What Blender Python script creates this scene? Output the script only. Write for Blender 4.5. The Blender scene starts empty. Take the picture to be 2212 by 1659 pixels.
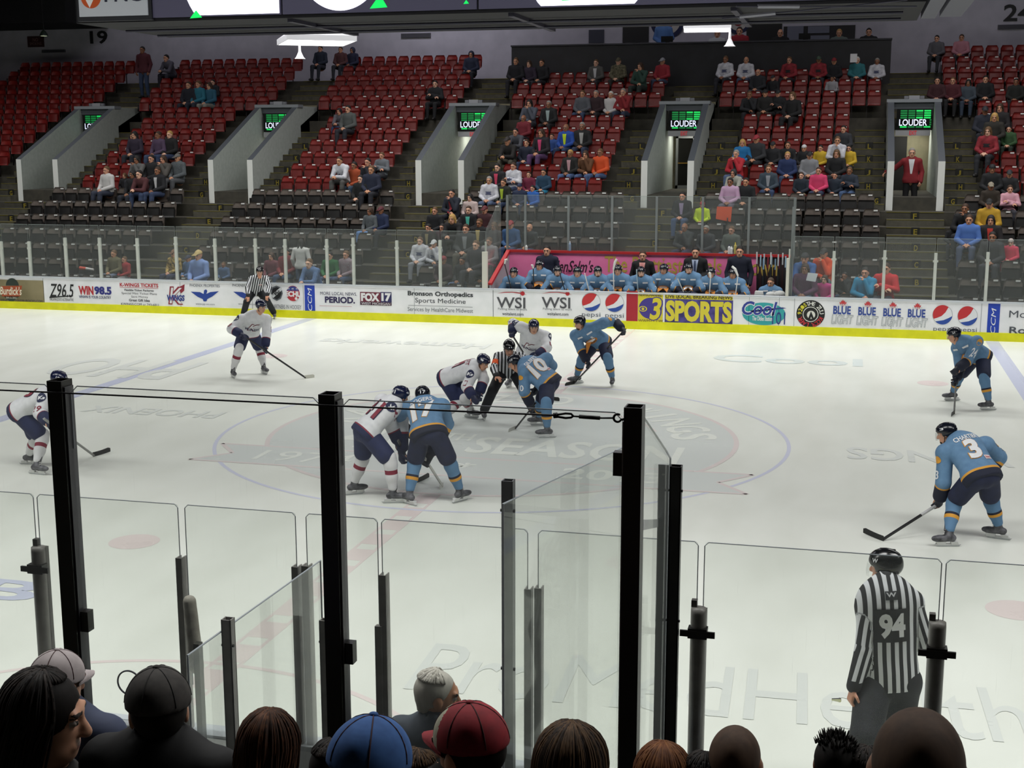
import bpy, bmesh, math, random
import numpy as np
from mathutils import Vector, Matrix
from mathutils.bvhtree import BVHTree

random.seed(7)
SC = bpy.context.scene
COL = SC.collection
V = lambda *a: np.array(a, float)

# ------------------------------------------------------------------ camera
IW, IH = 2212, 1659
CAM = V(5.3768, -20.3669, 4.6959)
YAW, PITCH, ROLL, FPX = -0.2504, -0.1807, -0.0014, 2865.4
CF = V(math.sin(YAW)*math.cos(PITCH), math.cos(YAW)*math.cos(PITCH), math.sin(PITCH))
_r = np.cross(CF, V(0, 0, 1)); _r /= np.linalg.norm(_r); _u = np.cross(_r, CF)
CR = _r*math.cos(ROLL)+_u*math.sin(ROLL)
CU = -_r*math.sin(ROLL)+_u*math.cos(ROLL)
cd = bpy.data.cameras.new('camera'); cam = bpy.data.objects.new('camera', cd); COL.objects.link(cam)
cd.sensor_fit = 'HORIZONTAL'; cd.sensor_width = 36; cd.lens = FPX/IW*36
cd.clip_start = .05; cd.clip_end = 300
mw = Matrix.Identity(4)
for i in range(3):
    mw[i][0], mw[i][1], mw[i][2], mw[i][3] = CR[i], CU[i], -CF[i], CAM[i]
cam.matrix_world = mw
SC.camera = cam

def ray(x, y):
    d = CF+CR*(x-IW/2)/FPX+CU*(IH/2-y)/FPX
    return d/np.linalg.norm(d)
def at(x, y, Y):
    d = ray(x, y); return CAM+d*((Y-CAM[1])/d[1])
def gnd(x, y, z=0.):
    d = ray(x, y); return CAM+d*((z-CAM[2])/d[2])
def px(P):
    d = np.asarray(P, float)-CAM; z = d@CF
    return IW/2+FPX*(d@CR)/z, IH/2-FPX*(d@CU)/z

# ------------------------------------------------------------------ world, lights, exposure
w = bpy.data.worlds.new('world'); SC.world = w; w.use_nodes = True
w.node_tree.nodes['Background'].inputs[0].default_value = (.75, .78, .95, 1)
w.node_tree.nodes['Background'].inputs[1].default_value = .012
SC.view_settings.view_transform = 'Standard'; SC.view_settings.look = 'None'
SC.view_settings.gamma = 1; SC.view_settings.use_curve_mapping = False
SC.view_settings.exposure = 0.0
SC.cycles.transparent_max_bounces = 48
SC.cycles.max_bounces = 6

def area(name, loc, sx, sy, power, color, spread, rot=(0, 0, 0)):
    l = bpy.data.lights.new(name, 'AREA'); l.shape = 'RECTANGLE'; l.size = sx; l.size_y = sy
    l.energy = power; l.color = color; l.spread = math.radians(spread)
    o = bpy.data.objects.new(name, l); COL.objects.link(o); o.location = loc; o.rotation_euler = rot
    return o
# rows of arena lamps high above the ice (they hang above the picture)
for ix in (-22, -11, 0, 11, 22):
    for iy in (-10.5, 10.5):
        area('arena_light', (ix, iy, 12.4), 8, 3, 780, (1, 1, .975), 150)
# dim house lights above the far seats, out of view
for ix, pw in ((-22, 150), (-8, 330), (8, 330)):
    area('unseen_stand_light', (ix, 19, 12.5), 6, 2, pw, (1, .95, .95), 160)
for ix, pw in ((-20, 35), (-10, 95), (0, 30), (9, 22)):  # unseen wash lights, added only to brighten the back wall
    area('unseen_stand_light', (ix, 25.5, 12.4), 4, 1, pw, (.93, .9, 1), 150, (math.radians(50), 0, 0))
# ------------------------------------------------------------------ materials
def lin(h):
    if not isinstance(h, str): return tuple(h)
    h = h.lstrip('#'); c = [int(h[i:i+2], 16)/255 for i in (0, 2, 4)]
    return tuple(x/12.92 if x <= .04045 else ((x+.055)/1.055)**2.4 for x in c)
_M = {}
def mat(color, rough=.6, metal=0., emit=0., spec=.5, name=None, coat=0.):
    key = (color, rough, metal, emit, spec, coat)
    if key in _M: return _M[key]
    m = bpy.data.materials.new(name or 'paint'); m.use_nodes = True
    b = m.node_tree.nodes['Principled BSDF']; c = lin(color)
    b.inputs['Base Color'].default_value = (*c, 1); b.inputs['Roughness'].default_value = rough
    b.inputs['Metallic'].default_value = metal; b.inputs['Specular IOR Level'].default_value = spec
    b.inputs['Coat Weight'].default_value = coat
    if emit:
        b.inputs['Emission Color'].default_value = (*c, 1); b.inputs['Emission Strength'].default_value = emit
    m.diffuse_color = (*c, 1)
    _M[key] = m; return m
def noisy(name, c1, c2, scale=6., rough=.7, bump=0., stretch=(1, 1, 1), lo=.35, hi=.65, detail=4, spec=.5):
    """two colours mixed by a noise field in object space, optional bump"""
    m = bpy.data.materials.new(name); m.use_nodes = True; n = m.node_tree.nodes; l = m.node_tree.links
    b = n['Principled BSDF']; b.inputs['Roughness'].default_value = rough; b.inputs['Specular IOR Level'].default_value = spec
    tc = n.new('ShaderNodeTexCoord'); mp = n.new('ShaderNodeMapping'); mp.inputs['Scale'].default_value = stretch
    l.new(tc.outputs['Object'], mp.inputs['Vector'])
    t = n.new('ShaderNodeTexNoise'); t.inputs['Scale'].default_value = scale; t.inputs['Detail'].default_value = detail
    l.new(mp.outputs[0], t.inputs['Vector'])
    r = n.new('ShaderNodeValToRGB'); r.color_ramp.elements[0].position = lo; r.color_ramp.elements[1].position = hi
    r.color_ramp.elements[0].color = (*lin(c1), 1); r.color_ramp.elements[1].color = (*lin(c2), 1)
    l.new(t.outputs[0], r.inputs[0]); l.new(r.outputs[0], b.inputs['Base Color'])
    if bump:
        bp = n.new('ShaderNodeBump'); bp.inputs['Strength'].default_value = bump
        l.new(t.outputs[0], bp.inputs['Height']); l.new(bp.outputs[0], b.inputs['Normal'])
    return m
def glass_mat(name, tint, haze, hazecol, scratch=0.):
    """thin clear sheet: see-through with a fresnel reflection, faint haze and scratches"""
    m = bpy.data.materials.new(name); m.use_nodes = True; n = m.node_tree.nodes; l = m.node_tree.links
    n.remove(n['Principled BSDF']); out = n['Material Output']
    tr = n.new('ShaderNodeBsdfTransparent'); tr.inputs[0].default_value = (*tint, 1)
    gl = n.new('ShaderNodeBsdfGlossy'); gl.inputs['Roughness'].default_value = .02
    fr = n.new('ShaderNodeFresnel'); fr.inputs[0].default_value = 1.25
    df = n.new('ShaderNodeBsdfTranslucent'); df.inputs[0].default_value = (*hazecol, 1)
    dd = n.new('ShaderNodeBsdfDiffuse'); dd.inputs[0].default_value = (*hazecol, 1)
    dm = n.new('ShaderNodeMixShader'); dm.inputs[0].default_value = .5
    l.new(df.outputs[0], dm.inputs[1]); l.new(dd.outputs[0], dm.inputs[2])
    m1 = n.new('ShaderNodeMixShader'); m2 = n.new('ShaderNodeMixShader')
    fm_ = n.new('ShaderNodeMath'); fm_.operation = 'MULTIPLY'; fm_.inputs[1].default_value = .22; l.new(fr.outputs[0], fm_.inputs[0]); l.new(fm_.outputs[0], m1.inputs[0]); l.new(tr.outputs[0], m1.inputs[1]); l.new(gl.outputs[0], m1.inputs[2])
    l.new(m1.outputs[0], m2.inputs[1]); l.new(dm.outputs[0], m2.inputs[2])
    if scratch:
        tc = n.new('ShaderNodeTexCoord'); mp = n.new('ShaderNodeMapping'); mp.inputs['Rotation'].default_value = (0, .9, 0)
        mp.inputs['Scale'].default_value = (60, 60, 1.6); l.new(tc.outputs['Object'], mp.inputs[0])
        no = n.new('ShaderNodeTexNoise'); no.inputs['Scale'].default_value = 2.2; no.inputs['Detail'].default_value = 5
        l.new(mp.outputs[0], no.inputs['Vector'])
        rp = n.new('ShaderNodeMapRange'); rp.inputs[1].default_value = .66; rp.inputs[2].default_value = .8
        rp.inputs[3].default_value = haze; rp.inputs[4].default_value = haze+scratch
        l.new(no.outputs[0], rp.inputs[0]); l.new(rp.outputs[0], m2.inputs[0])
    else: m2.inputs[0].default_value = haze
    l.new(m2.outputs[0], out.inputs[0]); return m

# ------------------------------------------------------------------ objects
WL = {}
def tag(o, label=None, cat=None, group=None, kind=None):
    if label: o['label'] = label
    if cat: o['category'] = cat
    if group: o['group'] = group
    if kind: o['kind'] = kind
    return o
def thing(name, label, cat, loc, group=None):
    o = bpy.data.objects.new(name, None); COL.objects.link(o); o.location = tuple(loc)
    o.empty_display_size = .1
    WL[o.name] = V(*loc); return tag(o, label, cat, group)
def mesh(name, verts, faces, mats, fm=None, smooth=True):
    me = bpy.data.meshes.new(name)
    me.from_pydata([tuple(map(float, v)) for v in verts], [], [tuple(map(int, f)) for f in faces])
    for m in (mats if isinstance(mats, (list, tuple)) else [mats]): me.materials.append(m)
    if fm is not None: me.polygons.foreach_set('material_index', np.asarray(fm, dtype=np.int32))
    me.polygons.foreach_set('use_smooth', np.full(len(me.polygons), bool(smooth)))
    me.update(); return me
def link(name, me, parent=None, loc=None):
    """world-space mesh data -> object whose origin is its parent's (or loc)"""
    o = bpy.data.objects.new(name, me); COL.objects.link(o)
    org = WL[parent.name] if parent is not None else (V(*loc) if loc is not None else V(0, 0, 0))
    if np.any(org): me.transform(Matrix.Translation(Vector(-org)))
    if parent is not None: o.parent = parent
    else: o.location = tuple(org)
    WL[o.name] = org; return o
def obj(name, geo, mats, parent=None, smooth=False, fm=None, loc=None):
    v, f = geo[0], geo[1]
    if fm is None and len(geo) > 2: fm = geo[2]
    return link(name, mesh(name, v, f, mats, fm, smooth), parent, loc)
def structure(name, geo, mats, smooth=False, **k):
    return tag(obj(name, geo, mats, None, smooth, **k), kind='structure')
def join(*gs):
    vs, fs, n = [], [], 0
    for g in gs:
        vs.extend([tuple(p) for p in g[0]]); fs.extend([tuple(i+n for i in f) for f in g[1]]); n += len(g[0])
    return vs, fs
def joinm(*pairs):
    """(geo, material index) pairs -> geo with face materials"""
    g = join(*[p[0] for p in pairs]); fm = []
    for p in pairs: fm += [p[1]]*len(p[0][1])
    return g[0], g[1], fm
BOXF = [(0, 3, 2, 1), (4, 5, 6, 7), (0, 1, 5, 4), (1, 2, 6, 5), (2, 3, 7, 6), (3, 0, 4, 7)]
def box(x0, x1, y0, y1, z0, z1):
    return [(x0, y0, z0), (x1, y0, z0), (x1, y1, z0), (x0, y1, z0), (x0, y0, z1), (x1, y0, z1), (x1, y1, z1), (x0, y1, z1)], BOXF
def hexa(b, t):
    """8 corner points, bottom four then top four"""
    return list(b)+list(t), BOXF
def prism(poly, axis, a, b):
    """2-D outline extruded along an axis: axis 'y' takes (x,z), 'x' takes (y,z), 'z' takes (x,y)"""
    mk = {'y': lambda p, t: (p[0], t, p[1]), 'x': lambda p, t: (t, p[0], p[1]), 'z': lambda p, t: (p[0], p[1], t)}[axis]
    n = len(poly); v = [mk(p, a) for p in poly]+[mk(p, b) for p in poly]
    f = [tuple(range(n))[::-1], tuple(range(n, 2*n))]+[(i, (i+1) % n, (i+1) % n+n, i+n) for i in range(n)]
    return v, f
def unit(v): v = np.asarray(v, float); return v/max(1e-9, np.linalg.norm(v))
def tube(pts, r, n=10, caps=True):
    pts = [np.asarray(p, float) for p in pts]; rs = r if isinstance(r, (list, tuple)) else [r]*len(pts)
    v, f = [], []; prev = None
    for i, p in enumerate(pts):
        d = unit(pts[min(i+1, len(pts)-1)]-pts[max(i-1, 0)])
        a = prev-d*(prev@d) if prev is not None else np.cross(d, V(0, 0, 1) if abs(d[2]) < .9 else V(1, 0, 0))
        a = unit(a); b = np.cross(d, a); prev = a
        v += [tuple(p+rs[i]*(a*math.cos(t)+b*math.sin(t))) for t in (2*math.pi*k/n for k in range(n))]
    for i in range(len(pts)-1):
        for k in range(n):
            f.append((i*n+k, i*n+(k+1) % n, (i+1)*n+(k+1) % n, (i+1)*n+k))
    if caps: f += [tuple(range(n))[::-1], tuple(range((len(pts)-1)*n, len(pts)*n))]
    return v, f
def bar(a, b, w, h, up=(0, 0, 1)):
    """rectangular bar from a to b, w across, h along 'up'"""
    a, b = np.asarray(a, float), np.asarray(b, float); d = unit(b-a); s = unit(np.cross(d, up)); u = np.cross(s, d)
    q = [-s*w/2-u*h/2, s*w/2-u*h/2, s*w/2+u*h/2, -s*w/2+u*h/2]
    return [tuple(a+c) for c in q]+[tuple(b+c) for c in q], BOXF
def lathe(c, prof, n=20):
    v, f = [], []; m = len(prof)
    for r, z in prof: v += [(c[0]+r*math.cos(2*math.pi*k/n), c[1]+r*math.sin(2*math.pi*k/n), c[2]+z) for k in range(n)]
    for i in range(m-1):
        for k in range(n): f.append((i*n+k, i*n+(k+1) % n, (i+1)*n+(k+1) % n, (i+1)*n+k))
    f += [tuple(range(n))[::-1], tuple(range((m-1)*n, m*n))]
    return v, f
def instance(src, parent=None, loc=None, name=None):
    o = src.copy(); COL.objects.link(o)
    if parent is not None: o.parent = parent
    if loc is not None: o.location = tuple(loc)
    return o

# ------------------------------------------------------------------ lettering
_T = {}
def text_geo(s, bold=0., shear=0., space=1.):
    """flat outline of a word: (N,2) points scaled to the unit box, faces, aspect"""
    if 'M' in s: bold = 0.
    k = (s, bold, shear, space)
    if k in _T: return _T[k]
    cu = bpy.data.curves.new('t', 'FONT'); cu.body = s; cu.offset = bold; cu.shear = shear; cu.space_character = space
    cu.align_x = 'CENTER'; cu.resolution_u = 3
    o = bpy.data.objects.new('t', cu); COL.objects.link(o)
    dg = bpy.context.evaluated_depsgraph_get(); me = bpy.data.meshes.new_from_object(o.evaluated_get(dg))
    v = np.array([p.co[:2] for p in me.vertices]); f = [tuple(p.vertices) for p in me.polygons]
    bpy.data.objects.remove(o); bpy.data.curves.remove(cu); bpy.data.meshes.remove(me)
    lo, hi = v.min(0), v.max(0); asp = (hi[0]-lo[0])/(hi[1]-lo[1])
    _T[k] = ((v-lo)/(hi-lo), f, asp); return _T[k]

# ------------------------------------------------------------------ smooth blended solids (distance fields + surface nets)
def RC(a, b, r1, r2, flat=None, k=1., neg=False, sm=None):
    """tapered round limb; 'flat' squeezes the section to k along that axis"""
    return ('c', np.asarray(a, float), np.asarray(b, float), r1, r2, None if flat is None else unit(flat), k, neg, sm)
def EL(c, axes, r, neg=False, sm=None):
    return ('e', np.asarray(c, float), np.array(axes, float), np.asarray(r, float), neg, sm)
def BX(c, axes, r, rd=.01, neg=False, sm=None):
    return ('b', np.asarray(c, float), np.array(axes, float), np.asarray(r, float), rd, neg, sm)
def PL(c, n):
    """cut away everything on the side n points to"""
    return ('p', np.asarray(c, float), unit(n))
def _d(P, q):
    if q[0] == 'c':
        _, a, b, r1, r2, fl, k, neg, sm = q; ba = b-a; L = max(1e-9, ba@ba)
        h = np.clip(((P-a)@ba)/L, 0, 1); e = P-a-h[..., None]*ba
        if fl is not None: e = e+fl*((e@fl)*(1/k-1))[..., None]
        return np.sqrt((e*e).sum(-1))-(r1+(r2-r1)*h)
    if q[0] == 'e':
        e = (P-q[1])@q[2].T/q[3]; n = np.sqrt((e*e).sum(-1)); return (n-1)*q[3].min()
    if q[0] == 'b':
        e = np.abs((P-q[1])@q[2].T)-(q[3]-q[4]); return np.sqrt((np.maximum(e, 0)**2).sum(-1))+np.minimum(e.max(-1), 0)-q[4]
def _ext(q):
    if q[0] == 'c':
        r = max(q[3], q[4])*1.0; return np.minimum(q[1], q[2])-r, np.maximum(q[1], q[2])+r
    r = np.abs(q[2].T)@q[3] if q[0] in 'eb' else 0
    return q[1]-r, q[1]+r
def solid(prims, h=.018, sm=.03):
    """-> (verts, quads) of the blended union; later 'neg' and plane items carve"""
    pos = [q for q in prims if q[0] != 'p' and not q[7 if q[0] == 'c' else (4 if q[0] == 'e' else 5)]]
    E_ = [_ext(q) for q in pos]; lo = np.min([e[0] for e in E_], 0)-2.5*h; hi = np.max([e[1] for e in E_], 0)+2.5*h
    n = np.ceil((hi-lo)/h).astype(int)+1
    P = np.stack(np.meshgrid(*[lo[i]+h*np.arange(n[i]) for i in range(3)], indexing='ij'), -1)
    F = None
    for q in prims:
        if q[0] == 'p': F = np.maximum(F, (P-q[1])@q[2]); continue
        i = {'c': 7, 'e': 4, 'b': 5}[q[0]]; k = q[i+1] if q[i+1] is not None else sm; d = _d(P, q)
        if q[i]:
            if k > 0: hh = np.clip(.5-.5*(F+d)/k, 0, 1); F = F*(1-hh)-d*hh+k*hh*(1-hh)
            else: F = np.maximum(F, -d)
        elif F is None: F = d
        elif k > 0: hh = np.clip(.5+.5*(F-d)/k, 0, 1); F = d*hh+F*(1-hh)-k*hh*(1-hh)
        else: F = np.minimum(F, d)
    return nets(F, lo, h)
def nets(F, lo, h):
    F = np.where(F == 0, 1e-7, F); S = F < 0; nx, ny, nz = F.shape
    c = np.zeros((nx-1, ny-1, nz-1), int)
    for a in (0, 1):
        for b in (0, 1):
            for d in (0, 1): c += S[a:nx-1+a, b:ny-1+b, d:nz-1+d]
    act = (c > 0) & (c < 8); idx = -np.ones(act.shape, int); I = np.argwhere(act); idx[act] = np.arange(len(I))
    acc = np.zeros((len(I), 3)); cnt = np.zeros(len(I))
    cor = [(a, b, d) for a in (0, 1) for b in (0, 1) for d in (0, 1)]
    for p in cor:
        for ax in range(3):
            if p[ax]: continue
            q = list(p); q[ax] = 1
            f0 = F[I[:, 0]+p[0], I[:, 1]+p[1], I[:, 2]+p[2]]; f1 = F[I[:, 0]+q[0], I[:, 1]+q[1], I[:, 2]+q[2]]
            m = (f0 < 0) != (f1 < 0); t = np.where(m, f0/np.where(m, f0-f1, 1), 0)
            e = np.tile(np.array(p, float), (len(I), 1)); e[:, ax] += t
            acc[m] += e[m]; cnt[m] += 1
    vs = lo+h*(I+acc/cnt[:, None]); fs = []
    for ax in range(3):
        s0 = [slice(None)]*3; s1 = [slice(None)]*3; s0[ax] = slice(0, -1); s1[ax] = slice(1, None)
        ch = np.argwhere(S[tuple(s0)] != S[tuple(s1)]); o1, o2 = [(1, 2), (2, 0), (0, 1)][ax]
        ch = ch[(ch[:, o1] > 0) & (ch[:, o2] > 0) & (ch[:, o1] < F.shape[o1]-1) & (ch[:, o2] < F.shape[o2]-1)]
        def g(a, b):
            q = ch.copy(); q[:, o1] -= a; q[:, o2] -= b; return idx[q[:, 0], q[:, 1], q[:, 2]]
        Q = np.stack([g(1, 1), g(0, 1), g(0, 0), g(1, 0)], 1)
        fl = ~S[ch[:, 0], ch[:, 1], ch[:, 2]]; Q[fl] = Q[fl][:, ::-1]; fs.append(Q)
    fs = np.concatenate(fs)
    return vs, fs
def vjoin(*gs):
    n = 0; vs, fs = [], []
    for v, f in gs: vs.append(np.asarray(v)); fs += [tuple(int(i)+n for i in q) for q in f]; n += len(v)
    return np.concatenate(vs), fs
# ------------------------------------------------------------------ the rink
YB, YN = 12.80, -12.96          # inner faces of the far and near boards
HB = .935                       # board height
def ice_material(name, c1, c2):
    m = noisy(name, c1, c2, 1.3, .22, 0, (1, .35, 1), .3, .7, 8)
    n = m.node_tree.nodes; l = m.node_tree.links; b = n['Principled BSDF']; b.inputs['IOR'].default_value = 1.31
    # skate-worn frosting: patches of rougher ice
    t = n.new('ShaderNodeTexNoise'); t.inputs['Scale'].default_value = .9; t.inputs['Detail'].default_value = 6
    mr = n.new('ShaderNodeMapRange'); mr.inputs[3].default_value = .16; mr.inputs[4].default_value = .42
    l.new(t.outputs[0], mr.inputs[0]); l.new(mr.outputs[0], b.inputs['Roughness'])
    return m
ICE = ice_material('ice', '#d9dcd4', '#e4e7e0')
def pale(name, c): return ice_material(name, c, c)
I_BLUE = pale('ice_blue_paint', '#bcc1d6'); I_CIRC = pale('ice_circle_paint', '#cbcee0'); I_RED = pale('ice_red_paint', '#dccfcd')
I_GREY = pale('ice_grey_paint', '#cfd4d1'); I_WHITE = pale('ice_white_paint', '#e0e4dd'); I_TEXT = pale('ice_letter_paint', '#d4d8d4')
I_ROSE = pale('ice_rose_paint', '#d9cfcd')
floor = structure('floor', box(-34, 34, YN, YB, -.3, 0), ICE)
tag(floor, 'white sheet of rink ice with faded painted lines', 'ice')
def flat(poly, z): return [(p[0], p[1], z) for p in poly], [tuple(range(len(poly)))]
def ring(c, r0, r1, z, a0=0, a1=360, n=96):
    v, f = [], []
    for i in range(n+1):
        t = math.radians(a0+(a1-a0)*i/n)
        for r in (r0, r1): v.append((c[0]+r*math.cos(t), c[1]+r*math.sin(t), z))
    for i in range(n): f.append((2*i, 2*i+1, 2*i+3, 2*i+2))
    return v, f
def ice_text(s, cx, cy, wd, ht, rot=0., z=.004, bold=.02, mirror=False):
    v, f, a = text_geo(s, bold); c, sn = math.cos(math.radians(rot)), math.sin(math.radians(rot)); o = []
    for p in v:
        x, y = (p[0]-.5)*wd, (p[1]-.5)*ht
        o.append((cx+x*c-y*sn, cy+x*sn+y*c, z))
    return o, f
BLX = 8.71
for s in (-1, 1):
    obj('blue_line', box(s*BLX-.15, s*BLX+.15, YN+.01, YB-.01, .0002, .0012), I_BLUE, floor)
chk = [box(-.15, .15, y, y+.42, .0002, .0012) for y in np.arange(YN+.02, YB-.4, .62)]
obj('red_line', join(*chk, box(-.15, -.11, YN+.02, YB-.02, .0002, .0011), box(.11, .15, YN+.02, YB-.02, .0002, .0011)), I_RED, floor)
obj('center_circle', ring((0, 0), 4.54, 4.60, .0014), I_CIRC, floor)
obj('referee_crease', ring((0, YN), 3.02, 3.08, .0014, 0, 180), I_RED, floor)
for p in (gnd(2195, 1318), gnd(2015, 828), gnd(592, 769), gnd(290, 1170)):
    obj('faceoff_dot', ring((p[0], p[1]), 0.0, .3, .0014, n=32), I_RED, floor)
# the emblem under the ice at center
disc = [(3.75*math.cos(t), 3.75*math.sin(t)) for t in np.linspace(0, 2*math.pi, 72, endpoint=False)]
band = [(-4.15, -2.75), (4.15, -2.75), (3.7, -2.2), (4.15, -1.65), (-4.15, -1.65), (-3.7, -2.2)]
em = [(flat(disc, .0020), 0), (ring((0, 0), 3.72, 3.8, .0024), 1), (flat(band, .0026), 0)]
for a, b in zip(band, band[1:]+band[:1]):
    d = unit(V(*b)-V(*a)); nn = V(-d[1], d[0])*.035
    em.append((flat([V(*a)-nn, V(*b)-nn, V(*b)+nn, V(*a)+nn], .003), 1))
em.append((ring((0, 0), 2.5, 2.56, .0026, 20, 160), 1))
word = 'KALAMAZOO  WINGS'
for i, chh in enumerate(word):
    if chh == ' ': continue
    t = 168-156*i/(len(word)-1)
    em.append((ice_text(chh, 3.1*math.cos(math.radians(t)), 3.1*math.sin(math.radians(t)), .5 if chh != 'I' else .14, .74, t-90), 2))
em.append((ice_text('40', -1.75, -.7, 1.6, 1.45, bold=0), 2)); em.append((ice_text('TH', -.65, -.3, .5, .5), 2))
em.append((ice_text('SEASON', 1.35, -.75, 3.3, 1.15), 2))
em.append((ice_text('1974', -2.5, -2.2, 1.5, .62, bold=0), 2)); em.append((ice_text('2013', 2.2, -2.2, 1.5, .62), 2))
em.append((ice_text('*', 0, -2.1, .3, .3), 2))
obj('center_emblem', joinm(*em), [I_GREY, I_ROSE, I_WHITE], floor)
# sponsor words under the ice
a, b = gnd(905, 1440), gnd(2160, 1520)
obj('ice_lettering', ice_text('ProMedHealth', (a[0]+b[0])/2+.1, (a[1]+b[1])/2-.1, b[0]-a[0]+.2, 1.1, 2), I_TEXT, floor)
p = gnd(255, 795); obj('ice_lettering', ice_text('PHO', p[0]+.1, p[1], 2.9, 2.2, 180), I_TEXT, floor)
p = gnd(870, 742); obj('ice_lettering', ice_text('Homewerks', p[0], p[1], 4.2, .75, 180), I_TEXT, floor)
p = gnd(1700, 778); obj('ice_lettering', ice_text('Cool', p[0], p[1], 3.2, 1.0, 0), pale('ice_teal_paint', '#d0d9d7'), floor)
p = gnd(1960, 985); obj('ice_lettering', ice_text('WINGS', p[0]+.3, p[1], 2.4, .8, 180), I_TEXT, floor)
p = gnd(330, 890); obj('ice_lettering', ice_text('PHOENIX', p[0], p[1], 2.6, .55, 180), I_TEXT, floor)
p = gnd(20, 1275); obj('ice_lettering', ice_text('B', p[0], p[1], .8, .6, 0), I_BLUE, floor)

# ------------------------------------------------------------------ boards with advertising
WHT = noisy('board_white', '#e6e8eb', '#efeff3', 3, .42); YEL = noisy('kick_plate_yellow', '#d9d800', '#e6e40a', 4, .4)
CAP = mat('#c2c6cc', .4)
def board(label, y0, y1, inner, x0=-30, x1=30):
    b = tag(obj('rink_board', box(x0, x1, y0, y1, .2, HB-.03), WHT, loc=(0, (y0+y1)/2, 0)), label, 'rink board')
    e = .012*inner
    obj('kick_plate', box(x0, x1, y0+min(e, 0), y1+max(e, 0), 0, .205), YEL, b)
    obj('top_rail', box(x0, x1, y0-.015, y1+.015, HB-.035, HB), CAP, b)
    return b
far_board = board('long white dasher board carrying advertisements along the far side of the ice', YB, YB+.12, -1)
near_board = board('plain dasher board below the near glass on the camera side', YN-.12, YN, 1)
class Ad:
    def __init__(s): s.v = []; s.f = []; s.fm = []; s.m = []; s.n = 0
    def _m(s, m):
        if isinstance(m, str): m = mat(m, .5)
        if m not in s.m: s.m.append(m)
        return s.m.index(m)
    def raw(s, v, f, m, lv):
        k = s._m(m); s.v += [(p[0], YB-.004-.0012*lv, p[1]) for p in v]
        s.f += [tuple(i+s.n for i in q) for q in f]; s.fm += [k]*len(f); s.n += len(v)
    def poly(s, pts, m, lv=0):
        q = [at(x, y, YB) for x, y in pts]; s.raw([(p[0], p[2]) for p in q], [tuple(range(len(pts)))], m, lv); return s
    def rect(s, x0, y0, x1, y1, m, lv=0):      # corners follow the board's own level
        a, b = at((x0+x1)/2, y0, YB)[2], at((x0+x1)/2, y1, YB)[2]
        X0, X1 = at(x0, (y0+y1)/2, YB)[0], at(x1, (y0+y1)/2, YB)[0]
        s.raw([(X0, b), (X1, b), (X1, a), (X0, a)], [(0, 1, 2, 3)], m, lv); return s
    def frame(s, x0, y0, x1, y1, t, m, lv=1):
        for r in ((x0, y0, x1, y0+t), (x0, y1-t, x1, y1), (x0, y0, x0+t, y1), (x1-t, y0, x1, y1)): s.rect(*r, m, lv)
        return s
    def disc(s, cx, cy, r, m, lv=0, a0=0, a1=360, ry=None, n=36):
        c = at(cx, cy, YB); k = (at(cx+r, cy, YB)[0]-c[0]); kz = k*(ry/r if ry else 1)
        v = [(c[0]+k*math.cos(math.radians(a0+(a1-a0)*i/n)), c[2]+kz*math.sin(math.radians(a0+(a1-a0)*i/n))) for i in range(n+1)]
        s.raw(v, [tuple(range(n+1))], m, lv); return s
    def text(s, t, x0, y0, x1, y1, m, bold=.0, shear=0., lv=3, rot=0):
        v, f, a = text_geo(t, bold, shear); yc = (y0+y1)/2
        X0, X1 = at(x0, yc, YB)[0], at(x1, yc, YB)[0]; xc = (x0+x1)/2; zb, zt = at(xc, y1, YB)[2], at(xc, y0, YB)[2]
        if rot == 90: o = [(X1+(X0-X1)*p[1], zb+(zt-zb)*p[0]) for p in v]
        else: o = [(X0+(X1-X0)*p[0], zb+(zt-zb)*p[1]) for p in v]
        s.raw(o, f, m, lv); return s
    def arctext(s, t, cx, cy, r, h, a0, a1, m, bold=.02, lv=3, inward=False):
        c = at(cx, cy, YB); k = (at(cx+1, cy, YB)[0]-c[0]); n = len(t)
        for i, ch in enumerate(t):
            if ch == ' ': continue
            an = math.radians(a0+(a1-a0)*i/max(1, n-1)); v, f, asp = text_geo(ch, bold); hh = h*k; ww = min(hh*asp, hh*.85)
            o = []
            for p in v:
                x, y = (p[0]-.5)*ww, (p[1]-.5)*hh
                if inward: tx, ty = -math.sin(an)*-1, math.cos(an)*-1
                else: tx, ty = math.sin(an), -math.cos(an)
                ux, uy = (-ty, tx)
                o.append((c[0]+r*k*math.cos(an)+x*tx+y*ux, c[2]+r*k*math.sin(an)+x*ty+y*uy))
            s.raw(o, f, m, lv)
        return s
    def done(s, name='advertisement'):
        return obj(name, (s.v, s.f), s.m, far_board, fm=s.fm)
RED, NAVY, INK, ROYAL = '#b3202c', '#1f2a5a', '#1c1c20', '#1d3f96'
A = Ad(); A.rect(-60, 604, 95, 655, noisy('tan_banner', '#6f6647', '#9a8f6e', .7, .5))
A.poly([(2, 618), (48, 617), (44, 640), (24, 644), (4, 640)], '#a44a26', 1).disc(27, 617, 14, '#26332b', 1, 0, 180).poly([(8, 640), (42, 640), (25, 654)], '#33473c', 1)
A.text('Burdick\'s', 0, 619, 47, 637, '#e6ddc6', .02, .2).text('BAR & GRILL', 14, 641, 37, 645, '#d8d2c0').text('YEARS TO SERVE YOU | OLDBURDICKS.COM', -28, 646.5, 92, 653, INK).done()
A = Ad(); A.text('Z96.5', 107, 613, 160, 642, INK, .01, .25).poly([(107, 641), (158, 638), (158, 640), (107, 644)], INK, 2).text('KALAMAZOO\'S ALTERNATIVE', 108, 644, 159, 650, INK, .02).done()
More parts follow.
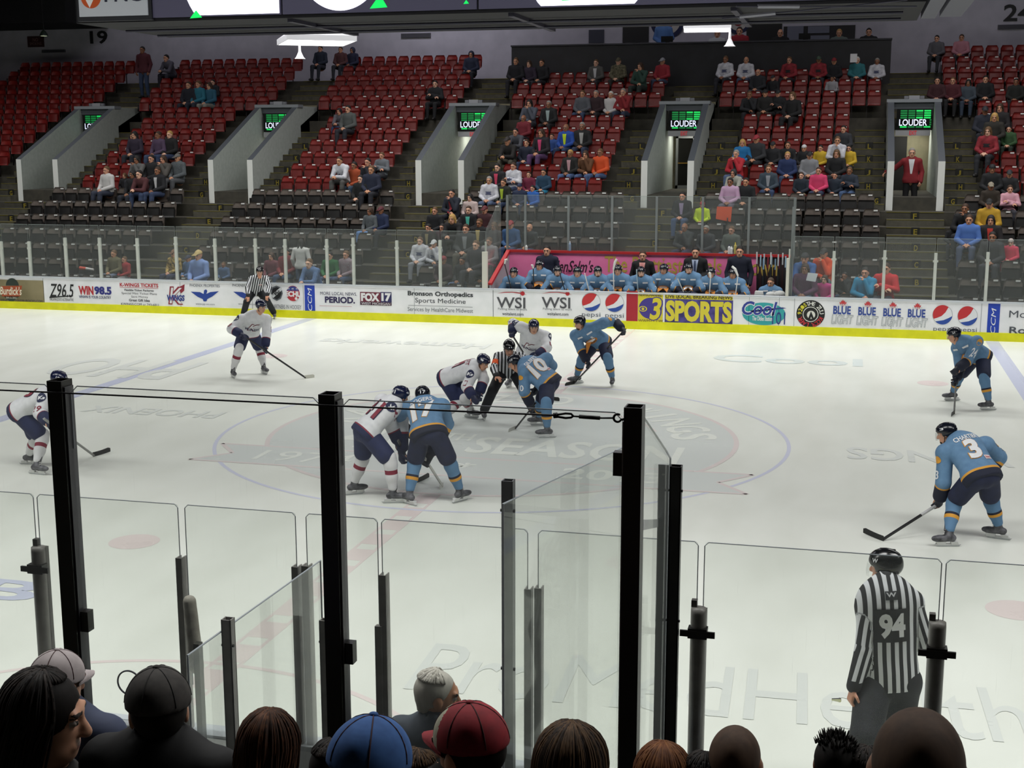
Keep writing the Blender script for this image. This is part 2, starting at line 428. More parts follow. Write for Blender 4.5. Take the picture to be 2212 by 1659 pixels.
A = Ad(); A.text('WIN', 170, 618, 202, 637, RED, .04).text('98.5', 204, 619, 241, 637, '#2b2f80', .05).text('WNWN IS YOUR COUNTRY', 171, 639, 240, 645, NAVY, .02).done()
A = Ad(); A.text('K-WINGS TICKETS', 259, 612, 342, 620, RED, .03).rect(259, 621.5, 342, 622.3, RED, 2)
for i, (t, a, b) in enumerate((('Flexible Ticket Packages', 269, 332), ('Special Mini Ticket Plans', 263, 339), ('Save Money', 284, 320), ('Great Gift Idea', 279, 324))):
    A.text(t, a, 625+i*7, b, 630.5+i*7, INK, .02)
A.text('KWINGS.COM or 743-6011', 262, 655, 343, 660, INK, .03).done()
A = Ad(); A.text('K', 363, 619, 397, 658, '#8b2436', .05, .15).text('K', 366, 621.5, 394, 655.5, '#dfe0e2', .0, .15, 4).poly([(385, 621), (399, 614), (398, 628), (391, 634)], '#8b2436', 2)
A.text('WINGS', 361, 637, 399, 650, '#2a3d86', .05, .1, 5).done()
def phoenix(x0):
    A = Ad(); A.text('PHOENIX PROPERTIES', x0, 614, x0+65, 620, '#565a66', .0)
    c = x0+33
    A.poly([(c-31, 630), (c-11, 631), (c-3, 635), (c-2, 627), (c+2, 625), (c+5, 628), (c+3, 635), (c+11, 631), (c+30, 629), (c+15, 641), (c+5, 646), (c+3, 651), (c-3, 651), (c-5, 646), (c-16, 641)], ROYAL, 1)
    A.text('www.pp-mi.com', x0+13, 655, x0+54, 660, '#60646c').done()
phoenix(410); phoenix(502)
A = Ad(); A.frame(562, 611, 656, 671, .8, '#70747a')
A.poly([(587, 621), (597, 617), (608, 621), (611, 634), (607, 645), (598, 650), (589, 645), (585, 634)], '#5d6168', 1).poly([(589, 623.5), (597.5, 620), (606, 623.5), (608, 634), (604.5, 643), (598, 647), (591.5, 643), (587.5, 634)], '#17181c', 2)
A.poly([(586, 637), (607, 620), (610, 626), (590, 644)], '#cfd2d6', 3).text('NHL', 589, 627, 607, 638, '#17181c', .04, .0, 4)
A.disc(633, 634, 14.5, '#b5303c', 1, ry=15.5).disc(633, 635, 14.5, '#2b3c86', 2, 25, 155, ry=15.5).text('ECHL', 617, 629, 649, 641, '#e8e8ea', .05, 0, 4)
for q in (624, 633, 642): A.text('*', q-3, 622, q+3, 628, '#e8e8ea', .06, 0, 4)
A.disc(640, 645, 3, '#e8e0e0', 4).text('PROUD PARTNERS IN HOCKEY', 566, 658, 651, 667, '#6a6e74').done()
def ccm(x0, x1, y0, y1):
    A = Ad(); A.rect(x0, y0, x1, y1, '#1a3fae', 0); xm = (x0+x1)/2; w_ = (x1-x0)
    A.text('CCM', xm-w_*.2, y0+(y1-y0)*.12, xm+w_*.2, y0+(y1-y0)*.76, '#e4e8f0', .04, .2, 3, 90).done('line_panel')
ccm(658.5, 680.5, 612.5, 690)
A = Ad(); A.text('MORE LOCAL NEWS,', 692, 631, 771, 639, '#2a2350', .03).text('PERIOD.', 702, 641, 767, 655, '#2a2350', .04).rect(690, 661, 760, 661.8, '#c08a90', 1)
A.rect(778, 631, 822, 653, '#6b2136', 0).rect(822, 631, 846, 653, '#2a2a5c', 0).rect(778, 652.5, 846, 659.5, '#402036', 1)
A.text('FOX', 780, 633, 820, 651, '#e3e3e6', .06).text('17', 824, 633, 845, 651, '#e3e3e6', .06).text('WEST MICHIGAN', 781, 653.5, 843, 658.5, '#e3e3e6', .02).done()
A = Ad(); A.text('Bronson Orthopedics', 881, 630, 1022, 643, '#2f3338', .03).text('Sports Medicine', 897, 645, 1006, 658, '#2f3338', .03).rect(882, 661, 1021, 662, '#8a8e92', 1).text('Services by HealthCare Midwest', 881, 665, 1022, 676.5, '#666a6e', .01).done()
A = Ad(); A.rect(1065, 621, 1065.8, 689, '#85888c').rect(1065, 689.5, 1245, 690.4, '#85888c')
for x0 in (1073, 1170):
    A.text('WSI', x0, 642, x0+62, 666, '#4e4f54', .015)
    q = [(x0, 634), (x0+16, 631), (x0+34, 630.5), (x0+52, 632.5), (x0+66, 637), (x0+52, 634.5), (x0+34, 632), (x0+16, 632.5)]
    A.poly(q, '#b3202c', 2).disc(x0+56, 634, 4.6, '#b3202c', 3)
    A.text('Putting talent to work', x0+3, 665.5, x0+66, 671.5, '#6c6f74').text('wsitalent.com', x0+12, 675, x0+58, 681.5, '#55585c', .02)
def pepsi(cx, cy, r, ty):
    A.disc(cx, cy, r+.8, '#9a9ea4', 1).disc(cx, cy, r, '#e2e4e8', 2)
    t = np.linspace(math.radians(52), math.radians(204), 22); top = [(cx+r*math.cos(a), cy-r*math.sin(a)) for a in t]
    A.poly(top+[(cx-r*.55, cy+r*.30), (cx-r*.1, cy+r*.12), (cx+r*.3, cy-r*.25)], '#c02a30', 3)
    t = np.linspace(math.radians(222), math.radians(352), 22); bot = [(cx+r*math.cos(a), cy-r*math.sin(a)) for a in t]
    A.poly(bot+[(cx+r*.6, cy+r*.34), (cx+r*.1, cy+r*.55), (cx-r*.4, cy+r*.62)], '#22489e', 3)
    A.text('pepsi', cx-20, ty, cx+20, ty+12, '#5a6270', .0)
A.done(); A = Ad(); pepsi(1277, 652.5, 19.5, 675); A.done(); A = Ad(); pepsi(1327.5, 654, 19.5, 677); A.done()
A = Ad(); A.rect(1353, 629, 1377.5, 711.5, '#a91f2e', 0); A.done('line_panel')
A = Ad(); A.rect(1378, 632, 1432, 699, '#d6c832', 0).text('NEWSCHANNEL', 1380, 634, 1430, 640, '#4a3f20', .02).disc(1405, 666, 25, '#41358a', 1, ry=23).text('3', 1400, 641, 1432, 693, '#41358a', .09, .2, 2).text('3', 1403, 643, 1429, 691, '#d6c832', .03, .2).disc(1389, 667, 9, '#d6c832', 3, ry=6).disc(1389, 667, 6.5, '#41358a', 4, ry=4.4).disc(1389, 667, 3, '#d6c832', 5).text('WWMT.COM', 1379, 690, 1431, 696.5, '#4a3f20', .02)
A.done(); A = Ad(); A.rect(1436, 636, 1583, 647, '#d6c832', 0).rect(1436, 647, 1583, 702, noisy('purple_banner', '#2c2468', '#544a98', 5, .5), 0).text('LIVE LOCAL BREAKING NEWS', 1438, 637.5, 1582, 645.5, '#3f3622', .02).text('SPORTS', 1438, 650, 1581, 696, '#d8cb3a', .05).done()
A = Ad(); A.frame(1617.5, 636, 1683, 708, .7, '#8a9094').disc(1650, 678, 47, '#2fa0a4', 1, ry=25)
A.text('Cool', 1602, 650, 1680, 682, '#e4e8ea', .06, .25).text('Cool', 1603, 651, 1679, 681, '#2a3a92', .02, .25, 4).text('101', 1668, 674, 1696, 701, '#25357f', .0, 0, 4).text('The Oldies Station', 1625, 683, 1668, 693, '#e4e8ea', .02, .1, 4).poly([(1620, 671), (1690, 664), (1699, 666), (1625, 675)], '#25357f', 3).done()
A = Ad(); A.disc(1751, 678, 31, '#101012', 0, ry=30.5).disc(1751, 679, 17, '#e6e6e0', 1).disc(1751, 679, 15.5, '#151515', 2).disc(1752, 680, 9, '#dcdcd4', 3).poly([(1745, 690), (1752, 672), (1760, 692), (1756, 692), (1752, 684), (1749, 692)], '#101012', 4)
A.arctext('92.5', 1751, 679, 24, 9, 175, 122, '#d8cf3a').arctext('THE ZUU', 1751, 679, 24, 9, 106, 12, '#e4e4de').arctext('REAL ROCK', 1751, 679, 24, 10, 205, 335, '#c2323a', inward=True).done()
def leaf(cx, cy, r, m):
    q = [(0, -1), (.22, -.55), (.55, -.68), (.5, -.2), (1, -.3), (.85, .05), (1, .2), (.5, .55), (.12, .45), (.1, .9), (-.1, .9), (-.12, .45), (-.5, .55), (-1, .2), (-.85, .05), (-1, -.3), (-.5, -.2), (-.55, -.68), (-.22, -.55)]
    A.poly([(cx+a*r, cy+b*r) for a, b in q], m, 2)
for cx, cy in ((1819, 670), (1873, 672.5), (1927, 675), (1980, 677)):
    A = Ad(); leaf(cx+2, cy-15, 8, '#c63a40'); A.text('LABATT', cx-9, cy-14, cx+13, cy-10, '#c8ccd2', .02)
    A.text('BLUE', cx-19, cy-9, cx+19, cy+9, '#2c4796', .03).text('LIGHT', cx-23, cy+10, cx+24, cy+30, '#8f959c', .03, .12).text('LIGHT', cx-22, cy+11, cx+23, cy+29, '#d4d7da', .0, .12, 4).done()
A = Ad(); pepsi(2036, 680, 21, 706); A.done(); A = Ad(); pepsi(2090, 682.5, 21, 708); A.done()
ccm(2132.5, 2158.5, 655, 741.5)
A = Ad(); A.text('Moore', 2180, 672, 2262, 687, '#4c5058', .02).done(); A = Ad(); A.text('Robert', 2180, 707, 2275, 722, '#4c5058', .02).done()
for q_ in [box(at(x, 640, YB)[0]-.006, at(x, 640, YB)[0]+.006, YB-.004, YB, .21, HB-.04) for x in (95, 390, 545, 895, 1065, 1124, 1465, 1717, 1928, 2122)]: obj('panel_joint', q_, mat('#9b9fa4', .6), far_board)
# advertising on the inner face of the near boards is out of sight; the far side carries it all
# ------------------------------------------------------------------ far stand
ROW0 = 13.8; RISE = .385
def rowY(i): return ROW0+.8*i
def rowZ(i): return .42+RISE*(i-1)          # tread height; tread runs from rowY-.55 to rowY+.25
LET = 'ABCDEFGHJKLMNPQRSTU'
CONC = noisy('stand_concrete', '#38362f', '#444138', 5, .85, .1); CONC2 = noisy('aisle_concrete', '#45433a', '#524f44', 7, .85, .1)
VX = [at(x, 395, 19.65)[0] for x in (86, 489, 940, 1441, 1983)]
VX = [VX[3]+(i-3)*(VX[4]-VX[0])/4 for i in range(-1, 6)]      # even spacing, one more opening beyond each side
VW, VT = .79, .19
def tier(i0, i1, x0, x1, zb=-.2):
    """stepped concrete from row i0 to row i1"""
    q = [(rowY(i0)-.55, zb)]
    for i in range(i0, i1+1): q += [(rowY(i)-.55, rowZ(i)), (rowY(i)+.25, rowZ(i))]
    q += [(rowY(i1)+.25, zb)]
    return prism(q, 'x', x0, x1)
XL, XR = -36, 20
tl = [tier(0, 7, XL, XR)]; edges = [XL]+[v for c in VX for v in (c-VW, c+VW)]+[XR]
for a, b in zip(edges[::2], edges[1::2]): tl.append(tier(8, 18, a, b))
for c in VX: tl.append(tier(13, 18, c-VW, c+VW, 5.26))
tiers = structure('floor_tiers', join(*tl), CONC); tag(tiers, 'stepped concrete seating tiers across the rink', 'stand')
YN_ = mat('#5a541e', .7); PLATE = mat('#15150f', .6); LETC = mat('#8a7a1c', .6)
def stairs(c, wd, i0, i1):
    g = []; n = []
    for i in range(i0, i1):
        y = rowY(i)+.25; z = rowZ(i)
        g.append(box(c-wd/2, c+wd/2, y-.36, y, z, z+RISE/2))
        n.append(box(c-wd/2, c+wd/2, y-.365, y-.34, z+RISE/2-.02, z+RISE/2+.004)); n.append(box(c-wd/2, c+wd/2, y-.012, y+.02, z+RISE-.02, z+RISE+.004))
    a = structure('floor_stairs', join(*g), CONC2); obj('step_nosing', join(*n), YN_, a)
    return a
def letter(a, c, i, ch):
    y = rowY(i)+.25-.005; z = rowZ(i)+RISE*.7; v, f, _ = text_geo(ch, .02)
    g = joinm((box(c-.11, c+.11, y-.012, y, z-.12, z+.12), 0), (([(c+(p[0]-.5)*.1, y-.015, z+(p[1]-.5)*.15) for p in v], f), 1))
    obj('row_letter', g, [PLATE, LETC], a)
for k, c in enumerate(VX):
    a = stairs(c, 1.55, 0, 7)
    for i in range(2, 8):
        for dx in ((0,) if i < 7 else (-1.05, 1.05)): letter(a, c+dx, i, LET[i-1])
    for s in (-1, 1):
        a = stairs(c+s*(VW+.5), .9, 7, 13)
        for i in range(8, 12): letter(a, c+s*(VW+.5), i, LET[i-1])
    stairs(c, 1.5, 13, 18)

# ---- entrance tunnels
WALLG = noisy('tunnel_grey', '#a3aaa5', '#adb4af', 8, .6); TOPD = mat('#4c5157', .5); ENDW = mat('#e0e2de', .6); TAN = noisy('tunnel_tan', '#74705a', '#807b64', 4, .7); DARK = mat('#0b0b0c', .8)
LY, LZ = 23.6, 5.98
SCR_BLK = mat('#060808', .3); G1 = mat('#18b850', .5, emit=1.1); G2 = mat('#0d6e34', .5, emit=.8); WLED = mat('#d6dcf4', .5, emit=1.1); GLOWW = mat('#a9abbd', .5, emit=.25)
for k, c in enumerate(VX[:]):
    pol = [(19.65, 2.4), (19.65, 4.13), (LY-.1, LZ-.05), (LY-.1, LZ-.05), (25.4, LZ-.05), (25.4, 2.4)]; pol = [pol[0], pol[1], pol[2], pol[4], pol[5]]
    for s in (-1, 1):
        a, b = sorted((c+s*VW, c+s*(VW-VT)))
        v, f = prism(pol, 'x', a, b); fm = [0, 0]+[0]*5
        for j, q in enumerate(f):
            pts = np.array([v[t] for t in q]); ny = pts[:, 1].max()-pts[:, 1].min(); nx = pts[:, 0].max()-pts[:, 0].min()
            if nx > .05: fm[j] = 2 if pts[:, 1].max() < 19.66 else 1
        tag(structure('wall_tunnel', (v, f, fm), [WALLG, TOPD, ENDW]), 'sloping grey entrance wall with a white end face beside the stairwell', 'wall')
    structure('floor_tunnel', box(c-VW+VT, c+VW-VT, 19.65, 25.6, 2.7, 3.11), CONC)
    structure('wall_tunnel_back', box(c-VW, c+VW, 25.5, 25.6, 3.1, 6), TAN)
    tl_ = area('tunnel_light', (c, 24.7, 5.13), .5, .5, 24, (1, .97, .85), 170)
    structure('ceiling_tunnel', box(c-VW+VT, c+VW-VT, LY+.1, 25.5, 5.15, 5.25), TAN)
    # lintel with ledge, small emergency light on top
    g = joinm((box(c-VW-.03, c+VW+.03, LY-.2, LY+.25, LZ-.1, LZ), 0), (box(c-VW+VT, c+VW-VT, LY-.1, LY+.2, LZ-.3, LZ-.1), 1))
    structure('lintel', g, [mat('#80858a', .6), TOPD])
    if 0 < k < 6:
        ord_ = ('', 'first from the left', 'second from the left', 'third from the left', 'fourth from the left', 'last on the right')[k]
        e = thing('emergency_light', f'small pale emergency light on the lintel of the entrance {ord_}', 'light', (c, LY, LZ))
        obj('housing', box(c-.16, c+.16, LY-.06, LY+.06, LZ, LZ+.11), mat('#8d8f94', .5), e)
        [obj('lamp_head', box(c+a_-.065, c+a_+.065, LY-.05, LY+.05, LZ+.01, LZ+.1), mat('#6d6f75', .5), e) for a_ in (-.235, .235)]
        # LED screen reading LOUDER
        sy = LY-.13
        t = thing('scoreboard_screen', f'green and white LED screen under the lintel of the entrance {ord_}', 'screen', (c, sy, 5.05))
        obj('casing', box(c-.5, c+.5, sy-.06, sy+.08, 5.05, 5.68), SCR_BLK, t)
        g = []
        for cx in range(4):
            for r in range(8):
                if 4 <= r <= 6 and cx < 3: continue
                x = c-.39+cx*.235; z = 5.62-r*.07
                on = (cx == 3 and r < 4) or (cx == 2 and r in (0, 3)) or (cx in (0, 3) and r == 7)
                w_ = .2 if r not in (4, 5, 6) else .05; x = x if w_ > .1 else x+.17
                g.append((box(x, x+w_, sy-.068, sy-.06, z-.024, z+.024), 0 if on else 1))
        obj('lit_bars', joinm(*g), [G1, G2], t)
        v, f, _ = text_geo('LOUDER', .012); obj('lettering', ([(c-.42+.83*p[0], sy-.075, 5.165+.2*p[1]) for p in v], f), WLED, t)
        h = thing('exit_sign', f'red EXIT sign on white box in the entrance {ord_}', 'exit sign', (c, sy, 4.86))
        obj('box', box(c-.52, c+.52, sy-.04, sy+.1, 4.86, 5.04), mat('#a2a3a6', .6), h)
        v, f, _ = text_geo('EXIT', .01); obj('lettering', ([(c-.1+.22*p[0], sy-.05, 4.885+.13*p[1]) for p in v], f), mat('#c0202a', .5, emit=.5), h)
# glazed door in the fourth tunnel, dark doorway in the fifth
c = VX[4]; d = tag(thing('door_1', 'narrow glazed double door at the back of the fourth entrance', 'door', (c, 25.4, 3.1)), kind='structure')
ALU = mat('#77797a', .4, .6)
obj('frame', join(box(c-.5, c-.42, 25.35, 25.5, 3.1, 4.9), box(c+.08, c+.16, 25.35, 25.5, 3.1, 4.9), box(c-.5, c+.16, 25.35, 25.5, 4.8, 4.9), box(c-.5, c+.16, 25.35, 25.5, 3.1, 3.22), box(c-.5, c+.5, 25.35, 25.5, 4.9, 4.96)), ALU, d)
obj('glass_pane', join(box(c-.42, c+.08, 25.42, 25.45, 3.22, 4.8), box(c+.17, c+.5, 25.42, 25.45, 3.22, 4.9)), mat('#0d0c0a', .15), d)
obj('push_bar', box(c-.42, c+.08, 25.36, 25.4, 3.95, 3.99), mat('#8a6a30', .4, .8), d)
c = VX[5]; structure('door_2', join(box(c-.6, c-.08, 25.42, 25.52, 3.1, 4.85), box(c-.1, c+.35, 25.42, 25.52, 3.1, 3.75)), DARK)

# ---- seats
def seat_mesh(kind):
    def shell(u0, u1, v0, v1, fn, th, nu=8, nv=5):
        P = np.array([[fn(u0+(u1-u0)*i/nu, v0+(v1-v0)*j/nv) for j in range(nv+1)] for i in range(nu+1)])
        N = np.cross(np.gradient(P, axis=0), np.gradient(P, axis=1)); N /= np.linalg.norm(N, axis=2)[..., None]+1e-9
        v = list((P).reshape(-1, 3))+list((P+N*th).reshape(-1, 3)); m = nv+1; n = (nu+1)*m; f = []
        for i in range(nu):
            for j in range(nv):
                a = i*m+j; f.append((a, a+1, a+m+1, a+m)); f.append((a+n, a+m+n, a+m+1+n, a+1+n))
        rim = [i*m for i in range(nu+1)]+[nu*m+j for j in range(1, m)]+[i*m+nv for i in range(nu-1, -1, -1)]+[j for j in range(nv-1, 0, -1)]
        for a, b in zip(rim, rim[1:]+rim[:1]): f.append((a, a+n, b+n, b))
        return v, f
    w = .225 if kind == 'brown' else .205
    def rc(x, z, zt):     # round the top corners
        k = max(0, abs(x)/w-.72)/.28; return z-(zt-.42)*.22*k*k*max(0, (z-.42)/(zt-.42))
    back = shell(-w, w, .46, .90, lambda x, z: (x, -.05*(x/w)**2-.02+.13*(z-.46), rc(x, z, .90)), .02)
    pan_up = shell(-w*.95, w*.95, .40, .72, lambda x, z: (x*(1 if z < .7 else .93), -.13-.03*(1-(x/w)**2)+.14*(z-.40), z), .03)
    pan_dn = shell(-w*.95, w*.95, -.45, -.05, lambda x, y: (x, y, .43-.02*math.cos(x/w*1.3)+.02*(y+.45)), .03)
    plate = (box(w-.17, w-.06, -.036, -.02, .835, .875))
    leg = join(box(-w-.03, -w-.005, -.22, .06, .38, .62), box(-w-.025, -w-.01, -.06, .0, 0, .4))
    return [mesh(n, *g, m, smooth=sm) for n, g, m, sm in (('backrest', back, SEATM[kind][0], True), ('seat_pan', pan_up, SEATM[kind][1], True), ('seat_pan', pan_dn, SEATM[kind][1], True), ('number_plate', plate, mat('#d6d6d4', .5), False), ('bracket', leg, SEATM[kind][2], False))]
SEATM = {'brown': (noisy('brown_seat_plastic', '#5b534e', '#685f59', 9, .28), noisy('shaded_brown_pan', '#0e0d0d', '#141212', 9, .5), mat('#221f1e', .5)),  # brown pan: shade on the folded seat is put into its near-black colour
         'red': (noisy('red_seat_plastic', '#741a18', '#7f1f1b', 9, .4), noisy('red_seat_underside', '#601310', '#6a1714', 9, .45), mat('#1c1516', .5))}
SM = {k: seat_mesh(k) for k in SEATM}
SEATS = []      # (x, row, kind)
OUTSIDE = []
for k in range(len(VX)-1):
    a, b = VX[k], VX[k+1]
    for i in range(0, 19):
        kind = 'brown' if i <= 6 else 'red'
        lo, hi = (a+.85, b-.85) if (i <= 5 or i >= 14) else ((a+VW+.95, b-VW-.95) if i > 6 else (a+1.25, b-1.1))
        sp = .525 if i <= 5 else .475
        n = int((hi-lo)/sp); off = (hi-lo-n*sp)/2
        for j in range(n):
            x = lo+off+(j+.5)*sp; y = rowY(i)
            if i <= 2 and -4.0 < x < 4.1: continue
            if i >= 17 and x > -7.9 and x < 6.9: continue
            X, Yp = px((x, y, rowZ(i)+.8))
            if not -420 < X < 2560: continue
            (SEATS if -25 < X < 2240 else OUTSIDE).append((x, i, kind))
OCC = set()     # seats with somebody in them, filled in by the spectators below
SECT = ['to the left of the first entrance', 'between the first and second entrances', 'between the second and third entrances', 'between the third and fourth entrances', 'between the fourth and last entrances', 'to the right of the last entrance']
def section(x): return sum(x > v for v in VX[1:6])
def build_seats():
    for kind in ('brown', 'red'):
        ss = sorted([s for s in SEATS if s[2] == kind], key=lambda s: np.linalg.norm(V(s[0], rowY(s[1]), rowZ(s[1]))-CAM))
        bk, pu, pd, pl, lg = SM[kind]; rest = []; src = None
        for n, (x, i, _) in enumerate(ss):
            y, z = rowY(i), rowZ(i)
            if n >= 300: rest.append((x, y, z)); continue
            occ = (x, i) in OCC
            gname = f'{kind} seats in row {LET[i]} {SECT[section(x)]}'
            lab = f'{"brown" if kind == "brown" else "red"} plastic tip-up seat in row {LET[i]} {SECT[section(x)]}'
            r = thing(kind+'_seat', lab, 'seat', (x, y, z), gname)
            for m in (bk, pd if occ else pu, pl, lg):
                o = bpy.data.objects.new(m.name.split('.')[0], m); COL.objects.link(o); o.parent = r
        rest += [(x, rowY(i), rowZ(i)) for x, i, k_ in OUTSIDE if k_ == kind]
        if rest:
            g = []
            arr = lambda me: ([tuple(v.co) for v in me.vertices], [tuple(p.vertices) for p in me.polygons])
            B, P, L = arr(bk), arr(pu), arr(lg); vs, fs, fm = [], [], []
            for x, y, z in rest:
                for q, mi in ((B, 0), (P, 1), (L, 2)):
                    n = len(vs); vs += [(a+x, b+y, c_+z) for a, b, c_ in q[0]]; fs += [tuple(t+n for t in f) for f in q[1]]; fm += [mi]*len(q[1])
            o = obj(kind+'_seats', (vs, fs), list(SEATM[kind]), smooth=True, fm=fm)
            tag(o, f'mass of {kind} tip-up seats in the upper and outer rows of the far stand', 'seats', kind='stuff')

# ---- back wall, press box
WALLP = noisy('back_wall_paint', '#a9a7b2', '#b3b1bc', 2, .75)
WY = 29.7
structure('wall_back', box(XL, XR, WY, WY+.2, 5, 13), WALLP)
structure('ceiling', box(-40, 26, -30, 31, 13, 13.2), mat('#07070a', .9))
structure('wall_left', box(-36.2, -36, -30, 30, -.3, 13), mat('#101014', .9)); structure('wall_right', box(24, 24.2, -30, 30, -.3, 13), mat('#101014', .9)); structure('wall_front', box(-36, 24, -31, -30.8, -.3, 13), mat('#08080a', .9))
BLK = noisy('press_black', '#141418', '#1c1c22', 3, .6)
PX0, PX1, PY = at(1105, 115, 27.1)[0], at(1925, 110, 27.1)[0], 27.1
pz = .5*(at(1105, 97, PY)[2]+at(1925, 90, PY)[2])
structure('wall_press_box', box(PX0, PX1, PY, PY+.12, 6.2, pz-.005), BLK)
for q in ((PX0, PX0+.1), (PX1-.1, PX1)): structure('wall_press_box_side', box(q[0], q[1], PY+.12, WY, 6.2, pz-.06), BLK)
structure('floor_press_box', box(PX0+.1, PX1-.1, PY+.12, WY, 6.9, 7.0), BLK)
cnt = obj('press_counter', box(PX0-.02, PX1+.02, PY-.05, PY+.5, pz, pz+.05), mat('#34343a', .35)); tag(cnt, 'long dark counter along the top of the black press box', 'counter')
def wallrect(name, x0, y0, x1, y1, m, d=.03):
    a, b = at(x0, y1, WY), at(x1, y0, WY); return structure(name, box(a[0], b[0], WY-d, WY+.02, a[2], b[2]), m)
wallrect('door_3', 1272, 64, 1305, 93, mat('#2a2d3e', .5)); wallrect('window_1', 1345, 45, 1402, 92, mat('#0b0b10', .5)); wallrect('window_2', 1612, 42, 1690, 92, mat('#0d0d10', .5))
w3 = wallrect('window_3', 1692, 54, 1848, 90, mat('#15151a', .5)); 
for r in ((1700, 56, 1736, 88), (1745, 56, 1792, 72), (1745, 76, 1792, 88)):
    a, b = at(r[0], r[3], WY-.06), at(r[2], r[1], WY-.06); obj('cabinet_panel', box(a[0], b[0], WY-.06, WY-.02, a[2], b[2]), mat('#6c7080', .5), w3)
def wallbox(name, x0, y0, x1, y1, m, label, cat, d=.06):
    a, b = at(x0, y1, WY-d), at(x1, y0, WY-d); o = obj(name, box(a[0], b[0], WY-d, WY, a[2], b[2]), m, loc=((a[0]+b[0])/2, WY, a[2])); return tag(o, label, cat)
VENT = mat('#67666e', .7)
def vent(x0, y0, x1, y1, label):
    o = wallbox('air_vent', x0, y0, x1, y1, VENT, label, 'vent'); a, b = at(x0, y1, WY-.07), at(x1, y0, WY-.07)
    for k in range(4):
        z = a[2]+(b[2]-a[2])*(k+.5)/4; obj('slat', box(a[0]+.02, b[0]-.02, WY-.075, WY-.055, z-.012, z+.012), mat('#4a4a52', .7), o)
vent(866, 71, 930, 82, 'grey air vent on the back wall left of the press box'); vent(2155, 52, 2230, 63, 'grey air vent below the black section number at upper right'); vent(90, 107, 140, 114, 'dim air vent on the wall below the dark warning sign')
def wallnum(s, x0, y0, x1, y1, label):
    a, b = at(x0, y1, WY-.02), at(x1, y0, WY-.02); v, f, _ = text_geo(s, .02)
    n = len(v); vv = [(a[0]+(b[0]-a[0])*p[0], WY-.03, a[2]+(b[2]-a[2])*p[1]) for p in v]
    o = obj('section_number', (vv+[(p[0], WY-.001, p[2]) for p in vv], list(f)+[tuple(i+n for i in reversed(q)) for q in f]), mat('#0d0d10', .6), loc=(a[0], WY, a[2])); tag(o, label, 'number')
wallnum('19', 195, 66, 231, 95, 'black section number 19 painted on the wall at upper left'); wallnum('21', 1280, 18, 1344, 52, 'black section number half hidden above the left of the press box')
wallnum('23', 1712, 16, 1778, 47, 'black section number half hidden above the press box window'); wallnum('24', 2167, 8, 2232, 46, 'large black section number at the upper right corner')
o = wallbox('warning_sign', 60, 78, 93, 102, mat('#3a1418', .6), 'dark red no smoking sign on the wall at far upper left', 'sign')
a, b = at(63, 99, WY-.07), at(90, 81, WY-.07)
for s_, t0, t1 in (('NO', .52, .95), ('SMOKING', .08, .42)):
    v, f, _ = text_geo(s_, 0); k0, k1 = (.3, .7) if s_ == 'NO' else (.05, .95)
    obj('lettering', ([(a[0]+(b[0]-a[0])*(k0+(k1-k0)*p[0]), WY-.065, a[2]+(b[2]-a[2])*(t0+(t1-t0)*p[1])) for p in v], f), mat('#8a6a6a', .6), o)
# bunting and small fixtures in the press box
for j, (x0, x1) in enumerate(((1405, 1480), (1568, 1622))):
    a, b = at(x0, 45, WY), at(x1, 45, WY); cx = (a[0]+b[0])/2; R = (b[0]-a[0])/2; g = []
    for q, (r0, r1) in enumerate(((.05, .4), (.4, .75), (.75, 1.0))):
        v, f = ring((0, 0), R*r0, R*r1, 0, 180, 360, 24); g.append((([(cx+p[0], WY-.035+.03*math.sin(9*p[0]), a[2]-.02+p[1]) for p in v], f), q))
    o = obj('bunting', joinm(*g), [mat('#7a1c26', .8), mat('#b0aca8', .8), mat('#1b2144', .8)], loc=(cx, WY-.01, a[2]))
    tag(o, ('red white and blue half round bunting left of the hanging lamp', 'red white and blue half round bunting right of the hanging lamp')[j], 'bunting')

# ---- scoreboard hanging over center ice
ZS = 6.8
nl, fl, fr = gnd(190, 50, ZS), gnd(388, 88, ZS), gnd(1985, 35, ZS)
sx0, sx1 = (nl[0]+fl[0])/2, fr[0]; sy0, sy1 = nl[1], (fl[1]+fr[1])/2
HUSK = mat('#0b0a12', .8)
sb = thing('scoreboard', 'huge dark center scoreboard hanging above the ice with white lit screens', 'scoreboard', (0, (sy0+sy1)/2, ZS))
obj('housing', box(sx0, sx1, sy0, sy1, ZS, ZS+2.2), HUSK, sb)
def sbp(x, y): p = at(x, y, sy0-.03); return p[0], p[2]
def sbrect(name, x0, x1, z0, z1, m, d0=.02, d1=.0, smooth=False): return obj(name, box(x0, x1, sy0-d0, sy0-d1, z0, z1), m, sb)
x0, x1 = sbp(178, 30)[0], sbp(325, 30)[0]
fr_ = sbrect('sign_panel', x0-.06, x1+.06, ZS+.02, ZS+2.1, mat('#22232a', .5), .10)
pn = obj('sign_face', box(x0, x1, sy0-.13, sy0-.1, ZS+.1, ZS+2), mat('#b9bdc4', .5, emit=.16), sb)
cx, cz = sbp(203, -6); r_ = sbp(225, -6)[0]-cx
lg = ring((0, 0), 0, r_, 0, n=32); obj('sign_roundel', ([(cx+p[0], sy0-.135, cz+p[1]) for p in lg[0]], lg[1]), mat('#c4521f', .5, emit=.12), sb)
tq = [(-.15, -.95), (.35, -.1), (.5, .75), (.0, .2), (-.5, -.3)]; obj('sign_roundel_mark', ([(cx+a*r_, sy0-.14, cz+b*r_) for a, b in tq], [tuple(range(5))]), mat('#d8d8d8', .5, emit=.2), sb)
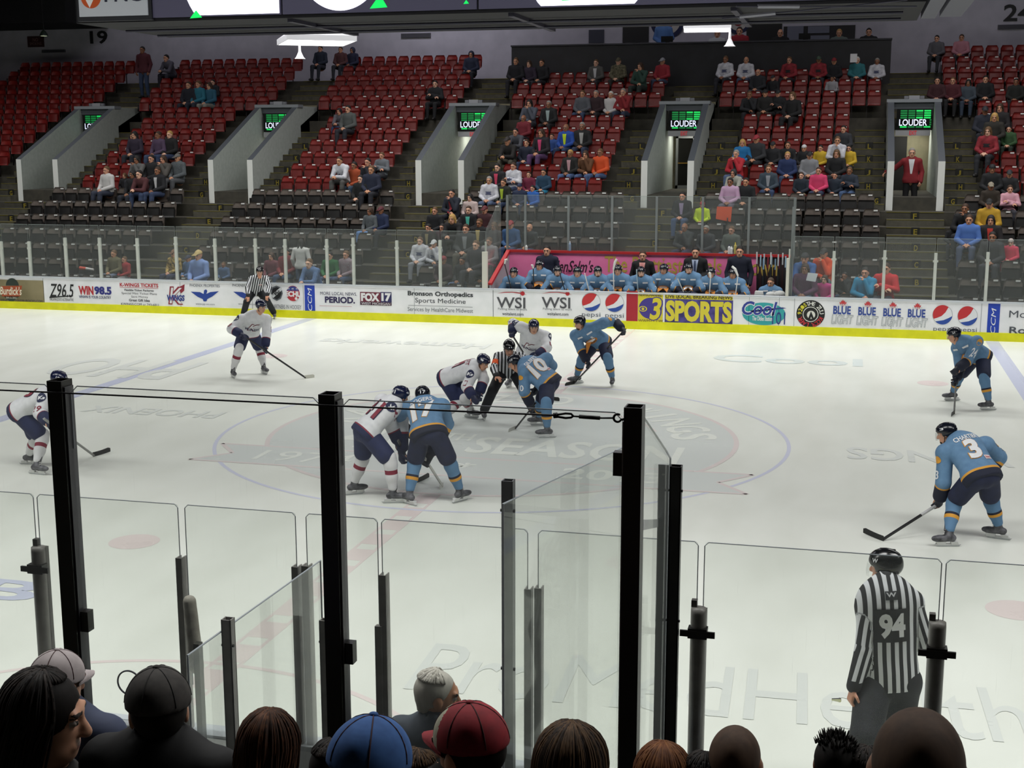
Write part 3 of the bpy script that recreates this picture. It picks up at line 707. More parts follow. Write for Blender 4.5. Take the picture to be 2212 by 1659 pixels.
v, f, _ = text_geo('PNC', .02); a, b = sbp(233, 6), sbp(312, -24); obj('sign_lettering', ([(a[0]+(b[0]-a[0])*p[0], sy0-.137, a[1]+(b[1]-a[1])*p[1]) for p in v], f), mat('#2a2d44', .5), sb)
LEDG = mat('#4c4a5e', .4, emit=.28); LEDW = mat('#f4f2ff', .4, emit=3.2); LEDGR = mat('#12d45a', .4, emit=1.2)
xa = sbp(330, 30)[0]; xb = sbp(609, 20)[0]; xc = sbp(1032, 5)[0]; xd = sx1-.1
for (l, r), cen in (((xa, xb-.02), (545, 205)), ((xb+.02, xc-.02), (735, 115)), ((xc+.02, xd), (1270, 170))):
    s = sbrect('led_screen', l, r, ZS+.06, ZS+2.1, LEDG, .05)
    c0 = sbp(cen[0], -75); R = sbp(cen[0]+cen[1]*.78, -75)[0]-c0[0]; p_ = []
    for t in np.linspace(0, 2*math.pi, 64, endpoint=False):
        p_.append((min(max(c0[0]+R*math.cos(t), l+.02), r-.02), min(max(c0[1]+R*math.sin(t), ZS+.08), ZS+2.05)))
    obj('lit_shape', ([(a, sy0-.055, b) for a, b in p_], [tuple(range(64))]), LEDW, s)
for q in ([(412, 40), (438, 38), (425, 22)], [(800, 19), (838, 16), (822, -12)], [(1002, 9), (1014, 8), (1008, 0)], [(1212, 2), (1258, 0), (1235, -14)]):
    obj('lit_triangle', ([(sbp(*t)[0], sy0-.058, sbp(*t)[1]) for t in q], [(2, 1, 0)]), LEDGR, sb)
for xq in (.28, .55, .8):      # ribs under the scoreboard
    X = sx0+(sx1-sx0)*xq; obj('underside_beam', box(X-.05, X+.05, sy0+.1, sy1-.1, ZS-.06, ZS), mat('#2e2c3a', .6), sb)
for yq in (.35, .7):
    Y = sy0+(sy1-sy0)*yq; obj('underside_pipe', tube([(sx0+.3, Y, ZS-.05), (sx1-.3, Y, ZS-.05)], .025, 6), mat('#2a2838', .6), sb)
# two channel beams by its right end
a, b = gnd(1992, 30, ZS), gnd(2060, 8, ZS)
for j, (X0, X1) in enumerate(((sx1+.06, sx1+.30), (sx1+.36, sx1+.72))):
    o = obj('channel_beam', join(box(X0, X1, sy0-1.5, sy1-.1-.25*j, ZS+.02, ZS+.05), box(X0, X0+.03, sy0-1.5, sy1-.1-.25*j, ZS+.05, ZS+.45)), mat('#585862', .6), loc=(X0, sy1, ZS)); tag(o, ('narrow grey channel beam hanging beside the scoreboard end', 'wide grey channel beam hanging right of the narrow one')[j], 'beam')
# guy cables with turnbuckles under the right half
def cable(name, p, q, label, tb):
    t = thing(name, label, 'cable', p); obj('wire', tube([p, q], .012, 6), mat('#3c3b46', .4, .6), t)
    d = np.asarray(q)-np.asarray(p)
    obj('turnbuckle', tube([p+d*tb[0], p+d*tb[1]], .03, 6), mat('#8a8a92', .4, .7), t)
cable('guy_cable', gnd(1560, 40, 6.55), gnd(1960, 0, 6.72), 'thin guy cable with turnbuckle rising to the right below the scoreboard', (.1, .3))
cable('guy_cable', gnd(1590, 14, 6.6), gnd(1980, 14, 6.6), 'thin level guy cable with turnbuckle under the right of the scoreboard', (.12, .35))

# ---- hanging lamps over the rink
def lamp(x0, x1, yt, yb, Y, skew, label, hx):
    a, b = at(x0, (yt+yb)/2, Y), at(x1, (yt+yb)/2, Y); c = (a+b)/2; wd = b[0]-a[0]; zt = at((x0+x1)/2, yt, Y)[2]; h = (yb-yt)/FPX*(Y-CAM[1])
    t = thing('hanging_lamp', label, 'lamp', c)
    dy = wd*.55; z0 = zt-h*.62; R = Matrix.Rotation(skew, 3, 'Z'); rot = lambda g: ([tuple(c+np.array(R @ Vector(np.array(p)-c))) for p in g[0]], g[1])
    q = lambda k, z: [(c[0]-wd/2*k, c[1]-dy*k, z), (c[0]+wd/2*k, c[1]-dy*k, z), (c[0]+wd/2*k, c[1]+dy*k, z), (c[0]-wd/2*k, c[1]+dy*k, z)]
    obj('shade', rot(hexa(q(1, z0), q(.62, z0+h*.55))), mat('#c9c8d0', .5), t)
    obj('skirt', rot(join(*[hexa([e for e in (q(1, z0-.14)[i], q(1, z0-.14)[(i+1) % 4], q(.97, z0-.14)[(i+1) % 4], q(.97, z0-.14)[i])], [e for e in (q(1, z0)[i], q(1, z0)[(i+1) % 4], q(.97, z0)[(i+1) % 4], q(.97, z0)[i])]) for i in range(4)])), mat('#dcdbe2', .5), t)
    obj('diffuser', rot((q(.965, z0-.12), [(0, 1, 2, 3)])), mat('#fffdf5', .5, emit=7), t)
    obj('hanger', tube([(c[0], c[1], z0+h*.5), (c[0], c[1], 12.9)], .02, 6), mat('#3a3a44', .5), t)
    hp = at(hx, yb, Y-.3); obj('horn', lathe((hp[0], hp[1], z0-.55), [(.14, 0), (.10, .04), (.035, .18), (.02, .5)], 14), mat('#d9d8df', .5), t)
lamp(614, 752, 58, 96, 13.0, .55, 'bright square lamp hanging before the upper left seats', 647)
lamp(1477, 1578, 26, 66, 13.0, .12, 'bright square lamp hanging before the press box', 1577)
p = at(94, 66, 26); t = thing('dome_lamp', 'small green dome lamp hanging at the far upper left', 'lamp', p)
obj('shade', lathe(p, [(.16, -.2), (.15, -.15), (.08, -.03), (.03, .02)], 16), mat('#1b2a20', .4), t); obj('bulb', lathe(p, [(.12, -.205), (.12, -.19)], 14), mat('#b7c0a0', .4, emit=.8), t); obj('rod', tube([p, p+V(0, 0, 4.8)], .015, 6), DARK, t)
structure('ceiling_soffit', box(XL, at(186, 55, 28)[0], 26.6, WY, at(90, 56, 28)[2], 13), mat('#0a0a0d', .9))

# ------------------------------------------------------------------ glass along the far boards
GL = glass_mat('far_glass', (.93, .95, .94), .075, (.75, .8, .78)); POSTW = noisy('white_post', '#b9bdb6', '#c4c8c0', 6, .45); POSTG = mat('#8a8f90', .35, .5)
gz = 2.41; posts = []
for n, (x, yt) in enumerate(((5, 522), (65, 522), (143, 514), (217, 514), (298, 515), (381, 512), (465, 516), (552, 516), (616, 517), (706, 517), (763, 514), (857, 520), (950, 519))):
    X = at(x, 600, YB)[0]; zt = at(x, yt, YB)[2]
    o = obj('glass_stanchion', join(box(X-.035, X+.035, YB+.02, YB+.10, HB, zt), box(X-.06, X+.06, YB+.03, YB+.05, zt-.22, zt-.17)), POSTW, loc=(X, YB+.06, HB))
    tag(o, 'white glass post standing on the far boards left of the bench', 'post', 'white posts on the far boards left of the bench'); posts.append(X)
right = []
for x, yt in ((1798, 543), (1907, 541), (2017, 547), (2129, 545), (2235, 548)):
    X = at(x, 640, YB)[0]; zt = at(x, yt, YB)[2]
    o = obj('glass_stanchion', join(box(X-.035, X+.035, YB+.02, YB+.10, HB, zt), box(X-.06, X+.06, YB+.03, YB+.05, zt-.22, zt-.17)), POSTW, loc=(X, YB+.06, HB))
    tag(o, 'white glass post standing on the far boards right of the bench', 'post', 'white posts on the far boards right of the bench'); right.append(X)
def pane(name, a, b, y, z0, z1, label, group, m=GL, th=.012):
    o = obj(name, box(a+.02, b-.02, y-th/2, y+th/2, z0, z1), m, loc=((a+b)/2, y, z0)); tag(o, label, 'glass panel', group)
    obj('polished_edge', tube([(a+.02, y, z1-.5), (a+.02, y, z1), (b-.02, y, z1), (b-.02, y, z1-.5)], .005, 5), mat('#8f9895', .35), o)
xs = [-26]+posts+[at(1050, 580, YB)[0]]
for a, b in zip(xs, xs[1:]): pane('rink_glass', a, b, YB+.06, HB, gz, 'clear glass panel on the far boards left of the bench', 'glass panels on the far boards left of the bench')
X1 = at(1712, 600, YB)[0]
for a, b in zip([X1]+right, right): pane('rink_glass', a, b, YB+.06, HB, gz, 'clear glass panel on the far boards right of the bench', 'glass panels on the far boards right of the bench')

# ------------------------------------------------------------------ players bench
BY = 14.5
bx0, bx1 = at(1100, 545, BY)[0], at(1712, 560, BY)[0]; bz = .5*(at(1098, 542, BY)[2]+at(1690, 558, BY)[2])
PINK = noisy('pink_banner', '#ee78ac', '#f284b4', 3, .5); TRIM = mat('#b32226', .45)
bw = thing('bench_wall', 'bright pink advertising wall with red top rail behind the players bench', 'wall', (0, BY, 0))
obj('pink_panel', box(bx0, at(1636, 590, BY)[0], BY, BY+.1, .1, bz), PINK, bw)
obj('dark_panel', box(at(1636, 590, BY)[0], bx1, BY, BY+.1, .1, bz), mat('#2a2226', .6), bw)
obj('red_rail', box(bx0-.02, bx1, BY-.03, BY+.13, bz, bz+.06), TRIM, bw)
def btext(s, x0, y0, x1, y1, m, bold=.0, shear=0., dy=.004):
    v, f, _ = text_geo(s, bold, shear); a, b = at(x0, y1, BY), at(x1, y0, BY)
    sl = (at(x1, y1, BY)[2]-at(x0, y1, BY)[2])*0
    obj('lettering', ([(a[0]+(b[0]-a[0])*p[0], BY-dy, a[2]+(b[2]-a[2])*p[1]) for p in v], f), m, bw)
GOLD = mat('#c3a54e', .5)
btext('VandenSalm\'s', 1166, 563, 1282, 586, mat('#38202c', .5), .01, .35); btext('FLORAL DESIGN', 1204, 586, 1240, 591, mat('#8c3a62', .5)); btext('The Prettiest Petals In Town', 1306, 560, 1680, 588, GOLD, .012)
# slanting end partitions of the bench
for s, (xa, ya), (xb, yb) in ((-1, (1060, 612), (1098, 544)),):
    a, b = at(xa, ya, YB+.14), V(bx0, BY, bz+.06)
    e = thing('bench_partition', 'slanting red topped partition at the left end of the bench', 'partition', (a[0], YB+.14, 0))
    obj('panel', hexa([(a[0]-.04, YB+.14, .1), (a[0], YB+.14, .1), (b[0], BY, .1), (b[0]-.04, BY, .1)], [(a[0]-.04, YB+.14, a[2]-.05), (a[0], YB+.14, a[2]-.05), (b[0], BY, bz), (b[0]-.04, BY, bz)]), mat('#a9a7ac', .5), e)
    obj('red_rail', bar(V(a[0]-.02, YB+.14, a[2]-.02), V(b[0]-.02, BY, bz+.03), .1, .07), TRIM, e)
for x, y0, y1, wpx, lab in ((1047, 544, 617, 10, 'thick white padded post at the left end of the bench'), (1701, 558, 635, 9, 'thick white padded post at the right end of the bench')):
    a, b = at(x-wpx/2, y1, YB+.05), at(x+wpx/2, y0, YB+.05); tag(obj('padded_post', box(a[0], b[0], YB+.02, YB+.14, HB, b[2]), mat('#cbcabf', .5), loc=((a[0]+b[0])/2, YB+.08, HB)), lab, 'post')
for x, y0, lab in ((1049, 522, 'thin white post above the padded post left of the bench'), (1706, 538, 'thin white post above the padded post right of the bench')):
    a = at(x, y0, YB+.16); tag(obj('glass_stanchion', box(a[0]-.02, a[0]+.02, YB+.145, YB+.19, HB, a[2]), POSTW, loc=(a[0], YB+.17, HB)), lab, 'post')
# tall glass on the bench wall
tz = at(1400, 424, BY)[2]; tp = [at(x, 500, BY+.05)[0] for x in (1096, 1135, 1228, 1322, 1418, 1517, 1617, 1715)]
for X in tp:
    tag(obj('bench_stanchion', box(X-.03, X+.03, BY+.02, BY+.08, bz+.06, tz), POSTG, loc=(X, BY+.05, bz+.06)), 'slim grey post of the tall glass behind the bench', 'post', 'grey posts of the tall glass behind the bench')
for a, b in zip(tp, tp[1:]): pane('bench_glass', a, b, BY+.05, bz+.06, tz, 'tall clear glass panel behind the players bench', 'tall glass panels behind the bench')
def sidepane(X, y0, y1, z0, za, zb, label):
    o = obj('bench_glass', hexa([(X-.006, y0, z0), (X+.006, y0, z0), (X+.006, y1, z0), (X-.006, y1, z0)], [(X-.006, y0, za), (X+.006, y0, za), (X+.006, y1, zb), (X-.006, y1, zb)]), GL, loc=(X, y0, z0)); tag(o, label, 'glass panel')
sidepane(at(1052, 580, YB+.2)[0]-.02, YB+.2, BY+.0, HB+.02, 2.45, tz-.05, 'clear side glass panel at the left end of the bench')
sidepane(bx1+.05, YB+.2, BY+.0, HB+.02, 2.5, tz, 'clear side glass panel at the right end of the bench')
X = at(1713, 500, YB+.2)[0]; tag(obj('bench_stanchion', box(X-.035, X+.035, YB+.2, YB+.27, HB, at(1713, 447, YB+.2)[2]), POSTG, loc=(X, YB+.23, HB)), 'wide grey post at the right front corner of the bench glass', 'post')
structure('floor_bench', box(bx0, bx1, YB+.12, BY, -.1, .0), mat('#1c1c1c', .8))
bn = thing('players_bench', 'long wooden bench behind the far boards under the blue players', 'bench', (0, 13.6, .1))
obj('bench_seat', box(bx0+.2, bx1-.1, 13.42, 13.8, .5, .56), mat('#4a3a2a', .6), bn)
for X in np.linspace(bx0+.4, bx1-.3, 6): obj('leg', box(X-.04, X+.04, 13.5, 13.72, .1, .5), mat('#333333', .5), bn)
# ------------------------------------------------------------------ people
SKINS = ['#c79478', '#b98566', '#d3a58c', '#8a5c42', '#c08a70']
def frame3(f, u):
    """head axes: facing, up, left"""
    f = unit(f); u = unit(np.asarray(u)-f*(np.asarray(u) @ f)); return f, u, np.cross(u, f)
def head_geo(c, f, u, k=1., h=.0095, male=True):
    """head with a face; materials 0 skin 1 brow/hair 2 white 3 dark 4 lip"""
    f, u, l = frame3(f, u); A = [f, u, l]; P = lambda x, y, z: c+k*(f*x+u*y+l*z)
    pr = [EL(P(-.012, .028, 0), A, k*V(.098, .095, .077)), EL(P(.018, -.035, 0), A, k*V(.070, .080, .060)), EL(P(.042, -.085, 0), A, k*V(.040, .030, .040)),
          RC(P(.084, .022, 0), P(.108, -.026, 0), .010*k, .016*k, sm=.012*k), EL(P(.098, -.03, .0), A, k*V(.014, .010, .019), sm=.008*k),
          RC(P(.080, .036, -.045), P(.084, .036, .045), .011*k, .011*k, sm=.02*k),
          EL(P(.088, .012, .032), A, k*V(.016, .013, .018), neg=True, sm=.012*k), EL(P(.088, .012, -.032), A, k*V(.016, .013, .018), neg=True, sm=.012*k),
          EL(P(.077, .012, .032), A, k*V(.014, .011, .014), sm=.004*k), EL(P(.077, .012, -.032), A, k*V(.014, .011, .014), sm=.004*k),
          RC(P(.079, -.063, -.022), P(.079, -.063, .022), .010*k, .010*k, sm=.012*k),
          RC(P(.02, -.08, 0), P(-.03, -.16, 0), .052*k, .055*k, sm=.03*k)]
    for s in (-1, 1): pr.append(EL(P(-.005, -.005, s*.079), A, k*V(.022, .033, .010), sm=.008*k))
    v, q = solid(pr, h*k, .025*k); m = []
    for t in q:
        d = (v[t].mean(0)-c)/k; x, y, z = d @ f, d @ u, d @ l; a = 0
        if x > .066 and abs(abs(z)-.032) < .017 and abs(y-.012) < .0085: a = 3 if abs(abs(z)-.032) < .009 else 2
        elif x > .07 and .028 < y < .043 and .014 < abs(z) < .055: a = 1
        elif x > .066 and abs(y+.063) < .0085 and abs(z) < .024: a = 4
        m.append(a)
    return v, q, m
def hand_geo(wr, d, n, side, curl=.6, k=1., h=.006, fist=0.):
    """wr wrist, d finger direction, n direction the palm faces, side 1 = thumb toward cross(d, n)"""
    d = unit(d); n = unit(np.asarray(n)-d*(np.asarray(n) @ d)); s = np.cross(d, n)*side; A = [d, n, s]
    pr = [BX(wr+d*.045*k, A, k*V(.045, .014, .038), .013*k), RC(wr-d*.02*k, wr+d*.02*k, .026*k, .027*k, n, .75)]
    for i, (o, L, r) in enumerate(((.029, .072, .0088), (.010, .080, .0092), (-.010, .074, .0088), (-.028, .058, .0078))):
        p = wr+k*(d*.086+s*o); a = curl*(.6+.08*i)
        for j, fr in enumerate((.45, .32, .23)):
            dirn = d*math.cos(a)+n*math.sin(a); q = p+dirn*L*fr*k; pr.append(RC(p, q, r*k*(1-.06*j), r*k*(.94-.06*j), sm=.004*k)); p = q; a += curl*(.9 if j == 0 else .7)
    p = wr+k*(d*.022+s*.03); dr = unit(d*.62+s*.72+n*.35); q = p+dr*.042*k; pr.append(RC(p, q, .0125*k, .0105*k, sm=.012*k)); dr = unit(d*.9+s*.15+n*(.35+.3*curl)); pr.append(RC(q, q+dr*.032*k, .0105*k, .009*k, sm=.004*k))
    return solid(pr, h*k, .008*k)
def spine_axes(J):
    up = unit(J['neck']-J['pelvis']); l = unit(J['shL']-J['shR']); f = unit(np.cross(l, up)); return f, up, np.cross(up, f)
def torso_prims(J, e=0., g=1., hemlen=None, belly=0.):
    f, u, l = spine_axes(J); pv, nk = J['pelvis'], J['neck']; mid = pv+(nk-pv)*.5+J.get('bow', 0)*-f; ch = pv+(nk-pv)*.78
    lo = pv-u*(hemlen if hemlen is not None else .02)
    W = lambda a, b, r1, r2, k: RC(a, b, r1*g+e, r2*g+e, f, k)
    pr = [W(lo, pv+u*.05, .165, .160, .72), W(pv+u*.03, mid, .158, .155, .68), W(mid, ch, .155, .172, .66), W(ch, nk-u*.05, .165, .10, .62),
          RC(J['shL'], J['shR'], .058*g+e, .058*g+e), RC(nk-u*.05, nk+u*.03, .060+e, .052+e)]
    if belly: pr.append(EL(pv+u*.12+f*.07, [f, u, l], V(.10+belly, .14+belly, .13+belly)))
    return pr
def arm_prims(J, s, e=0., g=1., r=(.050, .041, .030), to=1.):
    a, b, c = J['sh'+s], J['el'+s], J['wr'+s]; c = b+(c-b)*to
    return [RC(a, b, r[0]*g+e, r[1]*g+e, sm=.025), RC(b, c, r[1]*g+e, r[2]*g+e, sm=.015)]
def leg_prims(J, s, e=0., g=1., r=(.086, .060, .042), to=1.):
    a, b, c = J['hip'+s], J['kn'+s], J['an'+s]; c = b+(c-b)*to
    return [RC(a, b, r[0]*g+e, r[1]*g+e, sm=.03), RC(b, b+(c-b)*.3, r[1]*g+e, (r[1]*.96)*g+e, sm=.02), RC(b+(c-b)*.3, c, r[1]*.96*g+e, r[2]*g+e, sm=.02)]
def foot_prims(an, toe, e=0., drop=.085):
    d = V(*(toe-an)); d[2] = 0; d = unit(d); z = V(0, 0, 1); heel = an-d*.05-z*(drop-.032); return [RC(an, an-z*drop*.5, .042+e, .045+e), RC(heel, an+d*.10-z*(drop-.035), .036+e, .040+e), RC(an+d*.10-z*(drop-.035), an+d*.165-z*(drop-.03), .040+e, .030+e)]
def hair_geo(c, f, u, k, style):
    f, u, l = frame3(f, u); A = [f, u, l]; P = lambda x, y, z: c+k*(f*x+u*y+l*z)
    if style == 'short': pr = [EL(P(-.018, .038, 0), A, k*V(.106, .102, .085)), PL(P(.040, .062, 0), f*.8-u*.75), PL(P(-.02, -.05, 0), -u*.95+f*.5)]
    elif style == 'long':
        pr = [EL(P(-.018, .036, 0), A, k*V(.108, .105, .090))]
        for s in (-1, 1): pr += [RC(P(-.01, .0, s*.078), P(-.02, -.17, s*.085), .030*k, .028*k), RC(P(-.06, .0, s*.04), P(-.075, -.20, s*.05), .05*k, .042*k)]
        pr += [EL(P(.09, -.045, 0), A, k*V(.085, .115, .062), neg=True, sm=0)]
    elif style == 'bun': pr = [EL(P(-.018, .036, 0), A, k*V(.105, .102, .085)), PL(P(.046, .05, 0), f*.8-u*.6), PL(P(-.02, -.06, 0), -u), EL(P(-.11, .06, 0), A, k*V(.045, .04, .04))]
    elif style == 'bald': pr = [EL(P(-.012, .028, 0), A, k*V(.102, .097, .082)), PL(P(.0, .03, 0), u), PL(P(.0, -.05, 0), -u), PL(P(.012, 0, 0), f)]
    elif style == 'beanie': pr = [EL(P(-.014, .055, 0), A, k*V(.112, .100, .093)), RC(P(-.005, .045, 0), P(-.005, .065, 0), .0, .0), PL(P(0, .042, 0), -u)]
    elif style == 'cap':
        pr = [EL(P(-.014, .045, 0), A, k*V(.110, .098, .090)), PL(P(0, .045, 0), -u*.97-f*.12), BX(P(.125, .052, 0), [unit(f*.97-u*.22), unit(u*.97+f*.22), l], k*V(.062, .006, .066), .005*k, sm=0), EL(P(-.014, .142, 0), A, k*V(.01, .006, .01))]
        pr = [pr[0], pr[1], pr[2], pr[3]]
    elif style == 'hood': pr = [EL(P(-.02, .02, 0), A, k*V(.12, .13, .105)), EL(P(.09, -.01, 0), A, k*V(.075, .10, .07), neg=True, sm=0)]
    return solid(pr, .012*k, .02*k)

# ---- spectators: a few seated and standing body shapes, each shared by many people
def sit_joints(lean=0., spread=.14, hands='lap'):
    J = dict(pelvis=V(0, -.10, .54)); t = math.radians(lean); up = V(0, -math.sin(t), math.cos(t))
    J['neck'] = J['pelvis']+up*.50; J['shL'] = J['neck']-up*.05+V(.185, 0, 0); J['shR'] = J['neck']-up*.05-V(.185, 0, 0)
    J['head'] = J['neck']+unit(up*.6+V(0, 0, .6)+V(0, -.15, 0))*.135
    for s, x in (('L', 1), ('R', -1)):
        J['hip'+s] = V(.09*x, -.13, .52); J['kn'+s] = V(spread*x, -.55, .52); J['an'+s] = V(spread*.95*x, -.60, .10); J['toe'+s] = V(spread*1.05*x, -.8, 0)
        if hands == 'lap': J['el'+s] = J['sh'+s]+V(.07*x, -.05, -.27); J['wr'+s] = V(.075*x, -.40, .63)
        elif hands == 'knees': J['el'+s] = V(.20*x, -.47, .66); J['wr'+s] = V(.05*x, -.66, .68)
        elif hands == 'cross': J['el'+s] = J['sh'+s]+V(.08*x, -.09, -.25); J['wr'+s] = V(-.06*x, -.33, .80+.04*x)
        elif hands == 'face':
            if x > 0: J['el'+s] = V(.17, -.36, .72); J['wr'+s] = J['head']+V(.03, -.15, -.15)
            else: J['el'+s] = J['sh'+s]+V(-.07, -.07, -.27); J['wr'+s] = V(.02, -.40, .66)
    return J
def stand_joints(arms='down'):
    J = dict(pelvis=V(0, 0, .95), neck=V(0, .01, 1.46), head=V(0, -.03, 1.60))
    for s, x in (('L', 1), ('R', -1)):
        J['sh'+s] = V(.19*x, .01, 1.40); J['hip'+s] = V(.09*x, 0, .92); J['kn'+s] = V(.11*x, -.03, .50); J['an'+s] = V(.12*x, .02, .085); J['toe'+s] = V(.15*x, -.2, 0)
        J['el'+s] = V(.27*x, .03, 1.13); J['wr'+s] = V(.25*x, -.08, .88)
        if arms == 'front': J['wr'+s] = V(.06*x, -.22, .98)
        if arms == 'cross': J['el'+s] = V(.25*x, -.08, 1.14); J['wr'+s] = V(-.06*x, -.22, 1.18+.03*x)
        if arms == 'hip' and x < 0: J['el'+s] = V(-.40, .05, 1.22); J['wr'+s] = V(-.62, -.02, 1.12)
        if arms == 'up': J['el'+s] = V(.30*x, -.18, 1.22); J['wr'+s] = V(.10*x, -.30, 1.38)
    return J
def person_parts(J, hv=.022, female=False, k_head=1.):
    f = V(0, -1, 0); hf = unit(V(0, -1, -.12)); g = .92 if female else 1.
    body = solid(torso_prims(J, -.012, g)+arm_prims(J, 'L')+arm_prims(J, 'R')+leg_prims(J, 'L')+leg_prims(J, 'R')+foot_prims(J['anL'], J['toeL'])+foot_prims(J['anR'], J['toeR'])+[RC(J['neck'], J['head']-V(0, 0, .03), .052, .05)], hv)
    hd = head_geo(J['head'], hf, V(0, 0, 1), k_head, .011); hs = []
    for s, x in (('L', 1), ('R', -1)):
        d = unit(unit(J['wr'+s]-J['el'+s])+V(-.3*x, -.1, -.1)); n = V(-x, 0, 0)*.5+V(0, .1, -.6); hs.append(hand_geo(J['wr'+s], d, n, x, .7, 1, .0075))
    v, q = vjoin(body, hd[:2], *hs); fm = [0]*len(body[1])+hd[2]+[0]*sum(len(h[1]) for h in hs)
    up_ = spine_axes(J)[1]; std = J['pelvis'][2] > .8
    shirt = solid(torso_prims(J, .016, g*1.06, .10)+[RC(J['hipL'], J['hipR'], .122, .122), PL(J['pelvis']-up_*(.11 if std else -.01), -up_)]+arm_prims(J, 'L', .022)+arm_prims(J, 'R', .022)+[EL(J['neck']+V(0, -.02, .085), np.eye(3), V(.075, .075, .05), neg=True, sm=.01)], hv)
    tr = solid([RC(J['hipL'], J['hipR'], .104, .104), RC(J['pelvis'], J['pelvis']+up_*.06, .138, .135, spine_axes(J)[0], .75)]+leg_prims(J, 'L', .012)+leg_prims(J, 'R', .012), hv)
    sh = solid(foot_prims(J['anL'], J['toeL'], .010)+foot_prims(J['anR'], J['toeR'], .010), .018, .01)
    return dict(body=(v, q, fm), shirt=shirt, trousers=tr, shoes=sh)
def recol(me, mats):
    """object-linked slots so that copies share mesh data but not colour"""
    o = bpy.data.objects.new('x', me)
    for i, m in enumerate(mats): o.material_slots[i].link = 'OBJECT'; o.material_slots[i].material = m
    return o
BASE = {}
def base(pose, female):
    key = (pose, female)
    if key in BASE: return BASE[key]
    J = {'lap': lambda: sit_joints(2), 'knees': lambda: sit_joints(28, .17, 'knees'), 'cross': lambda: sit_joints(0, .13, 'cross'), 'face': lambda: sit_joints(10, .15, 'face'),
         'stand': lambda: stand_joints(), 'front': lambda: stand_joints('front'), 'scross': lambda: stand_joints('cross'), 'rest': lambda: stand_joints('hip'), 'up': lambda: stand_joints('up')}[pose]()
    P = person_parts(J, .022, female); M = {}
    d = mat('#777777', .8)
    M['body'] = mesh('body', *P['body'][:2], [d]*5, P['body'][2])
    for n in ('shirt', 'trousers', 'shoes'): M[n] = mesh(n, *P[n], d)
    bv = BVHTree.FromPolygons([tuple(x) for x in P['shirt'][0]], [tuple(map(int, x)) for x in P['shirt'][1]]); f_, u_, l_ = spine_axes(J)
    for n, ln, hw in (('crest', (.48, .66), lambda t: .075+.02*math.sin(9*t)), ('inner_shirt', (.30, .93), lambda t: .03+.035*t)):
        vv, ff = [], []
        for j in range(8):
            t = j/7; c_ = J['pelvis']+(J['neck']-J['pelvis'])*(ln[0]+(ln[1]-ln[0])*t)
            for i in (-1, 0, 1): p_ = c_+l_*i*hw(t); h_ = bv.ray_cast(Vector(p_+f_*.45), Vector(-f_), .9); vv.append((np.array(h_[0]) if h_[0] is not None else p_+f_*.1)+f_*.012)
        for j in range(7):
            for i in (0, 1): a_ = j*3+i; ff.append((a_, a_+1, a_+4, a_+3))
        M[n] = mesh(n, vv, ff, d)
    for st in ('short', 'long', 'bun', 'bald', 'beanie', 'cap', 'hood'): M[st] = mesh('hair', *hair_geo(J['head'], unit(V(0, -1, -.12)), V(0, 0, 1), 1., st), d)
    BASE[key] = (M, J); return BASE[key]
HAIRC = {'k': '#171211', 'b': '#3a2618', 'n': '#5c4228', 'y': '#b08c50', 'g': '#8b8781', 'r': '#7a3d22', 'w': '#c9c6c0'}
def person(loc, label, shirt, hair='short', hairc='k', pants='#20242e', pose='lap', scale=1., rot=0., female=False, skin=0, group=None, hat=None, shoes='#1a1a1a', fabric=.85, crest=None, inner=None):
    """hairc: a letter for hair, or a colour for a cap, beanie or hood"""
    M, J = base(pose, female); sk = mat(SKINS[skin % 5], .55)
    hc = mat(HAIRC.get(hairc, hairc), .7)
    brow = mat(HAIRC.get(hairc, '#2a1c14'), .7)
    o = recol(M['body'], [sk, brow, mat('#b9aea6', .5), mat('#1b1411', .4), mat('#96584c', .5)]); o.name = 'person'; COL.objects.link(o)
    o.location = tuple(loc); o.scale = (scale,)*3; o.rotation_euler = (0, 0, rot); tag(o, label, 'person', group); WL[o.name] = V(*loc)
    def part(n, key, m):
        c = recol(M[key], [m]); c.name = n; COL.objects.link(c); c.parent = o; return c
    part('shirt', 'shirt', mat(shirt, fabric) if isinstance(shirt, str) else shirt); part('trousers', 'trousers', mat(pants, .85)); part('shoes', 'shoes', mat(shoes, .6))
    if crest: part('crest', 'crest', mat(crest, .8))
    if inner: part('inner_shirt', 'inner_shirt', mat(inner, .8))
    nm = {'cap': 'cap', 'beanie': 'beanie', 'hood': 'hood'}.get(hair, 'hair'); part(nm, hair, hc)
    return o, J
# ------------------------------------------------------------------ hockey players
def on_ray(p, cons, pref, w=.004, span=.75):
    d = ray(*p); t0 = np.mean([(c[0]-CAM) @ d for c in cons]); t = np.linspace(t0-span, t0+span, 601)
    Q = CAM+d*t[:, None]; cost = sum((np.linalg.norm(Q-c, axis=1)-L)**2 for c, L in cons)-w*(Q @ pref); return Q[cost.argmin()]
def split_faces(v, q, cuts):
    """cut the surface where a face list crosses the planes, so colour bands end cleanly. cuts: (point, normal, test)"""
    bm = bmesh.new(); bv = [bm.verts.new(p) for p in v]
    for f in q:
        try: bm.faces.new([bv[i] for i in f])
        except ValueError: pass
    for co, no, test in cuts:
        al = list(bm.faces); mk = test(np.array([f.calc_center_median() for f in al])); fs = [f for f, m in zip(al, mk) if m]
        if fs: bmesh.ops.bisect_plane(bm, geom=list({e for f in fs for e in f.edges})+fs+list({x for f in fs for x in f.verts}), plane_co=Vector(co), plane_no=Vector(no), dist=1e-5)
    bm.verts.index_update(); V_ = np.array([x.co for x in bm.verts]); F_ = [tuple(x.index for x in f.verts) for f in bm.faces]; bm.free(); return V_, F_
def cent(v, q): v = np.asarray(v); return np.array([v[list(f)].mean(0) for f in q])
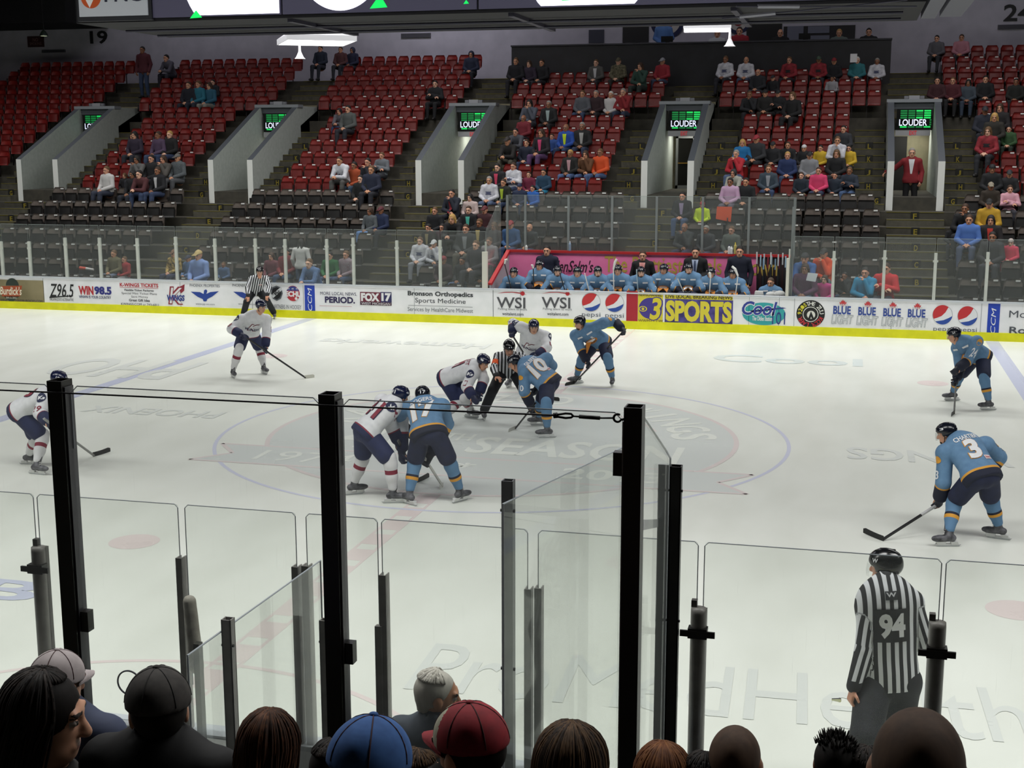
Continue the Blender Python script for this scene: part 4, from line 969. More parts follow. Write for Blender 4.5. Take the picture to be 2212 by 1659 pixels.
def seg_t(P, a, b):
    d = b-a; L = np.linalg.norm(d); t = (P-a) @ d/L/L; tc = np.clip(t, 0, 1); return t, np.linalg.norm(P-a-tc[..., None]*d, axis=-1)
TEAM = {'blue': dict(main=noisy('blue_jersey', '#577a9c', '#6185a7', 14, .8, .12), dark=mat('#171c30', .8), trim=mat('#cf9433', .7), pants=noisy('navy_pants', '#171d36', '#1c2340', 10, .75, .15), sock=mat('#5a7ea0', .85), helmet=mat('#10141f', .22), glove=mat('#141827', .6)),
        'white': dict(main=noisy('white_jersey', '#cdced2', '#d8d9dc', 14, .8, .12), dark=mat('#1a2145', .8), trim=mat('#7c1f35', .7), pants=noisy('dark_navy_pants', '#182044', '#1d264e', 10, .75, .15), sock=mat('#d2d2d4', .85), helmet=mat('#151b38', .22), glove=mat('#171d3a', .6))}
WHT2 = mat('#dcdde0', .6); BOOT = noisy('skate_boot', '#333337', '#66666c', 14, .5); HOLD = mat('#d3d4d4', .45); STEEL = mat('#b4b7ba', .25, .9); VIS = glass_mat('visor', (.94, .95, .95), .06, (.8, .8, .8))
def decal(parent, bvh, c, n, up, wd, ht, geo, m, off=.007, name='lettering', flip=False):
    n = unit(n); up = unit(np.asarray(up)-n*(np.asarray(up) @ n)); r = np.cross(up, n); v, f = geo[0], geo[1]; o = []; ok = []
    for p in v:
        a = c+r*(p[0]-.5)*wd+up*(p[1]-.5)*ht; h = bvh.ray_cast(Vector(a+n*.4), Vector(-n), .9)
        o.append(np.array(h[0])+n*off if h[0] is not None else a)
    return obj(name, (o, f), m, parent)
SQ = ([(0, 0), (1, 0), (1, 1), (0, 1)], [(0, 1, 2, 3)])
GRID = ([(i/5, j/5) for j in range(6) for i in range(6)], [(j*6+i, j*6+i+1, j*6+i+7, j*6+i+6) for j in range(5) for i in range(5)])
def blob_geo(n=20): return [(.5+.5*math.cos(2*math.pi*i/n), .5+.5*math.sin(2*math.pi*i/n)) for i in range(n)]+[(.5, .5)], [(i, (i+1) % n, n) for i in range(n)]
def skate(root, an, d, up, dark=True):
    d = unit(V(d[0], d[1], 0)); z = V(0, 0, 1); s = np.cross(z, d); A = [d, s, z]; g = V(an[0], an[1], 0); up = unit(up)
    boot = solid([RC(an+up*.10-d*.01, an-z*.03, .048, .046), RC(an+V(0, 0, .105-an[2])-d*.055, an+V(0, 0, .10-an[2])+d*.10, .040, .042), EL(V(an[0], an[1], .098)+d*.14, A, V(.06, .043, .036)), RC(an+up*.05+d*.035, an+up*.15+d*.045, .028, .024), PL(V(0, 0, .062), -z)], .012, .025)
    b = obj('skate', boot, BOOT, root, True)
    g0 = g-d*.02
    obj('blade_holder', join(*[hexa([g0+d*x0+s*q1+z*.022 for x0, q1 in ((a, -.012), (b_, -.012), (b_, .012), (a, .012))], [g0+d*x0+s*q1+z*.066 for x0, q1 in ((a2, -.030), (b2, -.030), (b2, .030), (a2, .030))]) for a, b_, a2, b2 in ((-.10, -.02, -.09, -.005), (.06, .15, .05, .165))], hexa([g0+d*x+s*y+z*.022 for x, y in ((-.12, -.011), (.17, -.011), (.17, .011), (-.12, .011))], [g0+d*x+s*y+z*.040 for x, y in ((-.11, -.011), (.165, -.011), (.165, .011), (-.11, .011))])), HOLD, b)
    obj('blade', hexa([g0+d*x+s*y+z*.0015 for x, y in ((-.11, -.003), (.14, -.003), (.14, .003), (-.11, .003))], [g0+d*x+s*y+z*.024 for x, y in ((-.135, -.003), (.18, -.003), (.18, .003), (-.135, .003))]), STEEL, b)
    lc = []
    for k in range(4): lc.append(bar(an+up*(.0+.03*k)+d*(.062-.004*k)-s*.025, an+up*(.01+.03*k)+d*(.066-.004*k)+s*.025, .008, .006))
    obj('laces', join(*lc), mat('#c9c9c6', .7), b)
    return b
def helmet(root, c, f, u, m, visor=True, num=None, cage=False):
    f, u, l = frame3(f, u); A = [f, u, l]; P = lambda x, y, z: c+f*x+u*y+l*z
    pr = [EL(P(-.012, .040, 0), A, V(.128, .105, .103)), RC(P(.06, .075, 0), P(-.09, .085, 0), .030, .030, sm=.03), PL(P(.075, .034, 0), f*.35-u), ]
    v, q = solid(pr, .010, .02)
    h2 = solid([EL(P(-.014, .03, 0), A, V(.126, .10, .102)), PL(P(0, -.055, 0), -u), PL(P(.03, 0, 0), f), EL(P(.0, -.03, 0), A, V(.085, .11, .079), neg=True, sm=0)], .010, .02)
    g = vjoin((v, q), h2)
    h = obj('helmet', g, m, root, True)
    obj('vent', join(*[bar(P(x, .128-.9*x*x, z), P(x-.05, .132-.9*(x-.05)**2, z), .012, .012) for x in (.05, -.02) for z in (-.035, .035)]), mat('#050506', .6), h)
    bv = BVHTree.FromPolygons([tuple(x) for x in g[0]], g[1]); WL_ = WL[root.name]
    if num:
        decal(h, bv, P(-.1, .045, 0), -f, u, .05*max(1, len(num)*.7), .045, text_geo(num, .02), WHT2, .004)
    decal(h, bv, P(.1, .09, 0), f+u*.5, u, .05, .02, SQ, WHT2, .004, 'badge')
    for s in (-1, 1): decal(h, bv, P(.02, .07, s*.1), l*s, u, .05, .028, text_geo(num or 'W', .02), WHT2, .004)
    st = [tube([P(.0, -.02, s*.094), P(.02, -.075, s*.07), P(.05, -.115, s*.03)], .005, 6) for s in (-1, 1)]; obj('strap', join(*st), mat('#0c0c0e', .6), h)
    if visor:
        vv, ff = [], []
        for i in range(9):
            t = math.radians(-62+124*i/8)
            for y in (.040, -.015, -.055): vv.append(P(.118*math.cos(t)*1.04+.012*(y < 0), y, .112*math.sin(t)))
        for i in range(8):
            for j in range(2): ff.append((i*3+j, i*3+j+1, i*3+j+4, i*3+j+3))
        obj('visor', (vv, ff), VIS, h, True)
    return h
def glove(root, wr, el, d, n, side, m, trim, white=False):
    a = unit(wr-el); d = unit(d); n = unit(np.asarray(n)-d*(np.asarray(n) @ d)); s = np.cross(d, n)*side; A = [d, n, s]
    pr = [RC(wr-a*.09, wr+a*.0, .066, .054), BX(wr+d*.06, A, V(.06, .038, .052), .03)]
    for o in (.036, .012, -.012, -.035):
        p = wr+d*.105+s*o-n*.008; q = p+unit(d*.75+n*.65)*.045; pr += [RC(p, q, .0165, .0155, sm=.006), RC(q, q+unit(n-.3*d)*.045, .0155, .014, sm=.005)]
    p = wr+d*.045+s*.045; q = p+unit(d*.6+s*.35+n*.6)*.055; pr += [RC(p, q, .019, .017, sm=.01), RC(q, q+unit(n-s*.3+d*.3)*.035, .017, .015, sm=.005)]
    g = obj('glove', solid(pr, .0095, .012), m, root, True)
    obj('cuff_trim', tube([wr-a*.082, wr-a*.070], [.069, .068], 16, False), trim, g, True)
    return g
def stick(top, heel, tip, label, shaft='#2a2a2c', blade='#141416', grip=None, low=None, kt=.0):
    top, heel, tip = map(lambda p: np.asarray(p, float), (top, heel, tip)); r = thing('hockey_stick', label, 'hockey stick', (heel[0], heel[1], 0))
    up = unit(top-heel); side = unit(np.cross(up, unit(tip-heel)))
    obj('shaft', bar(heel, top, .021, .030, tip-heel), mat(shaft, .35), r)
    if low: obj('shaft_band', bar(heel+(top-heel)*low[0], heel+(top-heel)*low[1], .024, .033, tip-heel), mat(low[2], .4), r)
    if grip: obj('grip_tape', bar(top-up*.16, top, .027, .036, tip-heel), mat(grip, .7), r)
    n = 8; L = np.linalg.norm(tip-heel); d = (tip-heel)/L; v, f = [], []
    for i in range(n+1):
        t = i/n; hgt = .062*(1-max(0, t-.86)**2*18); bend = side*.025*t*t
        for zz in (0, 1):
            for w_ in (-.004, .004): v.append(heel-d*.02+d*(L+.02)*t+bend+side*w_+V(0, 0, zz*hgt+(.01*t*t if zz else 0))-V(0, 0, .012))
    for i in range(n):
        a = i*4; b = a+4; f += [(a, b, b+2, a+2), (a+1, a+3, b+3, b+1), (a+2, b+2, b+3, a+3), (a, a+1, b+1, b)]
    f += [(0, 2, 3, 1), (n*4, n*4+1, n*4+3, n*4+2)]
    obj('blade', (v, f), mat(blade, .5), r); return r
def joints(S):
    """pixel observations + facing -> joint positions of natural length"""
    p = S['p']; a = math.radians(S['f']); f = V(math.cos(a), math.sin(a), 0); left = V(-f[1], f[0], 0); ln = S.get('lean', .3); J = {}
    for s in 'LR': J['an'+s] = gnd(*p['an'+s], .15+S.get('lift'+s, 0))
    by = S.get('Y', (J['anL'][1]+J['anR'][1])/2)
    pd = S.get('pdy', -.3*ln*f[1]); J['pelvis'] = at(*p['pelvis'], by+pd)
    J['neck'] = at(*p['neck'], by+pd+ln*f[1]); J['head'] = at(*p['head'], by+pd+(ln+.10)*f[1])
    sw = S.get('twist', 1.)
    for s, k in (('L', 1), ('R', -1)):
        J['sh'+s] = at(*p['sh'+s], J['neck'][1]+.17*k*left[1]*sw); J['hip'+s] = J['pelvis']+left*.10*k-V(0, 0, .02)
    for s in 'LR':
        J['kn'+s] = on_ray(p['kn'+s], [(J['hip'+s], .44), (J['an'+s], .43)], f*S.get('kf'+s, 1))
        J['el'+s] = on_ray(p['el'+s], [(J['sh'+s], .30)], f*S.get('ef'+s, 1)); J['wr'+s] = on_ray(p['wr'+s], [(J['el'+s], .27)], f*S.get('wf'+s, 1))
    J['toeL'] = J['toeR'] = None
    return J, f
def player(S):
    T = TEAM[S['team']]; bench = 'J' in S; J, f = S['J'] if bench else joints(S); base_ = (J['anL']+J['anR'])/2; root = thing('person', S['label'], 'person', (base_[0], base_[1], J['anL'][2]-.10 if bench else 0), S.get('group'))
    ff, u, l = spine_axes(J); ha = math.radians(S.get('hf', S['f'])); hf = V(math.cos(ha), math.sin(ha), -S.get('dn', .3)); hu = unit(u*.35+V(0, 0, 1)); c = J['head']
    # body with face
    td = [math.radians(S.get('tL', S['f'])), math.radians(S.get('tR', S['f']))]; td = [V(math.cos(t), math.sin(t), 0) for t in td]
    J['toeL'], J['toeR'] = J['anL']+td[0]*.2, J['anR']+td[1]*.2
    neckb = c-unit(hu)*.06
    body = solid(torso_prims(J, -.02)+arm_prims(J, 'L', -.006)+arm_prims(J, 'R', -.006)+leg_prims(J, 'L', -.012)+leg_prims(J, 'R', -.012)+[RC(J['neck'], neckb, .055, .05)], .024)
    hd = head_geo(c, hf, hu, 1., .0085); hands = [hand_geo(J['wr'+s], J['wr'+s]-J['el'+s], f*.3-V(0, 0, 1), k, .9, .92, .009) for s, k in (('L', 1), ('R', -1))]
    v, q = vjoin(body, hd[:2], *hands); fm = [0]*len(body[1])+hd[2]+[0]*sum(len(h[1]) for h in hands)
    obj('body', (v, q), [mat(SKINS[S.get('skin', 0)], .5), mat('#2e2018', .7), mat('#c9c1ba', .4), mat('#1b1411', .4), mat('#9a5a50', .5)], root, True, fm)
    obj('hair', hair_geo(c, hf, hu, .97, 'short'), mat(S.get('hair', '#2a1d15'), .7), root, True)
    if S.get('beard'): f3 = frame3(hf, hu); obj('beard', solid([EL(c+f3[0]*.045-f3[1]*.085, list(f3), V(.048, .042, .052)), EL(c+f3[0]*.1-f3[1]*.062, list(f3), V(.02, .006, .02), neg=True, sm=0)], .01, .01), mat('#231812', .8), root, True)
    # jersey
    W = S.get('bulk', 1.10); e = .042
    tp = torso_prims(J, e, W, .13)+[RC(J['hipL'], J['hipR'], .160, .160), PL(J['pelvis']-u*.10, -u)]
    ar = []
    for s in 'LR': ar += [EL(J['sh'+s], [l, u, ff], V(.112, .10, .108))]+arm_prims(J, s, .044, 1., (.052, .048, .046), .80)
    jv, jq = solid(tp+ar+[EL(J['neck']+(neckb-J['neck'])*.9, np.eye(3), V(.078, .078, .06), neg=True, sm=.01)], .0145, .035)
    pv = J['pelvis']
    arm_t = {s: (J['sh'+s], J['el'+s], J['el'+s]+(J['wr'+s]-J['el'+s])) for s in 'LR'}
    def near(P):
        P = np.atleast_2d(P); dt = seg_t(P, pv-u*.1, J['neck'])[1]-.10; best = np.full(len(P), -1); tt = np.zeros(len(P)); bd = dt.copy()
        for i, s in enumerate('LR'):
            a, b, w_ = arm_t[s]; t1, d1 = seg_t(P, a, b); t2, d2 = seg_t(P, b, w_); d1 = d1+.03
            m1 = (d1 < bd) & (d1 <= d2+.03); m2 = (d2 < bd) & ~m1 & (d2 < .12)
            best[m1] = i; tt[m1] = np.clip(t1[m1], 0, 1); bd[m1] = d1[m1]; best[m2] = i; tt[m2] = 1+np.clip(t2[m2], 0, 1); bd[m2] = d2[m2]
        return best, tt
    blue = S['team'] == 'blue'; c1, c2 = ((1.10, 1.19) if blue else (1.38, 1.44)); h1, h2 = ((.018, -.012) if blue else (-.005, -.025))
    cuts = [(pv+u*h, u, lambda P: (near(P)[0] < 0) & (np.abs((P-pv) @ u) < .12)) for h in (h1, h2)]
    for i, s in enumerate('LR'):
        a, b, w_ = arm_t[s]
        for t in (c1, c2): cuts.append((b+(w_-b)*(t-1), unit(w_-b), lambda P, i=i: (lambda r: (r[0] == i) & (r[1] > 1.0))(near(P))))
    jv, jq = split_faces(jv, jq, cuts); C = cent(jv, jq); bi, tt = near(C); hh = (C-pv) @ u; fm = np.zeros(len(jq), int)
    fm[(bi < 0) & (hh < h1)] = 2; fm[(bi < 0) & (hh < h2)] = 1; fm[(bi >= 0) & (tt > c1)] = 2; fm[(bi >= 0) & (tt > c2)] = 1
    jr = obj('jersey', (jv, jq), [T['main'], T['dark'], T['trim']], root, True, fm); bv = BVHTree.FromPolygons([tuple(x) for x in jv], [tuple(x) for x in jq])
    bc = pv+(J['neck']-pv)*.56
    num = S.get('num'); nm = S.get('name'); dk = WHT2 if blue else TEAM['white']['trim']
    if num:
        for lay, (m, bd, of) in enumerate((((T['trim'] if blue else T['dark']), .065 if blue else .03, .005), (dk, .045 if blue else .01, .010))): decal(jr, bv, bc-ff*.1, -ff, u, .165*len(num)+.014*(lay == 0), .27+.014*(lay == 0), text_geo(num, bd), m, of)
    if nm: decal(jr, bv, pv+(J['neck']-pv)*.90-ff*.1, -ff, u*.9+ff*.3, .30, .07, text_geo(nm, .02), dk, .008)
    if S.get('front', True):
        fc = pv+(J['neck']-pv)*.52
        if blue:
            decal(jr, bv, fc, ff, u, .26, .14, blob_geo(), mat('#c77f30', .7), .006, 'crest'); decal(jr, bv, fc+u*.02, ff, u, .20, .06, blob_geo(), WHT2, .009, 'crest'); decal(jr, bv, fc-u*.035, ff, u, .19, .035, text_geo('WALLEYE', .02), T['dark'], .011)
            [decal(jr, bv, pv+(J['neck']-pv)*.84+l*.115*k_, ff+u*.4, u, .12, .035, GRID, WHT2, .010, 'shoulder_patch') for k_ in (-1, 1)]
            if S.get('A'): decal(jr, bv, pv+(J['neck']-pv)*.70+l*.09, ff, u, .05, .07, text_geo(S['A'], .03), WHT2, .008)
        else:
            decal(jr, bv, fc+u*.02, ff, u, .22, .20, text_geo('K', .05, .25), T['trim'], .006, 'crest'); decal(jr, bv, fc+u*.02, ff, u, .19, .17, text_geo('K', .02, .25), WHT2, .009, 'crest'); decal(jr, bv, fc-u*.04, ff, u, .30, .06, text_geo('WINGS', .02, .2), T['dark'], .011)
    for i, s in enumerate('LR'):      # upper sleeve: patch and number
        a, b, _ = arm_t[s]; out = unit((l if s == 'L' else -l)*.8+V(0, 0, .5)); ax = unit(a-b)
        if blue: decal(jr, bv, a+(b-a)*.35, out, ax, .10, .08, blob_geo(12), T['trim'], .006, 'sleeve_patch')
        else: decal(jr, bv, a+(b-a)*.18, out, ax, .14, .16, blob_geo(16), T['dark'], .006, 'sleeve_patch'); decal(jr, bv, a+(b-a)*.18, out, ax, .08, .06, text_geo('K', .04), WHT2, .009)
        if num: decal(jr, bv, a+(b-a)*.85, out, ax, .055*len(num), .10, text_geo(num, .02), dk, .007)
    if blue and S.get('tagp'): decal(jr, bv, pv+(J['neck']-pv)*.28-l*.12, -ff, u, .085, .06, GRID, mat('#d8c9c9', .6), .006, 'back_badge'); decal(jr, bv, pv+(J['neck']-pv)*.28-l*.12, -ff, u, .065, .03, text_geo('Stars', .02), mat('#b02a34', .6), .011)
    # pants, socks, skates
    pt = [RC(J['hipL'], J['hipR'], .132, .132), RC(pv, pv+u*.08, .172, .165, ff, .80)]
    for s in 'LR': pt += [RC(J['hip'+s], J['hip'+s]+(J['kn'+s]-J['hip'+s])*.80, .132, .122, sm=.03), PL(J['hip'+s]+(J['kn'+s]-J['hip'+s])*.92, J['kn'+s]-J['hip'+s])][:1]
    pg = solid(pt, .016, .03); po = obj('hockey_pants', pg, T['pants'], root, True); pb = BVHTree.FromPolygons([tuple(x) for x in pg[0]], [tuple(map(int, x)) for x in pg[1]])
    if blue: decal(po, pb, pv-u*.02-ff*.1+l*.02, -ff, u, .10, .045, GRID, mat('#c7c9d4', .6), .006, 'pants_patch')
    else: decal(po, pb, pv-V(0, 0, .02)-ff*.05+l*.1*S.get('ps', -1), (l*S.get('ps', -1)-ff*.6), u, .06, .06, blob_geo(16), mat('#d4d0d2', .6), .006, 'pants_patch'); decal(po, pb, pv-V(0, 0, .02)-ff*.05+l*.1*S.get('ps', -1), (l*S.get('ps', -1)-ff*.6), u, .04, .02, SQ, mat('#b03040', .6), .009, 'pants_patch')
    for s, t_ in (() if bench else (('L', td[0]), ('R', td[1]))):
        a, b = J['kn'+s], J['an'+s]; d = b-a; sv, sq = solid([RC(a-d*.12, a+d*.1, .088, .090), RC(a+d*.1, a+d*.5, .090, .080), RC(a+d*.5, a+d*.84, .078, .060)], .014, .03)
        bands = ((.40, .47, 1), (.47, .57, 2)) if blue else ((.26, .40, 2),)
        sv, sq = split_faces(sv, sq, [(a+d*t, d, lambda P: np.ones(len(P), bool)) for x in bands for t in x[:2]]); tc = ((cent(sv, sq)-a) @ d)/(d @ d); fm = np.zeros(len(sq), int)
        for x in bands: fm[(tc > x[0]) & (tc < x[1])] = x[2]
        obj('sock', (sv, sq), [T['sock'], T['dark'], T['trim']], root, True, fm)
        skate(root, b, t_, a-b)
    for s, k in (('L', 1), ('R', -1)):
        d = unit(J['wr'+s]-J['el'+s]); glove(root, J['wr'+s], J['el'+s], d, f*.8-V(0, 0, .5), k, T['glove'], WHT2 if S['team'] == 'white' else T['trim'])
    if S.get('helm', True): helmet(root, c, hf, hu, T['helmet'], S.get('visor', True), num)
    if 'stick' in S:
        k = S['stick']; h = gnd(*k['heel'], .014); tp_ = gnd(*k['tip'], .014); w1 = J['wr'+k['top']]; d = unit(J['wr'+k['top']]-J['el'+k['top']]); hand = w1+d*.08
        ext = k.get('ext', .12); top = hand+unit(hand-h)*ext
        stick(top, h, tp_, k['label'], k.get('shaft', '#2a2a2c'), k.get('blade', '#141416'), k.get('grip'), k.get('low'))
    return J, root
PLAYERS = [
 dict(team='white', f=-27, hf=-22, lean=.32, num='28', label='person, white jersey 28, crouching alone near the left blue line with stick out',
      p=dict(head=(564, 662), neck=(551, 682), shR=(523, 690), shL=(575, 690), elR=(500, 711), wrR=(520, 722), elL=(576, 722), wrL=(573, 748), pelvis=(536, 716), knR=(516, 755), knL=(561, 753), anR=(503, 800), anL=(570, 792)), tR=-50, tL=-40,
      stick=dict(top='R', heel=(660, 816), tip=(680, 814), label='black stick with white blade held by the player near the left blue line', blade='#cfcfc4', ext=.05)),
 dict(team='white', f=2, hf=0, lean=.42, num='19', ps=-1, label='person, white jersey, bending right behind the leftmost dark post',
      p=dict(head=(128, 822), neck=(110, 850), shR=(98, 858), shL=(112, 852), elR=(86, 893), wrR=(104, 910), elL=(118, 890), wrL=(130, 905), pelvis=(47, 884), knR=(92, 945), knL=(78, 948), anR=(79, 1003), anL=(62, 982)), tR=-5, tL=10,
      stick=dict(top='R', heel=(203, 984), tip=(240, 976), label='stick with grey shaft and black blade behind the leftmost dark post', shaft='#8a8a88', ext=.25)),
 dict(team='white', f=-15, hf=-25, lean=.40, dn=.5, num='1', name='ELLIOTT', visor=True, ps=-1, label='person, white jersey, bending over the face-off facing the striped referee',
      p=dict(head=(1044, 783), neck=(1028, 792), shR=(1022, 806), shL=(1034, 792), elR=(1008, 835), wrR=(1021, 857), elL=(1045, 820), wrL=(1036, 848), pelvis=(968, 814), knR=(990, 866), knL=(1003, 862), anR=(960, 900), anL=(1018, 884)), tR=-25, tL=-15, Y=None),
 dict(team='white', f=-78, hf=-72, lean=.34, num='11', label='person, white jersey, facing the camera behind the crouching referee',
      p=dict(head=(1153, 706), neck=(1151, 720), shR=(1126, 707), shL=(1178, 727), elR=(1108, 698), wrR=(1107, 718), elL=(1181, 752), wrL=(1160, 768), pelvis=(1143, 757), knR=(1118, 790), knL=(1162, 792), anR=(1100, 820), anL=(1172, 832)), tR=-95, tL=-80, efR=-.5,
      stick=dict(top='R', heel=(1192, 862), tip=(1206, 866), label='stick slanting down to the right before the player behind the referee', ext=.06)),
 dict(team='white', f=38, hf=55, lean=.40, num='41', ps=-1, front=False, label='person, white jersey, bent over beside blue number 17 at the near circle edge',
      p=dict(head=(866, 856), neck=(850, 870), shR=(836, 884), shL=(826, 868), elR=(843, 915), wrR=(862, 955), elL=(868, 905), wrL=(868, 978), pelvis=(790, 930), knR=(843, 996), knL=(784, 988), anR=(849, 1063), anL=(764, 1045)), tR=20, tL=35,
      stick=dict(top='R', heel=(903, 1040), tip=(930, 1030), label='stick with black blade resting between the feet of blue number 17', ext=.2)),
 dict(team='blue', f=95, hf=110, lean=.34, num='17', name='ROGERS', tagp=False, front=False, label='person, blue jersey number 17, seen from behind in the near circle',
      p=dict(head=(913, 856), neck=(914, 872), shL=(868, 884), shR=(954, 878), elL=(860, 912), wrL=(886, 938), elR=(966, 915), wrR=(928, 985), pelvis=(926, 934), knL=(896, 998), knR=(972, 1000), anL=(884, 1066), anR=(994, 1060)), tL=150, tR=60,
      stick=dict(top='R', heel=(956, 1050), tip=(946, 1056), label='white shafted stick held before blue number 17', shaft='#c9c9c4', blade='#c9c9c4', ext=.1)),
 dict(team='blue', f=172, hf=186, lean=.42, dn=.45, num='10', name='GILBERT', tagp=True, beard=True, visor=True, label='person, blue jersey number 10, bent at the face-off before the referee',
      p=dict(head=(1112, 784), neck=(1136, 786), shL=(1133, 801), shR=(1180, 776), elL=(1133, 846), wrL=(1146, 872), elR=(1192, 790), wrR=(1160, 838), pelvis=(1186, 826), knL=(1180, 874), knR=(1168, 868), anL=(1182, 926), anR=(1164, 900)), tL=200, tR=195,
      stick=dict(top='L', heel=(1113, 926), tip=(1096, 932), label='stick with pale blade reaching down to the ice at the face-off', blade='#b5b5b0', ext=.1)),
 dict(team='blue', f=-118, hf=-135, lean=.34, num='27', A='R', beard=True, label='person, blue jersey number 27, leaning on a stick by the red line',
      p=dict(head=(1252, 698), neck=(1262, 712), shR=(1243, 724), shL=(1303, 698), elR=(1256, 757), wrR=(1268, 780), elL=(1328, 694), wrL=(1343, 710), pelvis=(1296, 738), knR=(1257, 775), knL=(1313, 776), anR=(1246, 812), anL=(1323, 818)), tR=-150, tL=-85, efL=-1,
      stick=dict(top='L', heel=(1240, 828), tip=(1219, 832), label='long dark stick held across the body by the blue player at the red line', ext=.06)),
 dict(team='blue', f=-150, hf=-165, lean=.40, num='24', name='NEVILLE', tagp=True, label='person, blue jersey number 24, bending forward near the right blue line',
      p=dict(head=(2060, 724), neck=(2076, 738), shL=(2110, 738), shR=(2068, 752), elR=(2074, 794), wrR=(2067, 818), elL=(2090, 780), wrL=(2070, 796), pelvis=(2116, 768), knL=(2126, 818), knR=(2072, 812), anL=(2136, 868), anR=(2058, 848)), tL=-165, tR=-165,
      stick=dict(top='R', heel=(2061, 893), tip=(2052, 899), label='black stick held upright by the blue player near the right blue line', ext=.2)),
 dict(team='blue', f=128, hf=165, lean=.40, num='3', name='CHARTIER', tagp=True, front=False, beard=True, label='person, blue jersey number 3, crouching with back turned at right',
      p=dict(head=(2044, 938), neck=(2074, 952), shL=(2042, 978), shR=(2128, 962), elL=(2038, 1042), wrL=(2030, 1078), elR=(2158, 988), wrR=(2120, 1040), pelvis=(2120, 1026), knL=(2062, 1082), knR=(2140, 1078), anL=(2049, 1154), anR=(2158, 1138)), tL=195, tR=165,
      stick=dict(top='L', heel=(1906, 1166), tip=(1866, 1152), label='stick with silver shaft and black blade held low by blue number 3', shaft='#1c1c1e', low=(.45, .93, '#b9b9ba'), ext=.45)),
]
for S in PLAYERS:
    if S.get('Y', 0) is None: S.pop('Y')
    player(S)
# ------------------------------------------------------------------ officials
def stripe_material():
    m = bpy.data.materials.new('referee_stripes'); m.use_nodes = True; n = m.node_tree.nodes; l = m.node_tree.links; b = n['Principled BSDF']; b.inputs['Roughness'].default_value = .8
    a = n.new('ShaderNodeAttribute'); a.attribute_name = 'stripe'; f = n.new('ShaderNodeMath'); f.operation = 'FRACT'; g = n.new('ShaderNodeMath'); g.operation = 'GREATER_THAN'; g.inputs[1].default_value = .5
    x = n.new('ShaderNodeMix'); x.data_type = 'RGBA'; x.inputs[6].default_value = (*lin('#14151a'), 1); x.inputs[7].default_value = (*lin('#c9cbcf'), 1)
    l.new(a.outputs['Fac'], f.inputs[0]); l.new(f.outputs[0], g.inputs[0]); l.new(g.outputs[0], x.inputs[0]); l.new(x.outputs[2], b.inputs['Base Color']); return m
STRIPE = stripe_material(); BLACKT = noisy('black_trousers', '#101116', '#191b22', 12, .8, .15)
